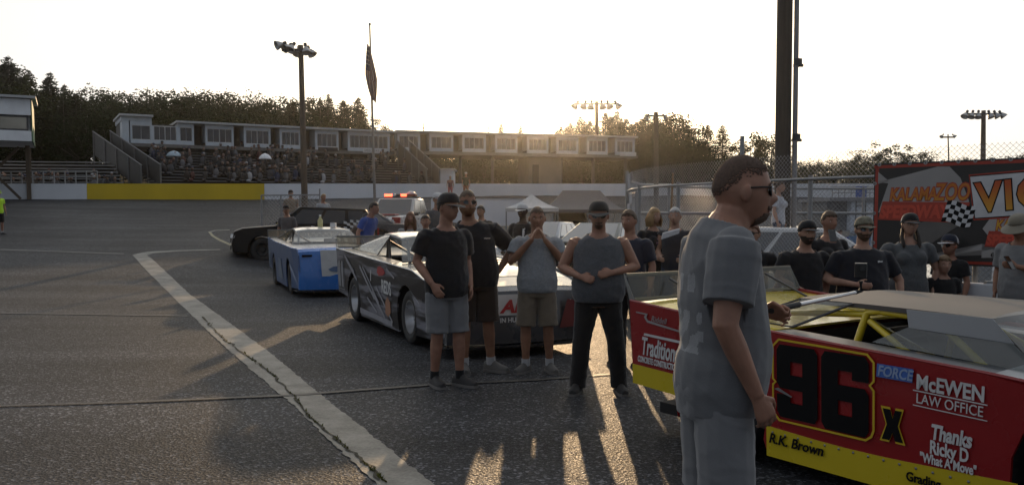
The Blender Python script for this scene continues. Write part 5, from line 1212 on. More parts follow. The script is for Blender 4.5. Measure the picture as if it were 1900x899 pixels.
shp(PX([(1836, 404), (1920, 396), (1990, 400), (1990, 470), (1880, 468), (1842, 448), (1822, 424)]), BGRY, .0035)
def logo(px, py, wpx, size_k=1.0, off=.006, est=False):
    """two line track name, gold over red, with a chequered flag"""
    x0, z0 = pz(px, py); sc = size_k
    for mm_, o_, f_ in ((BRED, off, .016), (BYEL if sc > .9 else BORG, off + .002, .004)):
        text_on('KALAMA', .195 * sc, mm_, BM(x0, z0 + .19 * sc, o_), bn, shear=.18, fat=f_ * sc, sx=.70, depth=.0006); text_on('ZOO', .265 * sc, mm_, BM(x0 + .515 * sc, z0 + .185 * sc, o_ + .0005), bn, shear=.18, fat=f_ * sc, sx=.62, depth=.0006)
    panel(bn, BM(x0, z0, off), [(-.13 * sc, -.04 * sc), (.86 * sc, -.075 * sc), (.90 * sc, .155 * sc), (-.08 * sc, .175 * sc)], BRED, 'print', .001)
    text_on('SPEEDWAY', .20 * sc, mat('banner_bright_red', (.50, .06, .03), .5), BM(x0 - .11 * sc, z0 - .015 * sc, off + .003), bn, shear=.12, fat=.010 * sc, sx=.78, depth=.0006)
logo(1648, 401, 0)
m1, m2 = MB(), MB(); x0, z0 = pz(1745, 411)
for i in range(6):
    for k in range(5):
        f = lambda a, b: BM(0, 0, .011) @ Vector((x0 + a * .052 + b * .013, z0 + b * .047 - a * .010 + .018 * math.sin(a * 1.1), 0))
        q = [f(i, k), f(i + 1, k), f(i + 1, k + 1), f(i, k + 1)]; (m1 if (i + k) % 2 else m2).prism(q, n_ * .001)
m1.build('chequer_white', BWHT, bn); m2.build('chequer_black', LETB, bn)
# victory panel
v = PX([(1796, 328), (1990, 312), (1990, 392), (1808, 404)]); vo = PX([(1793, 324), (1990, 307), (1990, 397), (1805, 408.5)]); shp(vo, BRED, .005); shp(PX([(1795, 326), (1990, 310), (1990, 394), (1806.5, 406)]), LETB, .0065); shp(v, BWHT, .008)
x0, z0 = pz(1812, 392); tl = math.atan2(pz(1900, 384)[1] - z0, pz(1900, 384)[0] - x0)
TM = lambda off, dx=0, dz=0: BM(x0 + dx, z0 + dz, off) @ Matrix.Rotation(tl, 4, 'Z')
text_on('VICTORY', .44, LETB, TM(.010), bn, fat=.026, sx=.93, depth=.0006, space=1.12); text_on('VICTORY', .44, BORG, TM(.012), bn, fat=.012, sx=.93, depth=.0006, space=1.12)
logo(1846, 452, 0, .80, .007)
text_on('est. 1950', .10, LETB, BM(*pz(1838, 476), .007), bn, shear=.15)
m = MB()
for k in range(14):
    s_ = .06 + k * (WB - .1) / 13; m.lathe([(.008, 0), (.022, 0), (.022, .006), (.008, .006), (.008, 0)], 12, BM(s_, HB - .012, .004))
for k in range(3): m.lathe([(.008, 0), (.022, 0), (.022, .006), (.008, .006), (.008, 0)], 12, BM(.012, HB * (.2 + .3 * k), .004))
m.build('grommets', STEEL, bn)

# tents
def tent(px0, px1, py_peak, py_eave, d, label, m_, ridge=0.0, post=True):
    x0 = (px0 - 950) / FPX * d; x1 = (px1 - 950) / FPX * d; ze = at(px0, py_eave, d).z; zp = at(px0, py_peak, d).z; c = Vector(((x0 + x1) / 2, d, 0)); hw = (x1 - x0) / 2; g0 = ground_z(c.x, d)
    t = thing('canopy_tent', Vector((c.x, d, g0)), label, 'tent'); ze -= g0; zp -= g0; hd = min(hw, 2.0)
    rr = hw * ridge; C4 = [Vector((-hw, -hd, ze)), Vector((hw, -hd, ze)), Vector((hw, hd, ze)), Vector((-hw, hd, ze))]; A, B = Vector((-rr, 0, zp)), Vector((max(rr, .01), 0, zp))
    m = MB(); n = 8
    def face(a, b, e, f):
        vs = []; 
        for i in range(n + 1):
            for k in range(n + 1):
                p = a.lerp(b, k / n).lerp(e.lerp(f, k / n), i / n); p.z -= .14 * math.sin(math.pi * i / n) * (zp - ze); vs.append(p)
        m.add(vs, [(i * (n + 1) + k, i * (n + 1) + k + 1, (i + 1) * (n + 1) + k + 1, (i + 1) * (n + 1) + k) for i in range(n) for k in range(n)])
    face(C4[0], C4[1], A, B); face(C4[1], C4[2], B, B); face(C4[2], C4[3], B, A); face(C4[3], C4[0], A, A)
    for a, b in zip(C4, C4[1:] + C4[:1]): m.add([a, b, b - Vector((0, 0, .16)), a - Vector((0, 0, .16))], [(0, 1, 2, 3)])
    m.build('canopy', m_, t, smooth=60)
    for c4 in C4:
        m = MB(); m.beam(Vector((c4.x * .97, c4.y * .97, 0)), Vector((c4.x * .97, c4.y * .97, ze)), .05); m.build('leg', STEEL, t)
tent(938, 1034, 360, 386, 41, 'white peaked canopy tent beside the inner white wall', mat('tent_white', (.50, .50, .50), .7))
tent(1006, 1150, 353, 389, 44.5, 'wide dark grey canopy tent behind the white pickup', mat('tent_grey', (.10, .10, .11), .75), .48)
# inner white wall
def iwall(px0, px1, d, pyt, label, m_=WALLW):
    a = Vector((*fx(px0, d), 0)); b = Vector((*fx(px1, d), 0)); zt = at(px0, pyt, d).z; t = thing('infield_wall', a, label, 'wall'); m = MB(); g0 = ground_z(a.x, d); m.box(((b.x - a.x) / 2, .2, (zt + g0 - .3) / 2), (b.x - a.x, .3, zt - g0 + .3)); m.build('face', m_, t, bevel=.02); m = MB(); m.box(((b.x - a.x) / 2, .2, zt + .035), (b.x - a.x + .1, .42, .07)); m.build('cap', GREYP, t)
iwall(800, 975, 46.5, 368, 'white inner wall with a dark cap behind the man with hand on hip')
# low wire cage on the track at left
wc = thing('wire_cage', onground(540, 33.0), 'low rusty wire cage fence standing on the track behind the black SUV', 'fence'); _i = wc.location.copy()
a = at(485, 362, 33.0); b = at(590, 360, 33.0); pth = [(a.x - _i.x, 0), (b.x - _i.x, .3)]; za = ground_z(a.x, 33) - _i.z
chain(wc, pth, za + .05, a.z - _i.z, cell=.13, r=.006); m = MB(); m.tube([(pth[0][0], 0, a.z - _i.z), (pth[1][0], .3, a.z - _i.z + .02)], .03, 6); m.build('top_rail', STEEL, wc)
for f in (0, .33, .66, 1): x = lerp(pth[0][0], pth[1][0], f); m = MB(); m.tube([(x, .3 * f, za), (x, .3 * f, a.z - _i.z + (.25 if f > .9 else 0))], .03, 6); m.build('post', STEEL, wc)
# white block building with a railed deck beyond the fence
wbld = thing('block_building', (*fx(1612, 30), 0), 'white block building with ladder, dark doorway and railed deck left of the banner', 'building')
x0 = fx(1540, 30)[0] - wbld.location.x; xm = fx(1578, 30)[0] - wbld.location.x; x1 = fx(1690, 30)[0] - wbld.location.x; z1 = at(1600, 373, 30).z; z2 = at(1600, 347, 30).z
m = MB(); m.box(((xm + x1) / 2, 1.5, z1 / 2), (x1 - xm, 3, z1)); m.build('wall', WALLW, wbld); m = MB(); m.box(((x0 + xm) / 2, 1.7, z1 / 2), (xm - x0, 2.6, z1)); m.build('recess', mat('recess_grey', (.11, .11, .11), .8, var=.3), wbld); m = MB(); m.box(((x0 + x1) / 2, 1.5, z1 + .06), (x1 - x0 + .2, 3.3, .12)); m.build('deck', GREYP, wbld)
m = MB()
for k in range(14): x = lerp(x0, x1, k / 13); m.tube([(x, -.1, z1 + .1), (x, -.1, z2)], .015, 5)
for zz in (z2, (z1 + z2) / 2 + .05): m.tube([(x0, -.1, zz), (x1, -.1, zz)], .02, 5)
m.build('railing', STEEL, wbld)
m = MB(); xl_ = fx(1594, 30)[0] - wbld.location.x
for s in (-.16, .16): m.tube([(xl_ + s, -.06, z1 - 1.2), (xl_ + s, -.06, z1)], .02, 5)
for k in range(5): m.tube([(xl_ - .16, -.06, z1 - 1.1 + k * .24), (xl_ + .16, -.06, z1 - 1.1 + k * .24)], .015, 5)
m.build('ladder', DKSTEEL, wbld)
m = MB(); m.box((fx(1592, 30)[0] - wbld.location.x, -.14, (z1 + z2) / 2 + .08), (.36, .02, .36)); m.build('blue_placard', mat('placard_blue', (.05, .10, .35), .6), wbld)
# selfie stick and its camera
SA = at(1447, 572, 3.62); SB_ = at(1592, 541, 4.0)
ss = thing('selfie_stick', SA, 'silver telescopic camera stick held out by the tall man in grey', 'camera stick'); e_ = SB_ - SA
m = MB(); m.tube([e_ * .22, e_ * .60], .0095, 10); m.tube([e_ * .58, e_ * .98], .0075, 10); m.build('rod', mat('stick_silver', (.62, .62, .63), .25, metal=.7), ss, smooth=60); m = MB(); m.tube([e_ * -.12, e_ * -.1, e_ * .22, e_ * .235], [.010, .0135, .0135, .010], 12); m.build('grip', BLACK, ss, smooth=60)
m = MB(); m.tube([e_ * .97, e_ * 1.0 + Vector((.012, 0, .004)), e_ * 1.0 + Vector((.012, -.0, .05))], .010, 8); m.build('mount', BLACK, ss, smooth=60)
gc_ = thing('action_camera', SB_ + Vector((.008, -.005, .095)), 'small black action camera on the end of the silver stick', 'camera', rz=R(-25)); m = MB(); m.box((0, 0, 0), (.052, .032, .066)); m.build('case', BLACK, gc_, bevel=.005); m = MB(); m.lathe([(0, 0), (.014, 0), (.014, .012), (0, .012)], 14, Matrix.Translation((.010, -.016, .014)) @ Matrix.Rotation(R(90), 4, 'X')); m.build('lens', CARG, gc_); m = MB(); m.box((.0, 0, .034), (.05, .03, .003)); m.build('top_edge', STEEL, gc_)
# ---------------------------------------------------------------- people
def evaluated(o):
    dg = bpy.context.evaluated_depsgraph_get(); dg.update()
    me = bpy.data.meshes.new_from_object(o.evaluated_get(dg)); return me
def skin(mb, name, m, voxel, smooth=3, parent=None, wrinkle=0, wscale=9, seed=0, paint=None, mats=None):
    """closes overlapping shapes into ONE continuous surface"""
    o = mb.build(name, m)
    md = o.modifiers.new('r', 'REMESH'); md.mode = 'VOXEL'; md.voxel_size = voxel
    if smooth: ms = o.modifiers.new('s', 'SMOOTH'); ms.factor = .5; ms.iterations = smooth
    me = evaluated(o); me.name = name
    bpy.data.objects.remove(o)
    me.materials.clear()
    for x in (mats or [m]): me.materials.append(x)
    if wrinkle:
        sv = Vector((seed * 3.1, seed * 1.7, 0)); n_ = len(me.vertices)
        co = [0.0] * (3 * n_); no = [0.0] * (3 * n_); me.vertices.foreach_get('co', co); me.vertices.foreach_get('normal', no)
        for i in range(n_):
            x, y, z = co[3 * i:3 * i + 3]
            a = noise.noise((x * wscale + sv.x, y * wscale + sv.y, z * wscale * .55))
            b = noise.noise((x * wscale * .7 + z * wscale * .95 + sv.x * 2, y * wscale * .8 + sv.y, z * wscale * .45 - x * wscale * .6))
            c = noise.noise((x * wscale * .9 - z * wscale * 1.3 + sv.y, y * wscale - z * 3, z * wscale * .7 + x * 4))
            r_ = wrinkle * (a * .7 + (1 - abs(b) * 2.4) * .75 + max(0, .5 - abs(c) * 2.5) * .9)
            co[3 * i] += no[3 * i] * r_; co[3 * i + 1] += no[3 * i + 1] * r_; co[3 * i + 2] += no[3 * i + 2] * r_
        me.vertices.foreach_set('co', co); me.update()
    if paint:
        for p in me.polygons:
            k = paint(p.center, p.normal)
            if k: p.material_index = k
    me.polygons.foreach_set('use_smooth', [True] * len(me.polygons)); me.update()
    n = bpy.data.objects.new(name, me); COL.objects.link(n)
    if parent is not None: n.parent = parent
    return n

def head_point(th, ph, gr=0.0, female=False):
    """surface of a head, face towards -Y; th from the crown down, ph around (0 = face)"""
    dz = math.cos(th); s = math.sin(th); dx = s * math.sin(ph); dy = -s * math.cos(ph)
    rx, ry, rz = .076, .096, .118
    x, y, z = dx * rx, dy * ry, dz * rz
    if dy < 0:                                           # the face is flatter than an egg: forehead upright, chin well forward
        tt = min(.985, abs(z) / .118); fac = min(1.7, math.sqrt(1 - tt ** 4) / math.sqrt(1 - tt ** 2 + .001)); fr_ = min(1, -dy * 1.6)
        y *= 1 + (fac - 1) * (.85 if z < 0 else .40) * fr_; x *= 1 + (fac - 1) * (.50 if z < 0 else .15)
    if z < 0:                                            # jaw narrows, the back of the skull rises into the neck
        t = min(1, -z / .118); x *= 1 - .30 * t ** 1.5
        if y > 0: y *= 1 - .38 * t
        else: y = y * (1 - .05 * t) - .012 * t * max(0, 1 - abs(x) / .05)
    if y < 0:
        f = max(0, -y / .09)
        nose = math.exp(-((x / .013) ** 2)) * (math.exp(-(((z + .028) / .020) ** 2)) * .026 + math.exp(-(((z + .005) / .022) ** 2)) * .011)
        brow = math.exp(-(((z - .022) / .011) ** 2)) * math.exp(-((x / .05) ** 2)) * .006
        eye = -(math.exp(-(((abs(x) - .031) / .016) ** 2)) * math.exp(-(((z - .004) / .012) ** 2))) * .010
        lip = math.exp(-((x / .022) ** 2)) * (math.exp(-(((z + .060) / .007) ** 2)) + math.exp(-(((z + .073) / .007) ** 2))) * .006
        chin = math.exp(-((x / .026) ** 2)) * math.exp(-(((z + .100) / .018) ** 2)) * .010
        cheek = math.exp(-(((abs(x) - .042) / .02) ** 2)) * math.exp(-(((z + .022) / .022) ** 2)) * .004
        y -= (nose + brow + eye + lip + chin + cheek) * f
    v = Vector((x, y, z))
    if gr: v += Vector((dx / rx, dy / ry, dz / rz)).normalized() * gr
    return v
def head_grid(mb, T, nu, nv, gr=0.0, keep=None, thick=0):
    P = {}
    for j in range(nv + 1):
        for i in range(nu):
            th = math.pi * min(max(j / nv, .001), .999); ph = 2 * math.pi * i / nu - math.pi; P[i, j] = (th, ph)
    vs = [head_point(*P[i, j], gr) for j in range(nv + 1) for i in range(nu)]
    fs = []
    for j in range(nv):
        for i in range(nu):
            q = (j * nu + i, (j + 1) * nu + i, (j + 1) * nu + (i + 1) % nu, j * nu + (i + 1) % nu)
            if keep:
                c = sum((head_point(*P[k % nu, k // nu], 0) for k in q), Vector()) / 4
                if not keep(c): continue
            fs.append(q)
    if thick:
        n = len(vs); vs2 = [head_point(*P[k % nu, k // nu], gr - thick) for k in range(n)]
        edges = {}
        for f in fs:
            for a, b in zip(f, f[1:] + f[:1]): edges[(a, b)] = 1
        fs2 = [tuple(n + i for i in reversed(f)) for f in fs]
        side = [(b, a, n + a, n + b) for (a, b) in edges if (b, a) not in edges]
        used = sorted({i for f in fs for i in f}); mp_ = {}
        allv = vs + vs2; keepi = used + [n + i for i in used]
        mp_ = {o: k for k, o in enumerate(keepi)}
        mb.add([T @ allv[i] for i in keepi], [tuple(mp_[i] for i in f) for f in fs + fs2 + side])
    else:
        used = sorted({i for f in fs for i in f}); mp_ = {o: k for k, o in enumerate(used)}
        mb.add([T @ vs[i] for i in used], [tuple(mp_[i] for i in f) for f in fs])

def skinmat(nm, c): return mat('skin_' + nm, c, .52, var=.24, scale=11, bump=.09, bscale=150, spec=.35, detail=8)
SKIN = skinmat('fair', (.30, .155, .105)); SKIN2 = skinmat('tanned', (.26, .13, .08)); SKIN3 = skinmat('pale', (.36, .21, .15)); SKIN4 = skinmat('dark', (.06, .032, .02))
def cloth(nm, c, rough=.9, bump=.25, bscale=160, var=.14, scale=9): return mat('cloth_' + nm, c, rough, var=var, scale=scale, bump=bump, bscale=bscale, spec=.2, sheen=.25)
TEE_BLACK = cloth('black', (.014, .014, .016)); TEE_GREY = cloth('heather_grey', (.135, .138, .146), var=.09, scale=220, bump=.15, bscale=500); TEE_CHAR = cloth('charcoal', (.085, .09, .10), var=.2, scale=60)
SHORT_GREY = cloth('shorts_grey', (.17, .172, .18), var=.07, scale=240, bump=.15, bscale=500); SHORT_KHAKI = cloth('khaki', (.17, .14, .105)); BROWN = cloth('brown', (.045, .030, .022)); NAVY = cloth('navy', (.02, .024, .04))
TEE_PALE = cloth('pale_grey', (.25, .27, .29), var=.16, scale=50); DENIM = cloth('denim', (.035, .05, .085)); WHITEC = cloth('white', (.55, .55, .56)); BLUEC = cloth('blue', (.03, .07, .26)); HIVIS = cloth('hi_vis_yellow', (.45, .75, .03))
BLACKP = cloth('black_trousers', (.018, .016, .016)); SHOE = mat('shoe_dark', (.03, .028, .028), .7, var=.2); SHOEG = mat('shoe_grey', (.10, .095, .09), .75, var=.2); SOLE = mat('shoe_sole', (.16, .15, .14), .8); SOCK = cloth('sock', (.4, .4, .41))
HAIRD = mat('hair_dark_brown', (.022, .014, .009), .55, var=.3, scale=60, bump=.5, bscale=220, stretch=(1, 1, .3)); HAIRB = mat('hair_brown', (.07, .04, .022), .6, var=.3, scale=60, bump=.5, bscale=220)
HAIRY = mat('hair_blond', (.30, .19, .085), .55, var=.3, scale=40, bump=.5, bscale=160, stretch=(1, 1, .2)); HAIRG = mat('hair_grey', (.42, .41, .40), .6, var=.2, scale=60, bump=.4); HAIRR = mat('hair_red_brown', (.13, .05, .022), .55, var=.3, scale=50, bump=.4)
EYE = mat('eye_dark', (.015, .012, .01), .2, var=0); EYEW = mat('eye_white', (.55, .52, .5), .3, var=0); LIP = mat('lips', (.24, .10, .08), .5); SHADE = mat('sunglass_lens', (.006, .006, .007), .08, spec=.8, var=0); METAL = mat('watch_metal', (.3, .3, .31), .3, metal=.9)

def R3(yaw=0, pitch=0, roll=0): return Matrix.Rotation(R(yaw), 3, 'Z') @ Matrix.Rotation(R(pitch), 3, 'X') @ Matrix.Rotation(R(roll), 3, 'Y')
def hand(mb, wrist, d, palm, thumb, curl=.35, size=1.0, spread=1.0, fr=.0082):
    """wrist point, direction of the fingers, the way the palm faces, and the side the thumb is on (+1 / -1 along palm x d)"""
    d = Vector(d).normalized(); p = Vector(palm); p = (p - d * p.dot(d)).normalized(); s = d.cross(p) * thumb; k = size
    W = Vector(wrist)
    mb.tube([W - d * .012, W + d * .02 * k, W + d * .055 * k + s * .002, W + d * .088 * k, W + d * .098 * k],
            [(.027 * k, .021 * k), (.029 * k, .018 * k), (.040 * k, .0165 * k), (.041 * k, .014 * k), (.034 * k, .010 * k)], 10, up=p)
    for i, (L, off, back) in enumerate(((.070, .031, .0), (.078, .0105, .004), (.073, -.0105, .002), (.058, -.030, -.006))):
        base = W + d * (.085 + back) * k + s * off * k
        c1 = curl * .75; c2 = curl * 1.9; c3 = curl * 2.7; fan = s * (off * 1.7 * spread)
        def dirn(a): return (d * math.cos(a) + p * math.sin(a) + fan).normalized()
        q1 = base + dirn(c1) * L * .46 * k; q2 = q1 + dirn(c2) * L * .32 * k; q3 = q2 + dirn(c3) * L * .26 * k
        mb.tube([base - d * .02 * k, base, q1, q2, q3], [fr * 1.12 * k, fr * 1.12 * k, fr * k, fr * .93 * k, fr * .7 * k], 8, up=p)
    b = W + d * .022 * k + s * .022 * k; t1 = b + (d * .6 + s * .75 + p * .25).normalized() * .040 * k
    t2 = t1 + (d * .9 + s * (.42 - .5 * curl) + p * (.2 + .5 * curl)).normalized() * .032 * k; t3 = t2 + (d * .95 + s * (.15 - .6 * curl) + p * (.2 + .6 * curl)).normalized() * .026 * k
    mb.tube([b - d * .008 * k, b, t1, t2, t3], [fr * 1.4 * k, fr * 1.6 * k, fr * 1.25 * k, fr * 1.1 * k, fr * .8 * k], 8, up=p)

def person(loc, label, h=1.78, rz=0, group=None, skinm=None, w=1.0, belly=0.0, fem=False, lean=0, J=None, head=(0, 0), voxel=.010, fine=False,
           shirt=None, sleeve=.55, hem=.86, shirt_fit=1.0, bottom=None, leg='shorts', leg_fit=1.0, shoe=SHOE, hair=None, hairstyle='short', beard=None, hat=None, glasses=False, hands=None, child=False,
           paint=None, shirt_mats=None, sock=True, vneck=0, necky=0, legs=True, wr=.006, tank=False, roll=0, seed=0, headk=1.0, nkr=0.0):
    """facing -Y before rz; side a is -X, side b is +X. J overrides joints (metres at a height of 1.8)"""
    k = h / 1.8; hk = (1.05 if not child else 1.22) * headk
    t = thing('person', loc, label, 'person', rz=rz, group=group)
    j = dict(pel=(0, 0, .95), waist=(0, 0, 1.09), chest=(0, .005, 1.28), sh=(0, .015, 1.425), neck=(0, .018, 1.495), head=(0, -.018, 1.660),
             sa=(-.178 * w, .015, 1.412), sb=(.178 * w, .015, 1.412), ea=(-.245 * w - .01, .03, 1.15), eb=(.245 * w + .01, .03, 1.15), wa=(-.26 * w, -.05, .90), wb=(.26 * w, -.05, .90),
             ha=(-.092, 0, .92), hb=(.092, 0, .92), ka=(-.115, -.015, .50), kb=(.115, -.015, .50), aa=(-.13, .02, .085), ab=(.13, .02, .085), fa=(-.16, -.2, .0), fb=(.16, -.2, .0))
    if J: j.update(J)
    j = {n: Vector(v) for n, v in j.items()}
    if lean:
        m_ = Matrix.Rotation(R(lean), 3, 'X'); o = j['pel'].copy()
        for n in ('waist', 'chest', 'sh', 'neck', 'head', 'sa', 'sb') + tuple(q for q in ('ea', 'eb', 'wa', 'wb') if not J or q not in J): j[n] = o + m_ @ (j[n] - o)
    for n in j:
        if roll and j[n].z > .95 and n not in ('wa', 'wb'): j[n].x -= roll * (j[n].z - .95)
    j = {n: v * k for n, v in j.items()}
    hands = hands or {}
    up = (0, -1, 0)
    def torso(mb, g=0.0, lo=None, neck=True, flare=0.0):
        rows = [(j['pel'] + Vector((0, 0, -.13)) * k, .150, .105), (j['pel'] + Vector((0, 0, -.03)) * k, .172, .125), (j['pel'].lerp(j['waist'], .5), .168, .118), (j['waist'], .160, .112),
                (j['waist'].lerp(j['chest'], .5), .166, .116), (j['chest'], .178, .124), (j['chest'].lerp(j['sh'], .6), .180, .112), (j['sh'], .160, .088), (j['sh'].lerp(j['neck'], .45), .118, .074), (j['neck'] + Vector((0, 0, .004)) * k, .070 + nkr, .066 + nkr)]
        if not neck: rows = rows[:-1]
        pts, rr = [], []
        for i, (p, a, b) in enumerate(rows):
            bz = math.exp(-((i - 2.8) / 1.8) ** 2) * belly
            ff = w if i < 8 else 1.0
            if fem: a *= (1.04, 1.04, .96, .88, .90, .93, .93, .92, .92, .9)[i]
            if lo is not None and i < lo: continue
            fl = flare if i < 3 else 0
            pts.append(p + Vector((0, -.55 * bz * k, 0))); rr.append(((a * ff + bz * .45 + g + fl) * k, (b * (.5 + .5 * w) + bz * .55 + g + fl) * k))
        if fem and not child:
            for sx in (-1, 1): mb.ell(j['chest'] + Vector((sx * .075 * w, -.095 - (g * .5), .01)) * k, ((.072 + g) * k, (.062 + g) * k, (.070 + g) * k), 12, 8)
        mb.tube(pts, rr, 20, up=up)
    def arm(mb, s, g=0.0, to=1.0, flare=1.0):
        S, E, Wr = j['s' + s], j['e' + s], j['w' + s]
        A = [S + Vector((0, 0, .0)), S.lerp(E, .18), S.lerp(E, .5), S.lerp(E, .85), E]; r_ = [.062, .060, .052, .043, .041]
        if belly > .05 or w > 1.1: r_ = [x * 1.14 for x in r_]
        if fem: r_ = [x * .88 for x in r_]
        if to >= 1: A += [E.lerp(Wr, .12), E.lerp(Wr, .35), E.lerp(Wr, .75), Wr]; r_ += [.044, .043, .033, .027]
        else:
            B, rb_ = [], []
            for f, q in zip((0, .18, .5, .85, 1), r_):
                if f < to: B.append(S.lerp(E, f)); rb_.append(q)
            B.append(S.lerp(E, to)); rb_.append(.050); A, r_ = B, rb_
            r_ = [x * (1 + (flare - 1) * i / (len(r_) - 1)) for i, x in enumerate(r_)]
        mb.tube(A, [(x + g) * k for x in r_], 12, up=up)
        mb.ell(S + Vector((0, 0, -.006)) * k, ((.056 + g * .8) * k, (.056 + g * .8) * k, (.052 + g * .5) * k), 12, 8)
    def legs_(mb, g=0.0, to='foot', flare=1.0):
        for s in 'ab':
            Hp, K, A = j['h' + s], j['k' + s], j['a' + s]
            pts = [Hp + Vector((0, 0, .03)) * k, Hp.lerp(K, .15), Hp.lerp(K, .5), Hp.lerp(K, .85), K]; rr = [.088, .092, .077, .060, .056]
            if to != 'knee': pts += [K.lerp(A, .12), K.lerp(A, .32), K.lerp(A, .7), A]; rr += [.055, .057, .042, .036]
            rr = [x * (.6 + .4 * w) + g for x in rr]
            if to == 'knee': pts[-1] = Hp.lerp(K, .98); rr = [x * f for x, f in zip(rr, (1, 1.0, 1 + .35 * (flare - 1), 1 + .8 * (flare - 1), flare * 1.05))]
            if to == 'ankle': rr = [x * (1 + (flare - 1) * min(1, i / 4)) for i, x in enumerate(rr)]; rr[-3:] = [max(x, .070 * flare) for x in rr[-3:]]; pts[-1] = A + Vector((0, .0, -.03)) * k
            mb.tube(pts, [x * k for x in rr], 14, up=up)
    # body: one continuous surface from head to feet
    b = MB()
    torso(b, -.004)
    for s in 'ab': arm(b, s)
    if legs:
        legs_(b)
        for s in 'ab':
            A = j['a' + s]; F = (Vector((*(j['f' + s].xy), 0)) - Vector((A.x, A.y, 0))).normalized()
            b.tube([A + Vector((0, 0, .02)) * k, A - F * .03 * k + Vector((0, 0, -.045)) * k, A + F * .06 * k + Vector((0, 0, -.045)) * k, A + F * .15 * k + Vector((0, 0, -.06)) * k], [.038 * k, .036 * k, .038 * k, .028 * k], 8)
    HR = R3(head[0], head[1]); nk = j['neck'] + Vector((0, 0, .02)) * k
    Hc = nk + HR @ ((j['head'] - nk))
    b.tube([j['neck'] - Vector((0, 0, .05)) * k, j['neck'].lerp(Hc, .35), Hc + HR @ Vector((0, .02, -.05)) * k], [((.064 if not fem else .051) + nkr) * k * (1 + belly), ((.061 if not fem else .048) + nkr) * k * (1 + .8 * belly), (.058 + nkr * .6) * k], 12, up=up)
    T = Matrix.Translation(Hc) @ HR.to_4x4() @ Matrix.Scale(k * hk * (1.0 if not fem else .96), 4)
    head_grid(b, T, 40, 34)
    for sx in (-1, 1):
        eo = Vector((sx * .083, .010, -.010)); er = R3(sx * 22, 8, 0)
        b.ell(T @ eo, (.007 * k * hk * 1.3, .017 * k * hk, .030 * k * hk), 8, 6, rot=HR @ er)
    for s in 'ab':
        hd = hands.get(s, {}); E, Wr = j['e' + s], j['w' + s]
        d = Vector(hd.get('d', (Wr - E).normalized())); pm = hd.get('palm', (1 if s == 'a' else -1, .15, 0)); th = hd.get('thumb', 1 if s == 'a' else -1)
        hand(b, Wr, d, pm, th, hd.get('curl', .35), k * (1.0 if not fem else .92), fr=.0085 if voxel < .0085 else .0095)
    skin(b, 'body', skinm or SKIN, voxel * (.75 if fine else .8), 2, t)
    # clothes follow the same skeleton
    if shirt:
        c = MB(); lo = 1 if hem < .93 else 2
        torso(c, .014 * shirt_fit, None, neck=True, flare=.006 * shirt_fit)
        if not tank:
            for s in 'ab': arm(c, s, .014 * shirt_fit, sleeve + .05, 1.18 * (.5 + .5 * shirt_fit))
        so = skin(c, 'shirt', shirt, voxel, 8 if fine else 4, t, wrinkle=wr * k, wscale=6.5 if fine else 9, seed=seed, paint=paint, mats=shirt_mats)
        bm = bmesh.new(); bm.from_mesh(so.data)                     # trim the hem and the neckline
        for v in bm.verts:
            if v.co.z < hem * k: v.co.z = hem * k - (hem * k - v.co.z) * .05
        n0 = j['neck'] + Vector((0, 0, -.004)) * k
        if not tank:
            for s in 'ab':                                          # crisp sleeve ends
                S_, E_ = j['s' + s], j['e' + s]; dd = (E_ - S_).normalized(); C_ = S_.lerp(E_, sleeve)
                for v in bm.verts:
                    q_ = v.co - C_; al = q_.dot(dd)
                    if 0 < al < .06 * k and (q_ - dd * al).length < .088 * k: v.co -= dd * al * .94
        kill = [v for v in bm.verts if (v.co - n0).xy.length < (.112 + nkr) * k and v.co.z > n0.z - .012 * k + (v.co.y - n0.y) * .32 - (vneck * max(0, 1 - abs(v.co.x - n0.x) / (.085 * k)) if v.co.y < n0.y else 0)]
        if tank: kill += [v for v in bm.verts if ((abs(v.co.x - n0.x) - .262 * w * k) / (.092 * k)) ** 2 + ((v.co.z - (j['sa'].z - .015 * k)) / (.135 * k)) ** 2 < 1]
        bmesh.ops.delete(bm, geom=list(set(kill)), context='VERTS'); bm.to_mesh(so.data); bm.free()
        sol = so.modifiers.new('thickness', 'SOLIDIFY'); sol.thickness = .004; sol.offset = -1
    if legs and bottom:
        c = MB(); c.tube([j['pel'] + Vector((0, 0, -.13)) * k, j['pel'] + Vector((0, 0, -.03)) * k, j['pel'].lerp(j['waist'], .55)], [((.158 * (.6 + .4 * w) + .01 + .2 * belly) * k, (.112 + .012 + .3 * belly) * k), ((.176 * (.6 + .4 * w) + .012 + .2 * belly) * k, (.128 + .012 + .3 * belly) * k), ((.166 * w + .008 + .3 * belly) * k, (.116 + .008 + .4 * belly) * k)], 18, up=up)
        legs_(c, .014, 'knee' if leg == 'shorts' else 'ankle', (1.34 if leg == 'shorts' else 1.12) * leg_fit)
        skin(c, 'shorts' if leg == 'shorts' else 'trousers', bottom, voxel, 3, t, wrinkle=wr * k * .9, seed=seed + 5, wscale=8)
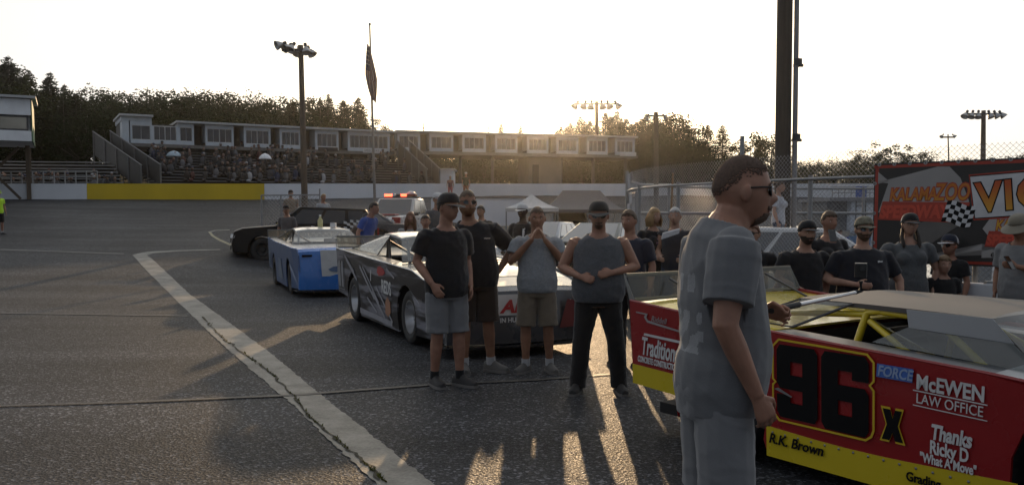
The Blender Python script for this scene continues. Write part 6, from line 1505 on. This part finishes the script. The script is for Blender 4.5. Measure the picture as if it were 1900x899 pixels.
    if legs:
        for s in 'ab':
            A = j['a' + s]; F = (Vector((*(j['f' + s].xy), 0)) - Vector((A.x, A.y, 0))).normalized(); gz = A.z - .085 * k
            S_ = Vector((-F.y, F.x, 0)); c = MB()
            secs = [(-.075, .030, .075, .075), (-.06, .037, .085, .09), (.0, .040, .10, .10), (.06, .043, .085, .085), (.12, .049, .060, .06), (.175, .044, .048, .05), (.205, .026, .036, .04)]
            rs = []
            for (x, hw, ht, _) in secs:
                o = Vector((A.x, A.y, gz)) + F * x * k; rs.append([o + S_ * hw * k * math.cos(a) * (1.0 if math.sin(a) > 0 else 1.03) + Vector((0, 0, (ht * max(0, math.sin(a)) ** .75 + .022) * k)) for a in [2 * math.pi * q / 14 for q in range(14)]])
            c.rings(rs); so = c.build('shoe', shoe, t, smooth=60)
            c = MB(); c.rings([[Vector((A.x, A.y, gz)) + F * x * k + S_ * sg * (hw + .004) * k + Vector((0, 0, zz * k)) for sg, zz in ((-1, 0), (1, 0), (1, .026), (-1, .026))] for (x, hw, _, _) in secs]); c.build('sole', SOLE, so)
            if sock and leg == 'shorts':
                c = MB(); K = j['k' + s]; c.tube([A + Vector((0, 0, -.01)) * k, A.lerp(K, .16)], [.045 * k, .046 * k], 12); c.build('sock', SOCK if sock is True else sock, t, smooth=60)
    # face and head wear
    e = MB(); e.mi = 0
    for sx in (-1, 1): e.ell(T @ Vector((sx * .030, -.0775, .003)), (.0125 * k * hk, .006 * k * hk, .0065 * k * hk), 10, 7, rot=HR)
    e.mi = 1
    for sx in (-1, 1): e.ell(T @ Vector((sx * .030, -.0815, .003)), (.0058 * k * hk, .0035 * k * hk, .0058 * k * hk), 8, 6, rot=HR)
    e.build('eyes', [EYEW, EYE], t, smooth=180)
    hm = hair or HAIRD
    e = MB()
    for sx in (-1, 1): e.tube([T @ Vector((sx * .014, -.0905, .021)), T @ Vector((sx * .032, -.090, .026)), T @ Vector((sx * .048, -.079, .019))], [.0035 * k, .0045 * k, .0025 * k], 6)
    e.build('eyebrows', hm, t, smooth=180)
    e = MB(); e.tube([T @ Vector((-.024, -.0865, -.067)), T @ Vector((0, -.0965, -.0655)), T @ Vector((.024, -.0865, -.067))], [.003 * k, .0065 * k, .003 * k], 8); e.build('lips', LIP, t, smooth=180)
    if hair and hairstyle != 'none':
        c = MB(); g = .0022 if hairstyle == 'crew' else .0035 if hairstyle in ('buzz',) else .011
        def keep(p):
            line = .052 if p.y < -.045 else lerp(.052, -.028, min(1, (p.y + .045) / .075))
            if abs(p.x) > .06 and -.02 < p.y < .035: line = max(line, .008)
            if hairstyle == 'crew': line = .064 if p.y < -.05 else (.046 if p.y < .015 else lerp(.046, -.022, min(1, (p.y - .015) / .07)))
            return p.z > line + .006 * noise.noise((p.x * 60, p.y * 60, 0))
        rr_ = random.Random(seed + 11)
        def keep2(p): return keep(p) and (keep(p - Vector((0, 0, .026 if fine else .018))) or rr_.random() < .62) and (keep(p - Vector((0, 0, .012 if fine else .008))) or rr_.random() < .5)
        head_grid(c, T, 110 if fine else 72, 90 if fine else 58, g, keep2 if hairstyle in ('buzz', 'crew', 'short') else keep, g + .003); 
        if fine:                                                    # short bristles catching the light
            for _ in range(5200):
                th = math.acos(1 - rr_.random() * 1.35); ph = rr_.uniform(-math.pi, math.pi); p = head_point(th, ph)
                if not keep(p): continue
                q_ = head_point(th, ph, rr_.uniform(.003, .006)); a_ = head_point(th + .012, ph + .012, .002)
                c.add([T @ head_point(th, ph, .002), T @ a_, T @ q_], [(0, 1, 2)])
        c.build('hair', hm, t, smooth=180, fix=not fine)
        if hairstyle == 'long':
            c = MB()
            for i in range(26):
                a = lerp(-2.45, 2.45, i / 25); rx, ry = .080, .094; o = Vector((math.sin(a) * rx, math.cos(a) * ry + .006, .045)); L = random.uniform(.26, .34)
                o2 = Vector((o.x * 1.22, o.y * 1.15, -.06)); o3 = Vector((o.x * 1.45, o.y * 1.2 - .006, .03 - L))
                c.tube([T @ (o * .92), T @ o2, T @ o3], [(.017 * k, .012 * k), (.020 * k, .014 * k), (.007 * k, .006 * k)], 6)
            c.build('long_hair', hm, t, smooth=180)
        if hairstyle == 'bob':
            c = MB()
            for i in range(30):
                a = lerp(-2.3, 2.3, i / 29); rx, ry = .082, .096; o = Vector((math.sin(a) * rx, math.cos(a) * ry + .008, .05)); o2 = Vector((o.x * 1.3, o.y * 1.22, -.05)); o3 = Vector((o.x * 1.22, o.y * 1.1, -.155 + .02 * random.random()))
                c.tube([T @ (o * .9), T @ o2, T @ o3], [(.018 * k, .013 * k), (.024 * k, .018 * k), (.010 * k, .009 * k)], 6)
            c.build('bob_hair', hm, t, smooth=180)
        if hairstyle == 'bun':
            c = MB(); c.ell(T @ Vector((0, .115, .06)), (.045 * k, .04 * k, .045 * k), 12, 9); c.build('hair_bun', hm, t, smooth=180)
        if hairstyle == 'braids':
            for sx in (-1, 1):
                c = MB(); pts = [Vector((sx * .07, .02, -.04)), Vector((sx * .088, -.01, -.13)), Vector((sx * .085, -.07, -.22)), Vector((sx * .08, -.085, -.32))]
                c.tube([T @ p for p in pts], [.018 * k, .022 * k, .020 * k, .010 * k], 8)
                for q in range(5): c.ell(T @ pts[1].lerp(pts[3], q / 4.5), (.021 * k, .021 * k, .024 * k), 8, 6)
                c.build('braid', hm, t, smooth=180)
    if beard:
        bm_, kind = beard; c = MB()
        if kind == 'full': kp = lambda p: p.z < -.028 and p.y < .02 and not (abs(p.x) < .022 and -.072 < p.z < -.058) and (p.z < -.045 or abs(p.x) > .045 or (abs(p.x) < .035 and p.z < -.046))
        elif kind == 'goatee': kp = lambda p: p.y < -.04 and ((p.z < -.075 and abs(p.x) < .034) or (-.060 < p.z < -.047 and abs(p.x) < .032))
        else: kp = lambda p: p.z < -.042 and p.y < .015
        head_grid(c, T, 64, 52, .004 if kind != 'big' else .014, kp, .010); c.build('beard', bm_, t, smooth=180)
    if glasses:
        c = MB(); g_ = []
        for sx in (-1, 1):
            o = [Vector((sx * .006, -.098, .012)), Vector((sx * .030, -.097, .019)), Vector((sx * .058, -.082, .016)), Vector((sx * .062, -.078, .002)), Vector((sx * .048, -.089, -.014)), Vector((sx * .024, -.098, -.017)), Vector((sx * .009, -.099, -.004))]
            c.prism([T @ p for p in o], HR @ Vector((0, .004 * k, 0)))
        gl_ = c.build('sunglasses', SHADE, t)
        c = MB(); c.beam(T @ Vector((-.012, -.099, .011)), T @ Vector((.012, -.099, .011)), .004 * k)
        for sx in (-1, 1): c.tube([T @ Vector((sx * .059, -.081, .013)), T @ Vector((sx * .077, -.045, .012)), T @ Vector((sx * .083, .012, .008))], .0035 * k, 6)
        c.build('frame', DARK, gl_)
    if hat:
        hm_, kind = hat[0], hat[1]; pitch = hat[2] if len(hat) > 2 else 0; front = hat[3] if len(hat) > 3 else None; yaw = hat[4] if len(hat) > 4 else 0
        TH = T @ R3(yaw, pitch).to_4x4()
        c = MB(); c.mi = 0
        def dome(p): return p.z > .034
        nu, nv = 32, 10; vs = []; rs = []
        for q in range(nv + 1):
            a = q / nv; z = .036 + .098 * math.sin(a * math.pi / 2); rr = math.cos(a * math.pi / 2) ** .72
            rs.append([TH @ Vector((.091 * max(.02, rr) * math.sin(2 * math.pi * i / nu), .112 * max(.02, rr) * math.cos(2 * math.pi * i / nu) + .002, z + .014 * (-math.cos(2 * math.pi * i / nu)) * (1 - a))) for i in range(nu)])
        c.rings(rs)
        ho = c.build('cap' if kind != 'bucket' else 'sun_hat', [hm_] + ([front] if front else []), t, smooth=180)
        if front:
            for p in ho.data.polygons:
                v = TH.inverted() @ p.center
                if v.y < -.0: p.material_index = 1
        c = MB(); n = 15
        if kind == 'cap':
            A_, B_ = [], []
            for i in range(n):
                a = lerp(-1.25, 1.25, i / (n - 1)); ci = math.cos(a * .9)
                A_.append((math.sin(a) * .090, -math.cos(a) * .108, .030)); B_.append((math.sin(a) * .094, -math.cos(a) * .108 - .075 * max(0, ci) ** .6, .030 - .020 * (1 - abs(math.sin(a))) - .004))
            top = [TH @ Vector(p) for p in A_ + B_]; bot = [TH @ (Vector(p) - Vector((0, 0, .005))) for p in A_ + B_]
            fs = [(i, i + 1, n + i + 1, n + i) for i in range(n - 1)] + [(2 * n + i, 3 * n + i, 3 * n + i + 1, 2 * n + i + 1) for i in range(n - 1)] + [(n + i, n + i + 1, 3 * n + i + 1, 3 * n + i) for i in range(n - 1)]
            c.add(top + bot, fs)
        else:
            rs = [[TH @ Vector((r1 * .091 * math.sin(2 * math.pi * i / 32), r1 * .112 * math.cos(2 * math.pi * i / 32), z)) for i in range(32)] for r1, z in ((.97, .045), (1.3, .025), (1.75, -.005), (1.76, -.010), (1.3, .017), (.97, .03))]
            c.rings(rs, cap=False)
        c.build('brim', hat[5] if len(hat) > 5 else hm_, ho, smooth=40)
    return t
# ---------------------------------------------------------------- the people in the photograph
def feet(px, py): return on(px, py, 0)
HAIRF = mat('hair_cropped', (.105, .066, .048), .85, var=.3, scale=120, bump=.5, bscale=400)
# foreground man in grey, seen from his left... his right side, facing right
F = Vector(((1332 - 950) / FPX * 3.46, 3.46, 0))
SHPRINT = cloth('faded_print', (.25, .255, .265))
def back_print(c, n):
    if n.y < .78: return 0
    u, v = c.x, c.z
    if 1.06 < v < 1.42 and abs(u) < .15:
        if 1.33 < v < 1.40 and (int((u + .2) * 22) % 2 == 0): return 1
        if 1.10 < v < 1.26 and noise.noise((u * 14, v * 14, 3)) > .0: return 1
    return 0
fm = person(F, 'tall man in grey shirt and shorts close up, cropped hair and dark sunglasses, facing right', 1.855, R(94), skinm=SKIN, w=1.10, belly=.055, lean=2, fine=True, voxel=.008,
    J=dict(head=(0, -.060, 1.668), neck=(0, -.022, 1.555), sh=(0, .008, 1.495), sa=(-.19, .012, 1.478), sb=(.19, .012, 1.478), ea=(-.265, .05, 1.19), wa=(-.245, -.075, .935), eb=(.26, -.0, 1.15), wb=(.13, -.215, 1.195), aa=(-.11, .02, .085), ab=(.11, -.02, .085)), head=(0, 1),
    hands=dict(a=dict(palm=(1, .2, 0), curl=.55), b=dict(d=(-.35, -1, -.05), palm=(-.5, .1, -.3), curl=1.0, thumb=-1)),
    shirt=TEE_GREY, sleeve=.74, hem=.83, shirt_fit=1.35, bottom=SHORT_GREY, leg='shorts', leg_fit=1.08, hair=HAIRF, hairstyle='crew', beard=(HAIRF, 'goatee'), glasses=True, wr=.0045, seed=2, paint=back_print, shirt_mats=[TEE_GREY, SHPRINT], headk=1.07, nkr=.004)
# four men standing in the sun
person(feet(829, 716), 'man in black cap, black tee and pale grey shorts, leftmost of the standing group', 1.84, R(28), skinm=SKIN, w=1.06, belly=.03, head=(22, 2), voxel=.010,
    J=dict(ea=(-.27, .06, 1.17), wa=(-.20, -.14, .97), eb=(.24, .06, 1.16), wb=(.20, -.10, .93), ka=(-.10, -.015, .50), kb=(.11, -.03, .50), aa=(-.10, .06, .085), ab=(.12, -.03, .085), fa=(-.10, -.2, 0), fb=(.20, -.22, 0)),
    hands=dict(a=dict(d=(.35, -.45, -.75), palm=(.5, .6, 0), curl=.35)),
    shirt=TEE_BLACK, sleeve=.72, hem=.84, shirt_fit=1.2, bottom=SHORT_GREY, leg_fit=1.05, hair=HAIRD, hat=(TEE_BLACK, 'cap', 0), shoe=SHOE, sock=TEE_BLACK, seed=3)
person(feet(884, 690), 'bearded man in black polo and brown shorts, one hand on his hip', 1.90, R(8), roll=.13, skinm=SKIN2, w=1.12, belly=.05, head=(10, 0), voxel=.010,
    J=dict(eb=(.40, .08, 1.20), wb=(.22, .02, .99), ea=(-.26, .05, 1.16), wa=(-.26, -.06, .92), aa=(-.12, .0, .085), ab=(.15, .03, .085), fb=(.34, -.15, 0), fa=(-.12, -.2, 0)),
    hands=dict(b=dict(d=(-.75, -.2, -.45), palm=(-.4, .3, -.2), curl=.5)),
    shirt=TEE_BLACK, sleeve=.78, hem=.85, shirt_fit=1.2, bottom=BROWN, leg_fit=1.12, hair=HAIRB, hairstyle='buzz', beard=(HAIRR, 'big'), glasses=True, shoe=SHOEG, seed=4,
    paint=lambda c, n: 1 if (n.y < -.3 and .065 < c.x < .135 and 1.385 < c.z < 1.40) else 0, shirt_mats=[TEE_BLACK, cloth('chest_text', (.35, .33, .3))])
person(feet(996, 690), 'man in pale grey tee with both hands raised to his mouth', 1.73, R(2), skinm=SKIN2, w=1.06, belly=.03, head=(0, 3), voxel=.010,
    J=dict(ea=(-.285, -.05, 1.19), wa=(-.065, -.20, 1.44), eb=(.285, -.05, 1.19), wb=(.065, -.20, 1.44), ka=(-.12, -.02, .5), kb=(.12, -.02, .5), aa=(-.12, .0, .085), ab=(.14, .02, .085), fa=(-.26, -.2, 0), fb=(.2, -.2, 0)),
    hands=dict(a=dict(d=(.38, .18, .9), palm=(.8, .2, 0), curl=.3, thumb=1), b=dict(d=(-.38, .18, .9), palm=(-.8, .2, 0), curl=.3, thumb=-1)),
    shirt=TEE_PALE, sleeve=.62, hem=.87, shirt_fit=1.3, bottom=SHORT_KHAKI, leg_fit=1.1, hair=HAIRB, hairstyle='buzz', shoe=SHOEG, seed=6)
person(feet(1109, 728), 'broad man in sleeveless grey shirt, dark cap and black trousers, rightmost of the standing group', 1.765, R(-4), skinm=SKIN, w=1.22, belly=.06, head=(-2, 6), voxel=.010,
    J=dict(sa=(-.205, .015, 1.412), sb=(.205, .015, 1.412), ea=(-.34, .02, 1.17), wa=(-.17, -.20, 1.10), eb=(.345, .02, 1.18), wb=(.12, -.21, 1.14), ka=(-.15, -.02, .5), kb=(.16, -.02, .5), aa=(-.19, .0, .085), ab=(.20, .02, .085), fa=(-.24, -.2, 0), fb=(.25, -.2, 0)),
    hands=dict(a=dict(d=(.75, -.3, -.15), palm=(.1, .8, -.3), curl=.7, thumb=1), b=dict(d=(-.85, -.25, -.1), palm=(0, .8, -.3), curl=.7, thumb=-1)),
    shirt=TEE_CHAR, tank=True, hem=.86, shirt_fit=1.2, vneck=.09, bottom=BLACKP, leg='long', hair=HAIRB, beard=(HAIRB, 'goatee'), hat=(cloth('cap_dark', (.03, .03, .028)), 'cap', 0), glasses=True, shoe=SHOE, seed=7)
# background people
gb = 'people standing behind the cars'
def bgp(px, py_top, d, label, z=None, rz=0, **kw):
    p = onground(px, d)
    if z is not None: p.z = z
    zt = at(px, py_top, d).z; hh = zt - p.z
    kw.setdefault('voxel', .013); kw.setdefault('hair', HAIRD)
    return person(p, label, hh, R(rz), group=gb, **kw)
ARMF = dict(ea=(-.25, .02, 1.16), wa=(-.16, -.24, 1.08), eb=(.25, .02, 1.16), wb=(.16, -.24, 1.08))
bgp(1168, 387, 9.6, 'man in navy shirt half hidden behind the sleeveless man', rz=-35, shirt=NAVY, sleeve=.8, bottom=BLACKP, leg='long', hair=HAIRB, skinm=SKIN, w=1.1, belly=.03)
bgp(1212, 383, 12.6, 'blond woman in black printed tee beside the white haired man', rz=28, fem=True, hair=HAIRY, hairstyle='bob', shirt=TEE_BLACK, sleeve=.8, bottom=BLACKP, leg='long', skinm=SKIN3, w=1.05, J=ARMF, shirt_mats=[TEE_BLACK, cloth('print_pink', (.35, .16, .3))], paint=lambda c, n: 1 if n.y < -.3 and abs(c.x) < .07 and 1.22 < c.z < 1.30 and noise.noise(c * 30) > -.1 else 0)
bgp(1252, 383, 12.4, 'white haired man in dark vest holding pale papers', rz=-20, hair=HAIRG, hairstyle='short', shirt=cloth('vest_dark', (.03, .032, .04)), sleeve=.1, bottom=DENIM, leg='long', skinm=SKIN3, w=1.02, J=ARMF)
bgp(1396, 411, 8.6, 'short haired person in sunglasses and black tee with a pale badge', rz=-16, hair=HAIRR, hairstyle='short', glasses=True, shirt=TEE_BLACK, sleeve=.7, bottom=BLACKP, leg='long', skinm=SKIN3, w=.95, head=(-18, -4),
    J=dict(eb=(.36, .06, 1.2), wb=(.22, .02, 1.0)), paint=lambda c, n: 1 if n.y < -.3 and .03 < c.x < .09 and 1.20 < c.z < 1.25 else 0, shirt_mats=[TEE_BLACK, WHITEC])
bgp(1490, 407, 8.5, 'bearded man in black cap and black tee leaning a hand on the spoiler', rz=8, hair=HAIRD, beard=(HAIRD, 'full'), hat=(TEE_BLACK, 'cap', -6), shirt=TEE_BLACK, sleeve=.6, bottom=BLACKP, leg='long', skinm=SKIN3, w=1.12, belly=.03, lean=6,
    J=dict(ea=(-.30, -.03, 1.16), wa=(-.06, -.26, 1.02), eb=(.28, .0, 1.12), wb=(.20, -.1, .9)), hands=dict(a=dict(d=(.3, -.4, -.8), palm=(.2, .8, -.3), curl=.4)))
bgp(1536, 388, 9.5, 'woman with pulled back hair in black top looking at her phone', rz=14, fem=True, hair=HAIRB, hairstyle='short', shirt=TEE_BLACK, sleeve=.55, bottom=BLACKP, leg='long', skinm=SKIN, w=1.02, vneck=.05, J=dict(ea=(-.26, .0, 1.14), wa=(-.09, -.23, 1.22), eb=(.24, .02, 1.15), wb=(.07, -.22, 1.18)))
bgp(1601, 401, 8.4, 'big bearded man in camouflage cap, sunglasses and black tee', rz=-2, hair=HAIRD, beard=(HAIRB, 'full'), glasses=True, hat=(mat('camo_cloth', (.16, .15, .11), .85, var=.55, scale=26), 'cap', -4), shirt=cloth('black_navy', (.013, .014, .02)), sleeve=.75, bottom=BLACKP, leg='long', skinm=SKIN3, w=1.36, belly=.07,
    J=dict(sa=(-.225, .015, 1.39), sb=(.225, .015, 1.39), ea=(-.38, .0, 1.13), wa=(-.14, -.25, 1.10), eb=(.40, .02, 1.12), wb=(.38, -.08, .9)), paint=lambda c, n: 1 if n.y < -.3 and .09 < c.x < .145 and 1.185 < c.z < 1.20 else 0, shirt_mats=[cloth('black_navy', (.013, .014, .02)), WHITEC])
bgp(1686, 394, 9.2, 'woman with two dark braids in a two tone cap and grey V neck tee', rz=-4, fem=True, hair=HAIRD, hairstyle='braids', hat=(WHITEC, 'cap', -4, TEE_BLACK, 0, TEE_BLACK), shirt=cloth('grey_vneck', (.085, .09, .095), var=.2, scale=50), sleeve=.6, bottom=DENIM, leg='long', skinm=SKIN3, w=1.14, belly=.03, vneck=.09, J=dict(eb=(.34, .05, 1.15), wb=(.28, .0, .92), ea=(-.33, .05, 1.15), wa=(-.3, -.05, .9)))
bgp(1763, 437, 9.9, 'child in white cap turned left, standing behind the boy in black', rz=-58, child=True, hair=HAIRB, hat=(WHITEC, 'cap', -6, NAVY), glasses=True, shirt=TEE_BLACK, sleeve=.7, bottom=NAVY, leg='shorts', skinm=SKIN)
bgp(1752, 474, 9.2, 'small blond boy in black tee peering over the roof of the red car', rz=-5, child=True, hair=mat('hair_sandy', (.16, .10, .05), .6, var=.3, scale=60), hairstyle='short', shirt=TEE_BLACK, sleeve=.7, bottom=NAVY, leg='shorts', skinm=SKIN3, w=1.02)
bgp(1893, 393, 8.9, 'man in wide brimmed hat and grey shirt looking at a phone at the right edge', rz=-55, hair=HAIRG, hat=(cloth('hat_tan', (.20, .18, .14)), 'bucket', 8), shirt=cloth('grey_shirt', (.19, .195, .2)), sleeve=.8, bottom=DENIM, leg='long', skinm=SKIN2, w=1.08, belly=.03, head=(0, 14), J=dict(ea=(-.25, .05, 1.15), wa=(-.22, -.06, .92), eb=(.25, .0, 1.16), wb=(.10, -.27, 1.22)))
bgp(1443, 334, 15.2, 'woman with a hair bun in a pale tee up behind the wire fence', z=.78, rz=60, fem=True, hair=HAIRB, hairstyle='bun', shirt=cloth('lilac_white', (.42, .43, .47)), sleeve=.7, bottom=DENIM, leg='shorts', skinm=SKIN3, sock=False)
bgp(533, 380, 26.4, 'man in grey shirt and dark cap beside the black car', rz=-10, shirt=cloth('taupe', (.11, .10, .10)), sleeve=.9, bottom=BLACKP, leg='long', hat=(TEE_BLACK, 'cap'), skinm=SKIN, voxel=.016)
bgp(676, 370, 19.5, 'young man in blue shirt leaning beside the blue race car', rz=65, lean=18, shirt=BLUEC, sleeve=.7, bottom=BLACKP, leg='long', skinm=SKIN, voxel=.015)
bgp(655, 385, 20.6, 'person bending behind the young man in blue', rz=70, lean=30, shirt=cloth('dusty_brown', (.12, .09, .07)), sleeve=.7, bottom=BLACKP, leg='long', skinm=SKIN, voxel=.016)
bgp(762, 391, 16.5, 'woman with long reddish hair in a pale grey jumper by the red truck', rz=5, fem=True, hair=HAIRR, hairstyle='long', shirt=cloth('jumper_grey', (.26, .27, .28)), sleeve=.97, bottom=DENIM, leg='long', skinm=SKIN, voxel=.013)
bgp(790, 399, 17.2, 'child standing just behind the woman in the grey jumper', rz=0, child=True, hair=HAIRD, shirt=TEE_CHAR, sleeve=.7, bottom=NAVY, leg='long', skinm=SKIN, voxel=.015)
bgp(812, 357, 21.0, 'person in pale cap hidden behind the man in the black cap', rz=30, hair=HAIRB, hat=(WHITEC, 'cap'), shirt=TEE_CHAR, bottom=DENIM, leg='long', skinm=SKIN, voxel=.016)
bgp(893, 380, 20.0, 'man in dark tee with hand on hip behind the bearded man', rz=-30, shirt=TEE_BLACK, sleeve=.8, bottom=BLACKP, leg='long', hair=HAIRD, J=dict(eb=(.38, .06, 1.18), wb=(.2, .0, 1.0)), skinm=SKIN, voxel=.015)
bgp(970, 377, 15.6, 'man in white topped cap and dark clothes behind the pale grey tee', rz=-25, shirt=TEE_BLACK, sleeve=.9, bottom=BLACKP, leg='long', hat=(WHITEC, 'cap', 0), hair=HAIRD, skinm=SKIN4, voxel=.014, paint=lambda c, n: 1 if n.y < -.25 and .05 < c.x < .085 and 1.1 < c.z < 1.4 else 0, shirt_mats=[TEE_BLACK, WHITEC])
bgp(541, 352, 34, 'person in cap standing inside the low wire cage on the track', rz=20, shirt=cloth('tan_shirt', (.25, .19, .13)), bottom=BLACKP, leg='long', hat=(BLACKP, 'cap'), skinm=SKIN, voxel=.018)
bgp(601, 359, 33, 'person in pale shirt standing right of the low wire cage', rz=40, shirt=cloth('pale_shirt', (.33, .34, .36)), bottom=DENIM, leg='long', hair=HAIRY, hairstyle='short', skinm=SKIN, voxel=.018)
bgp(836, 326, 58.5, 'person in pink shorts standing before the far white wall', rz=0, shirt=cloth('plum', (.16, .06, .07)), bottom=cloth('pink', (.4, .12, .12)), leg='long', hair=HAIRB, skinm=SKIN, voxel=.02)
bgp(865, 319, 58.8, 'person in dark top and cap standing before the far white wall', rz=0, shirt=cloth('olive', (.05, .055, .03)), bottom=cloth('rust', (.25, .08, .04)), leg='long', hat=(WHITEC, 'cap'), hair=HAIRB, skinm=SKIN, voxel=.02)
bgp(0, 352, 33.5, 'track marshal in a hi vis yellow vest at the far left edge', rz=60, shirt=HIVIS, sleeve=.6, bottom=BLACKP, leg='shorts', hair=HAIRD, hat=(HIVIS, 'cap'), skinm=SKIN, voxel=.016)
bgp(1557, 424, 22, 'person in hi vis green top far behind the fence', rz=0, shirt=HIVIS, sleeve=.6, bottom=BLACKP, leg='long', hair=HAIRD, skinm=SKIN, voxel=.016)
# things in hands
pp = thing('paper_sheets', at(1244, 437, 12.05), 'pale folded papers held by the white haired man', 'papers'); m_ = MB(); m_.prism([(-.12, 0, -.05), (.12, .02, .03), (.13, .02, .09), (-.10, 0, .03)], (.0, .03, .01)); m_.build('sheets', WHITEC, pp)
for (px, py, d, lb, rz) in ((1545, 437, 9.18, 'dark phone held up by the woman with pulled back hair', 0), (1874, 487, 8.62, 'dark phone held by the man in the wide brimmed hat', 30)):
    ph = thing('phone', at(px, py, d), lb, 'phone', rz=R(rz)); m_ = MB(); m_.box((0, 0, 0), (.075, .010, .15), rx=-.6); m_.build('case', SHADE, ph, bevel=.003)
# ---------------------------------------------------------------- evening haze: one box of even, pale air round everything
HZ = bpy.data.materials.new('haze_air'); HZ.use_nodes = True; _n = HZ.node_tree; _n.nodes.clear()
_o = _n.nodes.new('ShaderNodeOutputMaterial'); _v = _n.nodes.new('ShaderNodeVolumePrincipled')
_v.inputs['Color'].default_value = (.95, .93, .90, 1); _v.inputs['Density'].default_value = .00030; _v.inputs['Anisotropy'].default_value = .95
_n.links.new(_v.outputs[0], _o.inputs['Volume'])
hb_ = MB(); hb_.box((0, 70, 19), (300, 300, 44)); hz_ = hb_.build('haze', HZ); tag(hz_, 'thin golden evening haze hanging over the speedway', 'haze', kind='stuff')
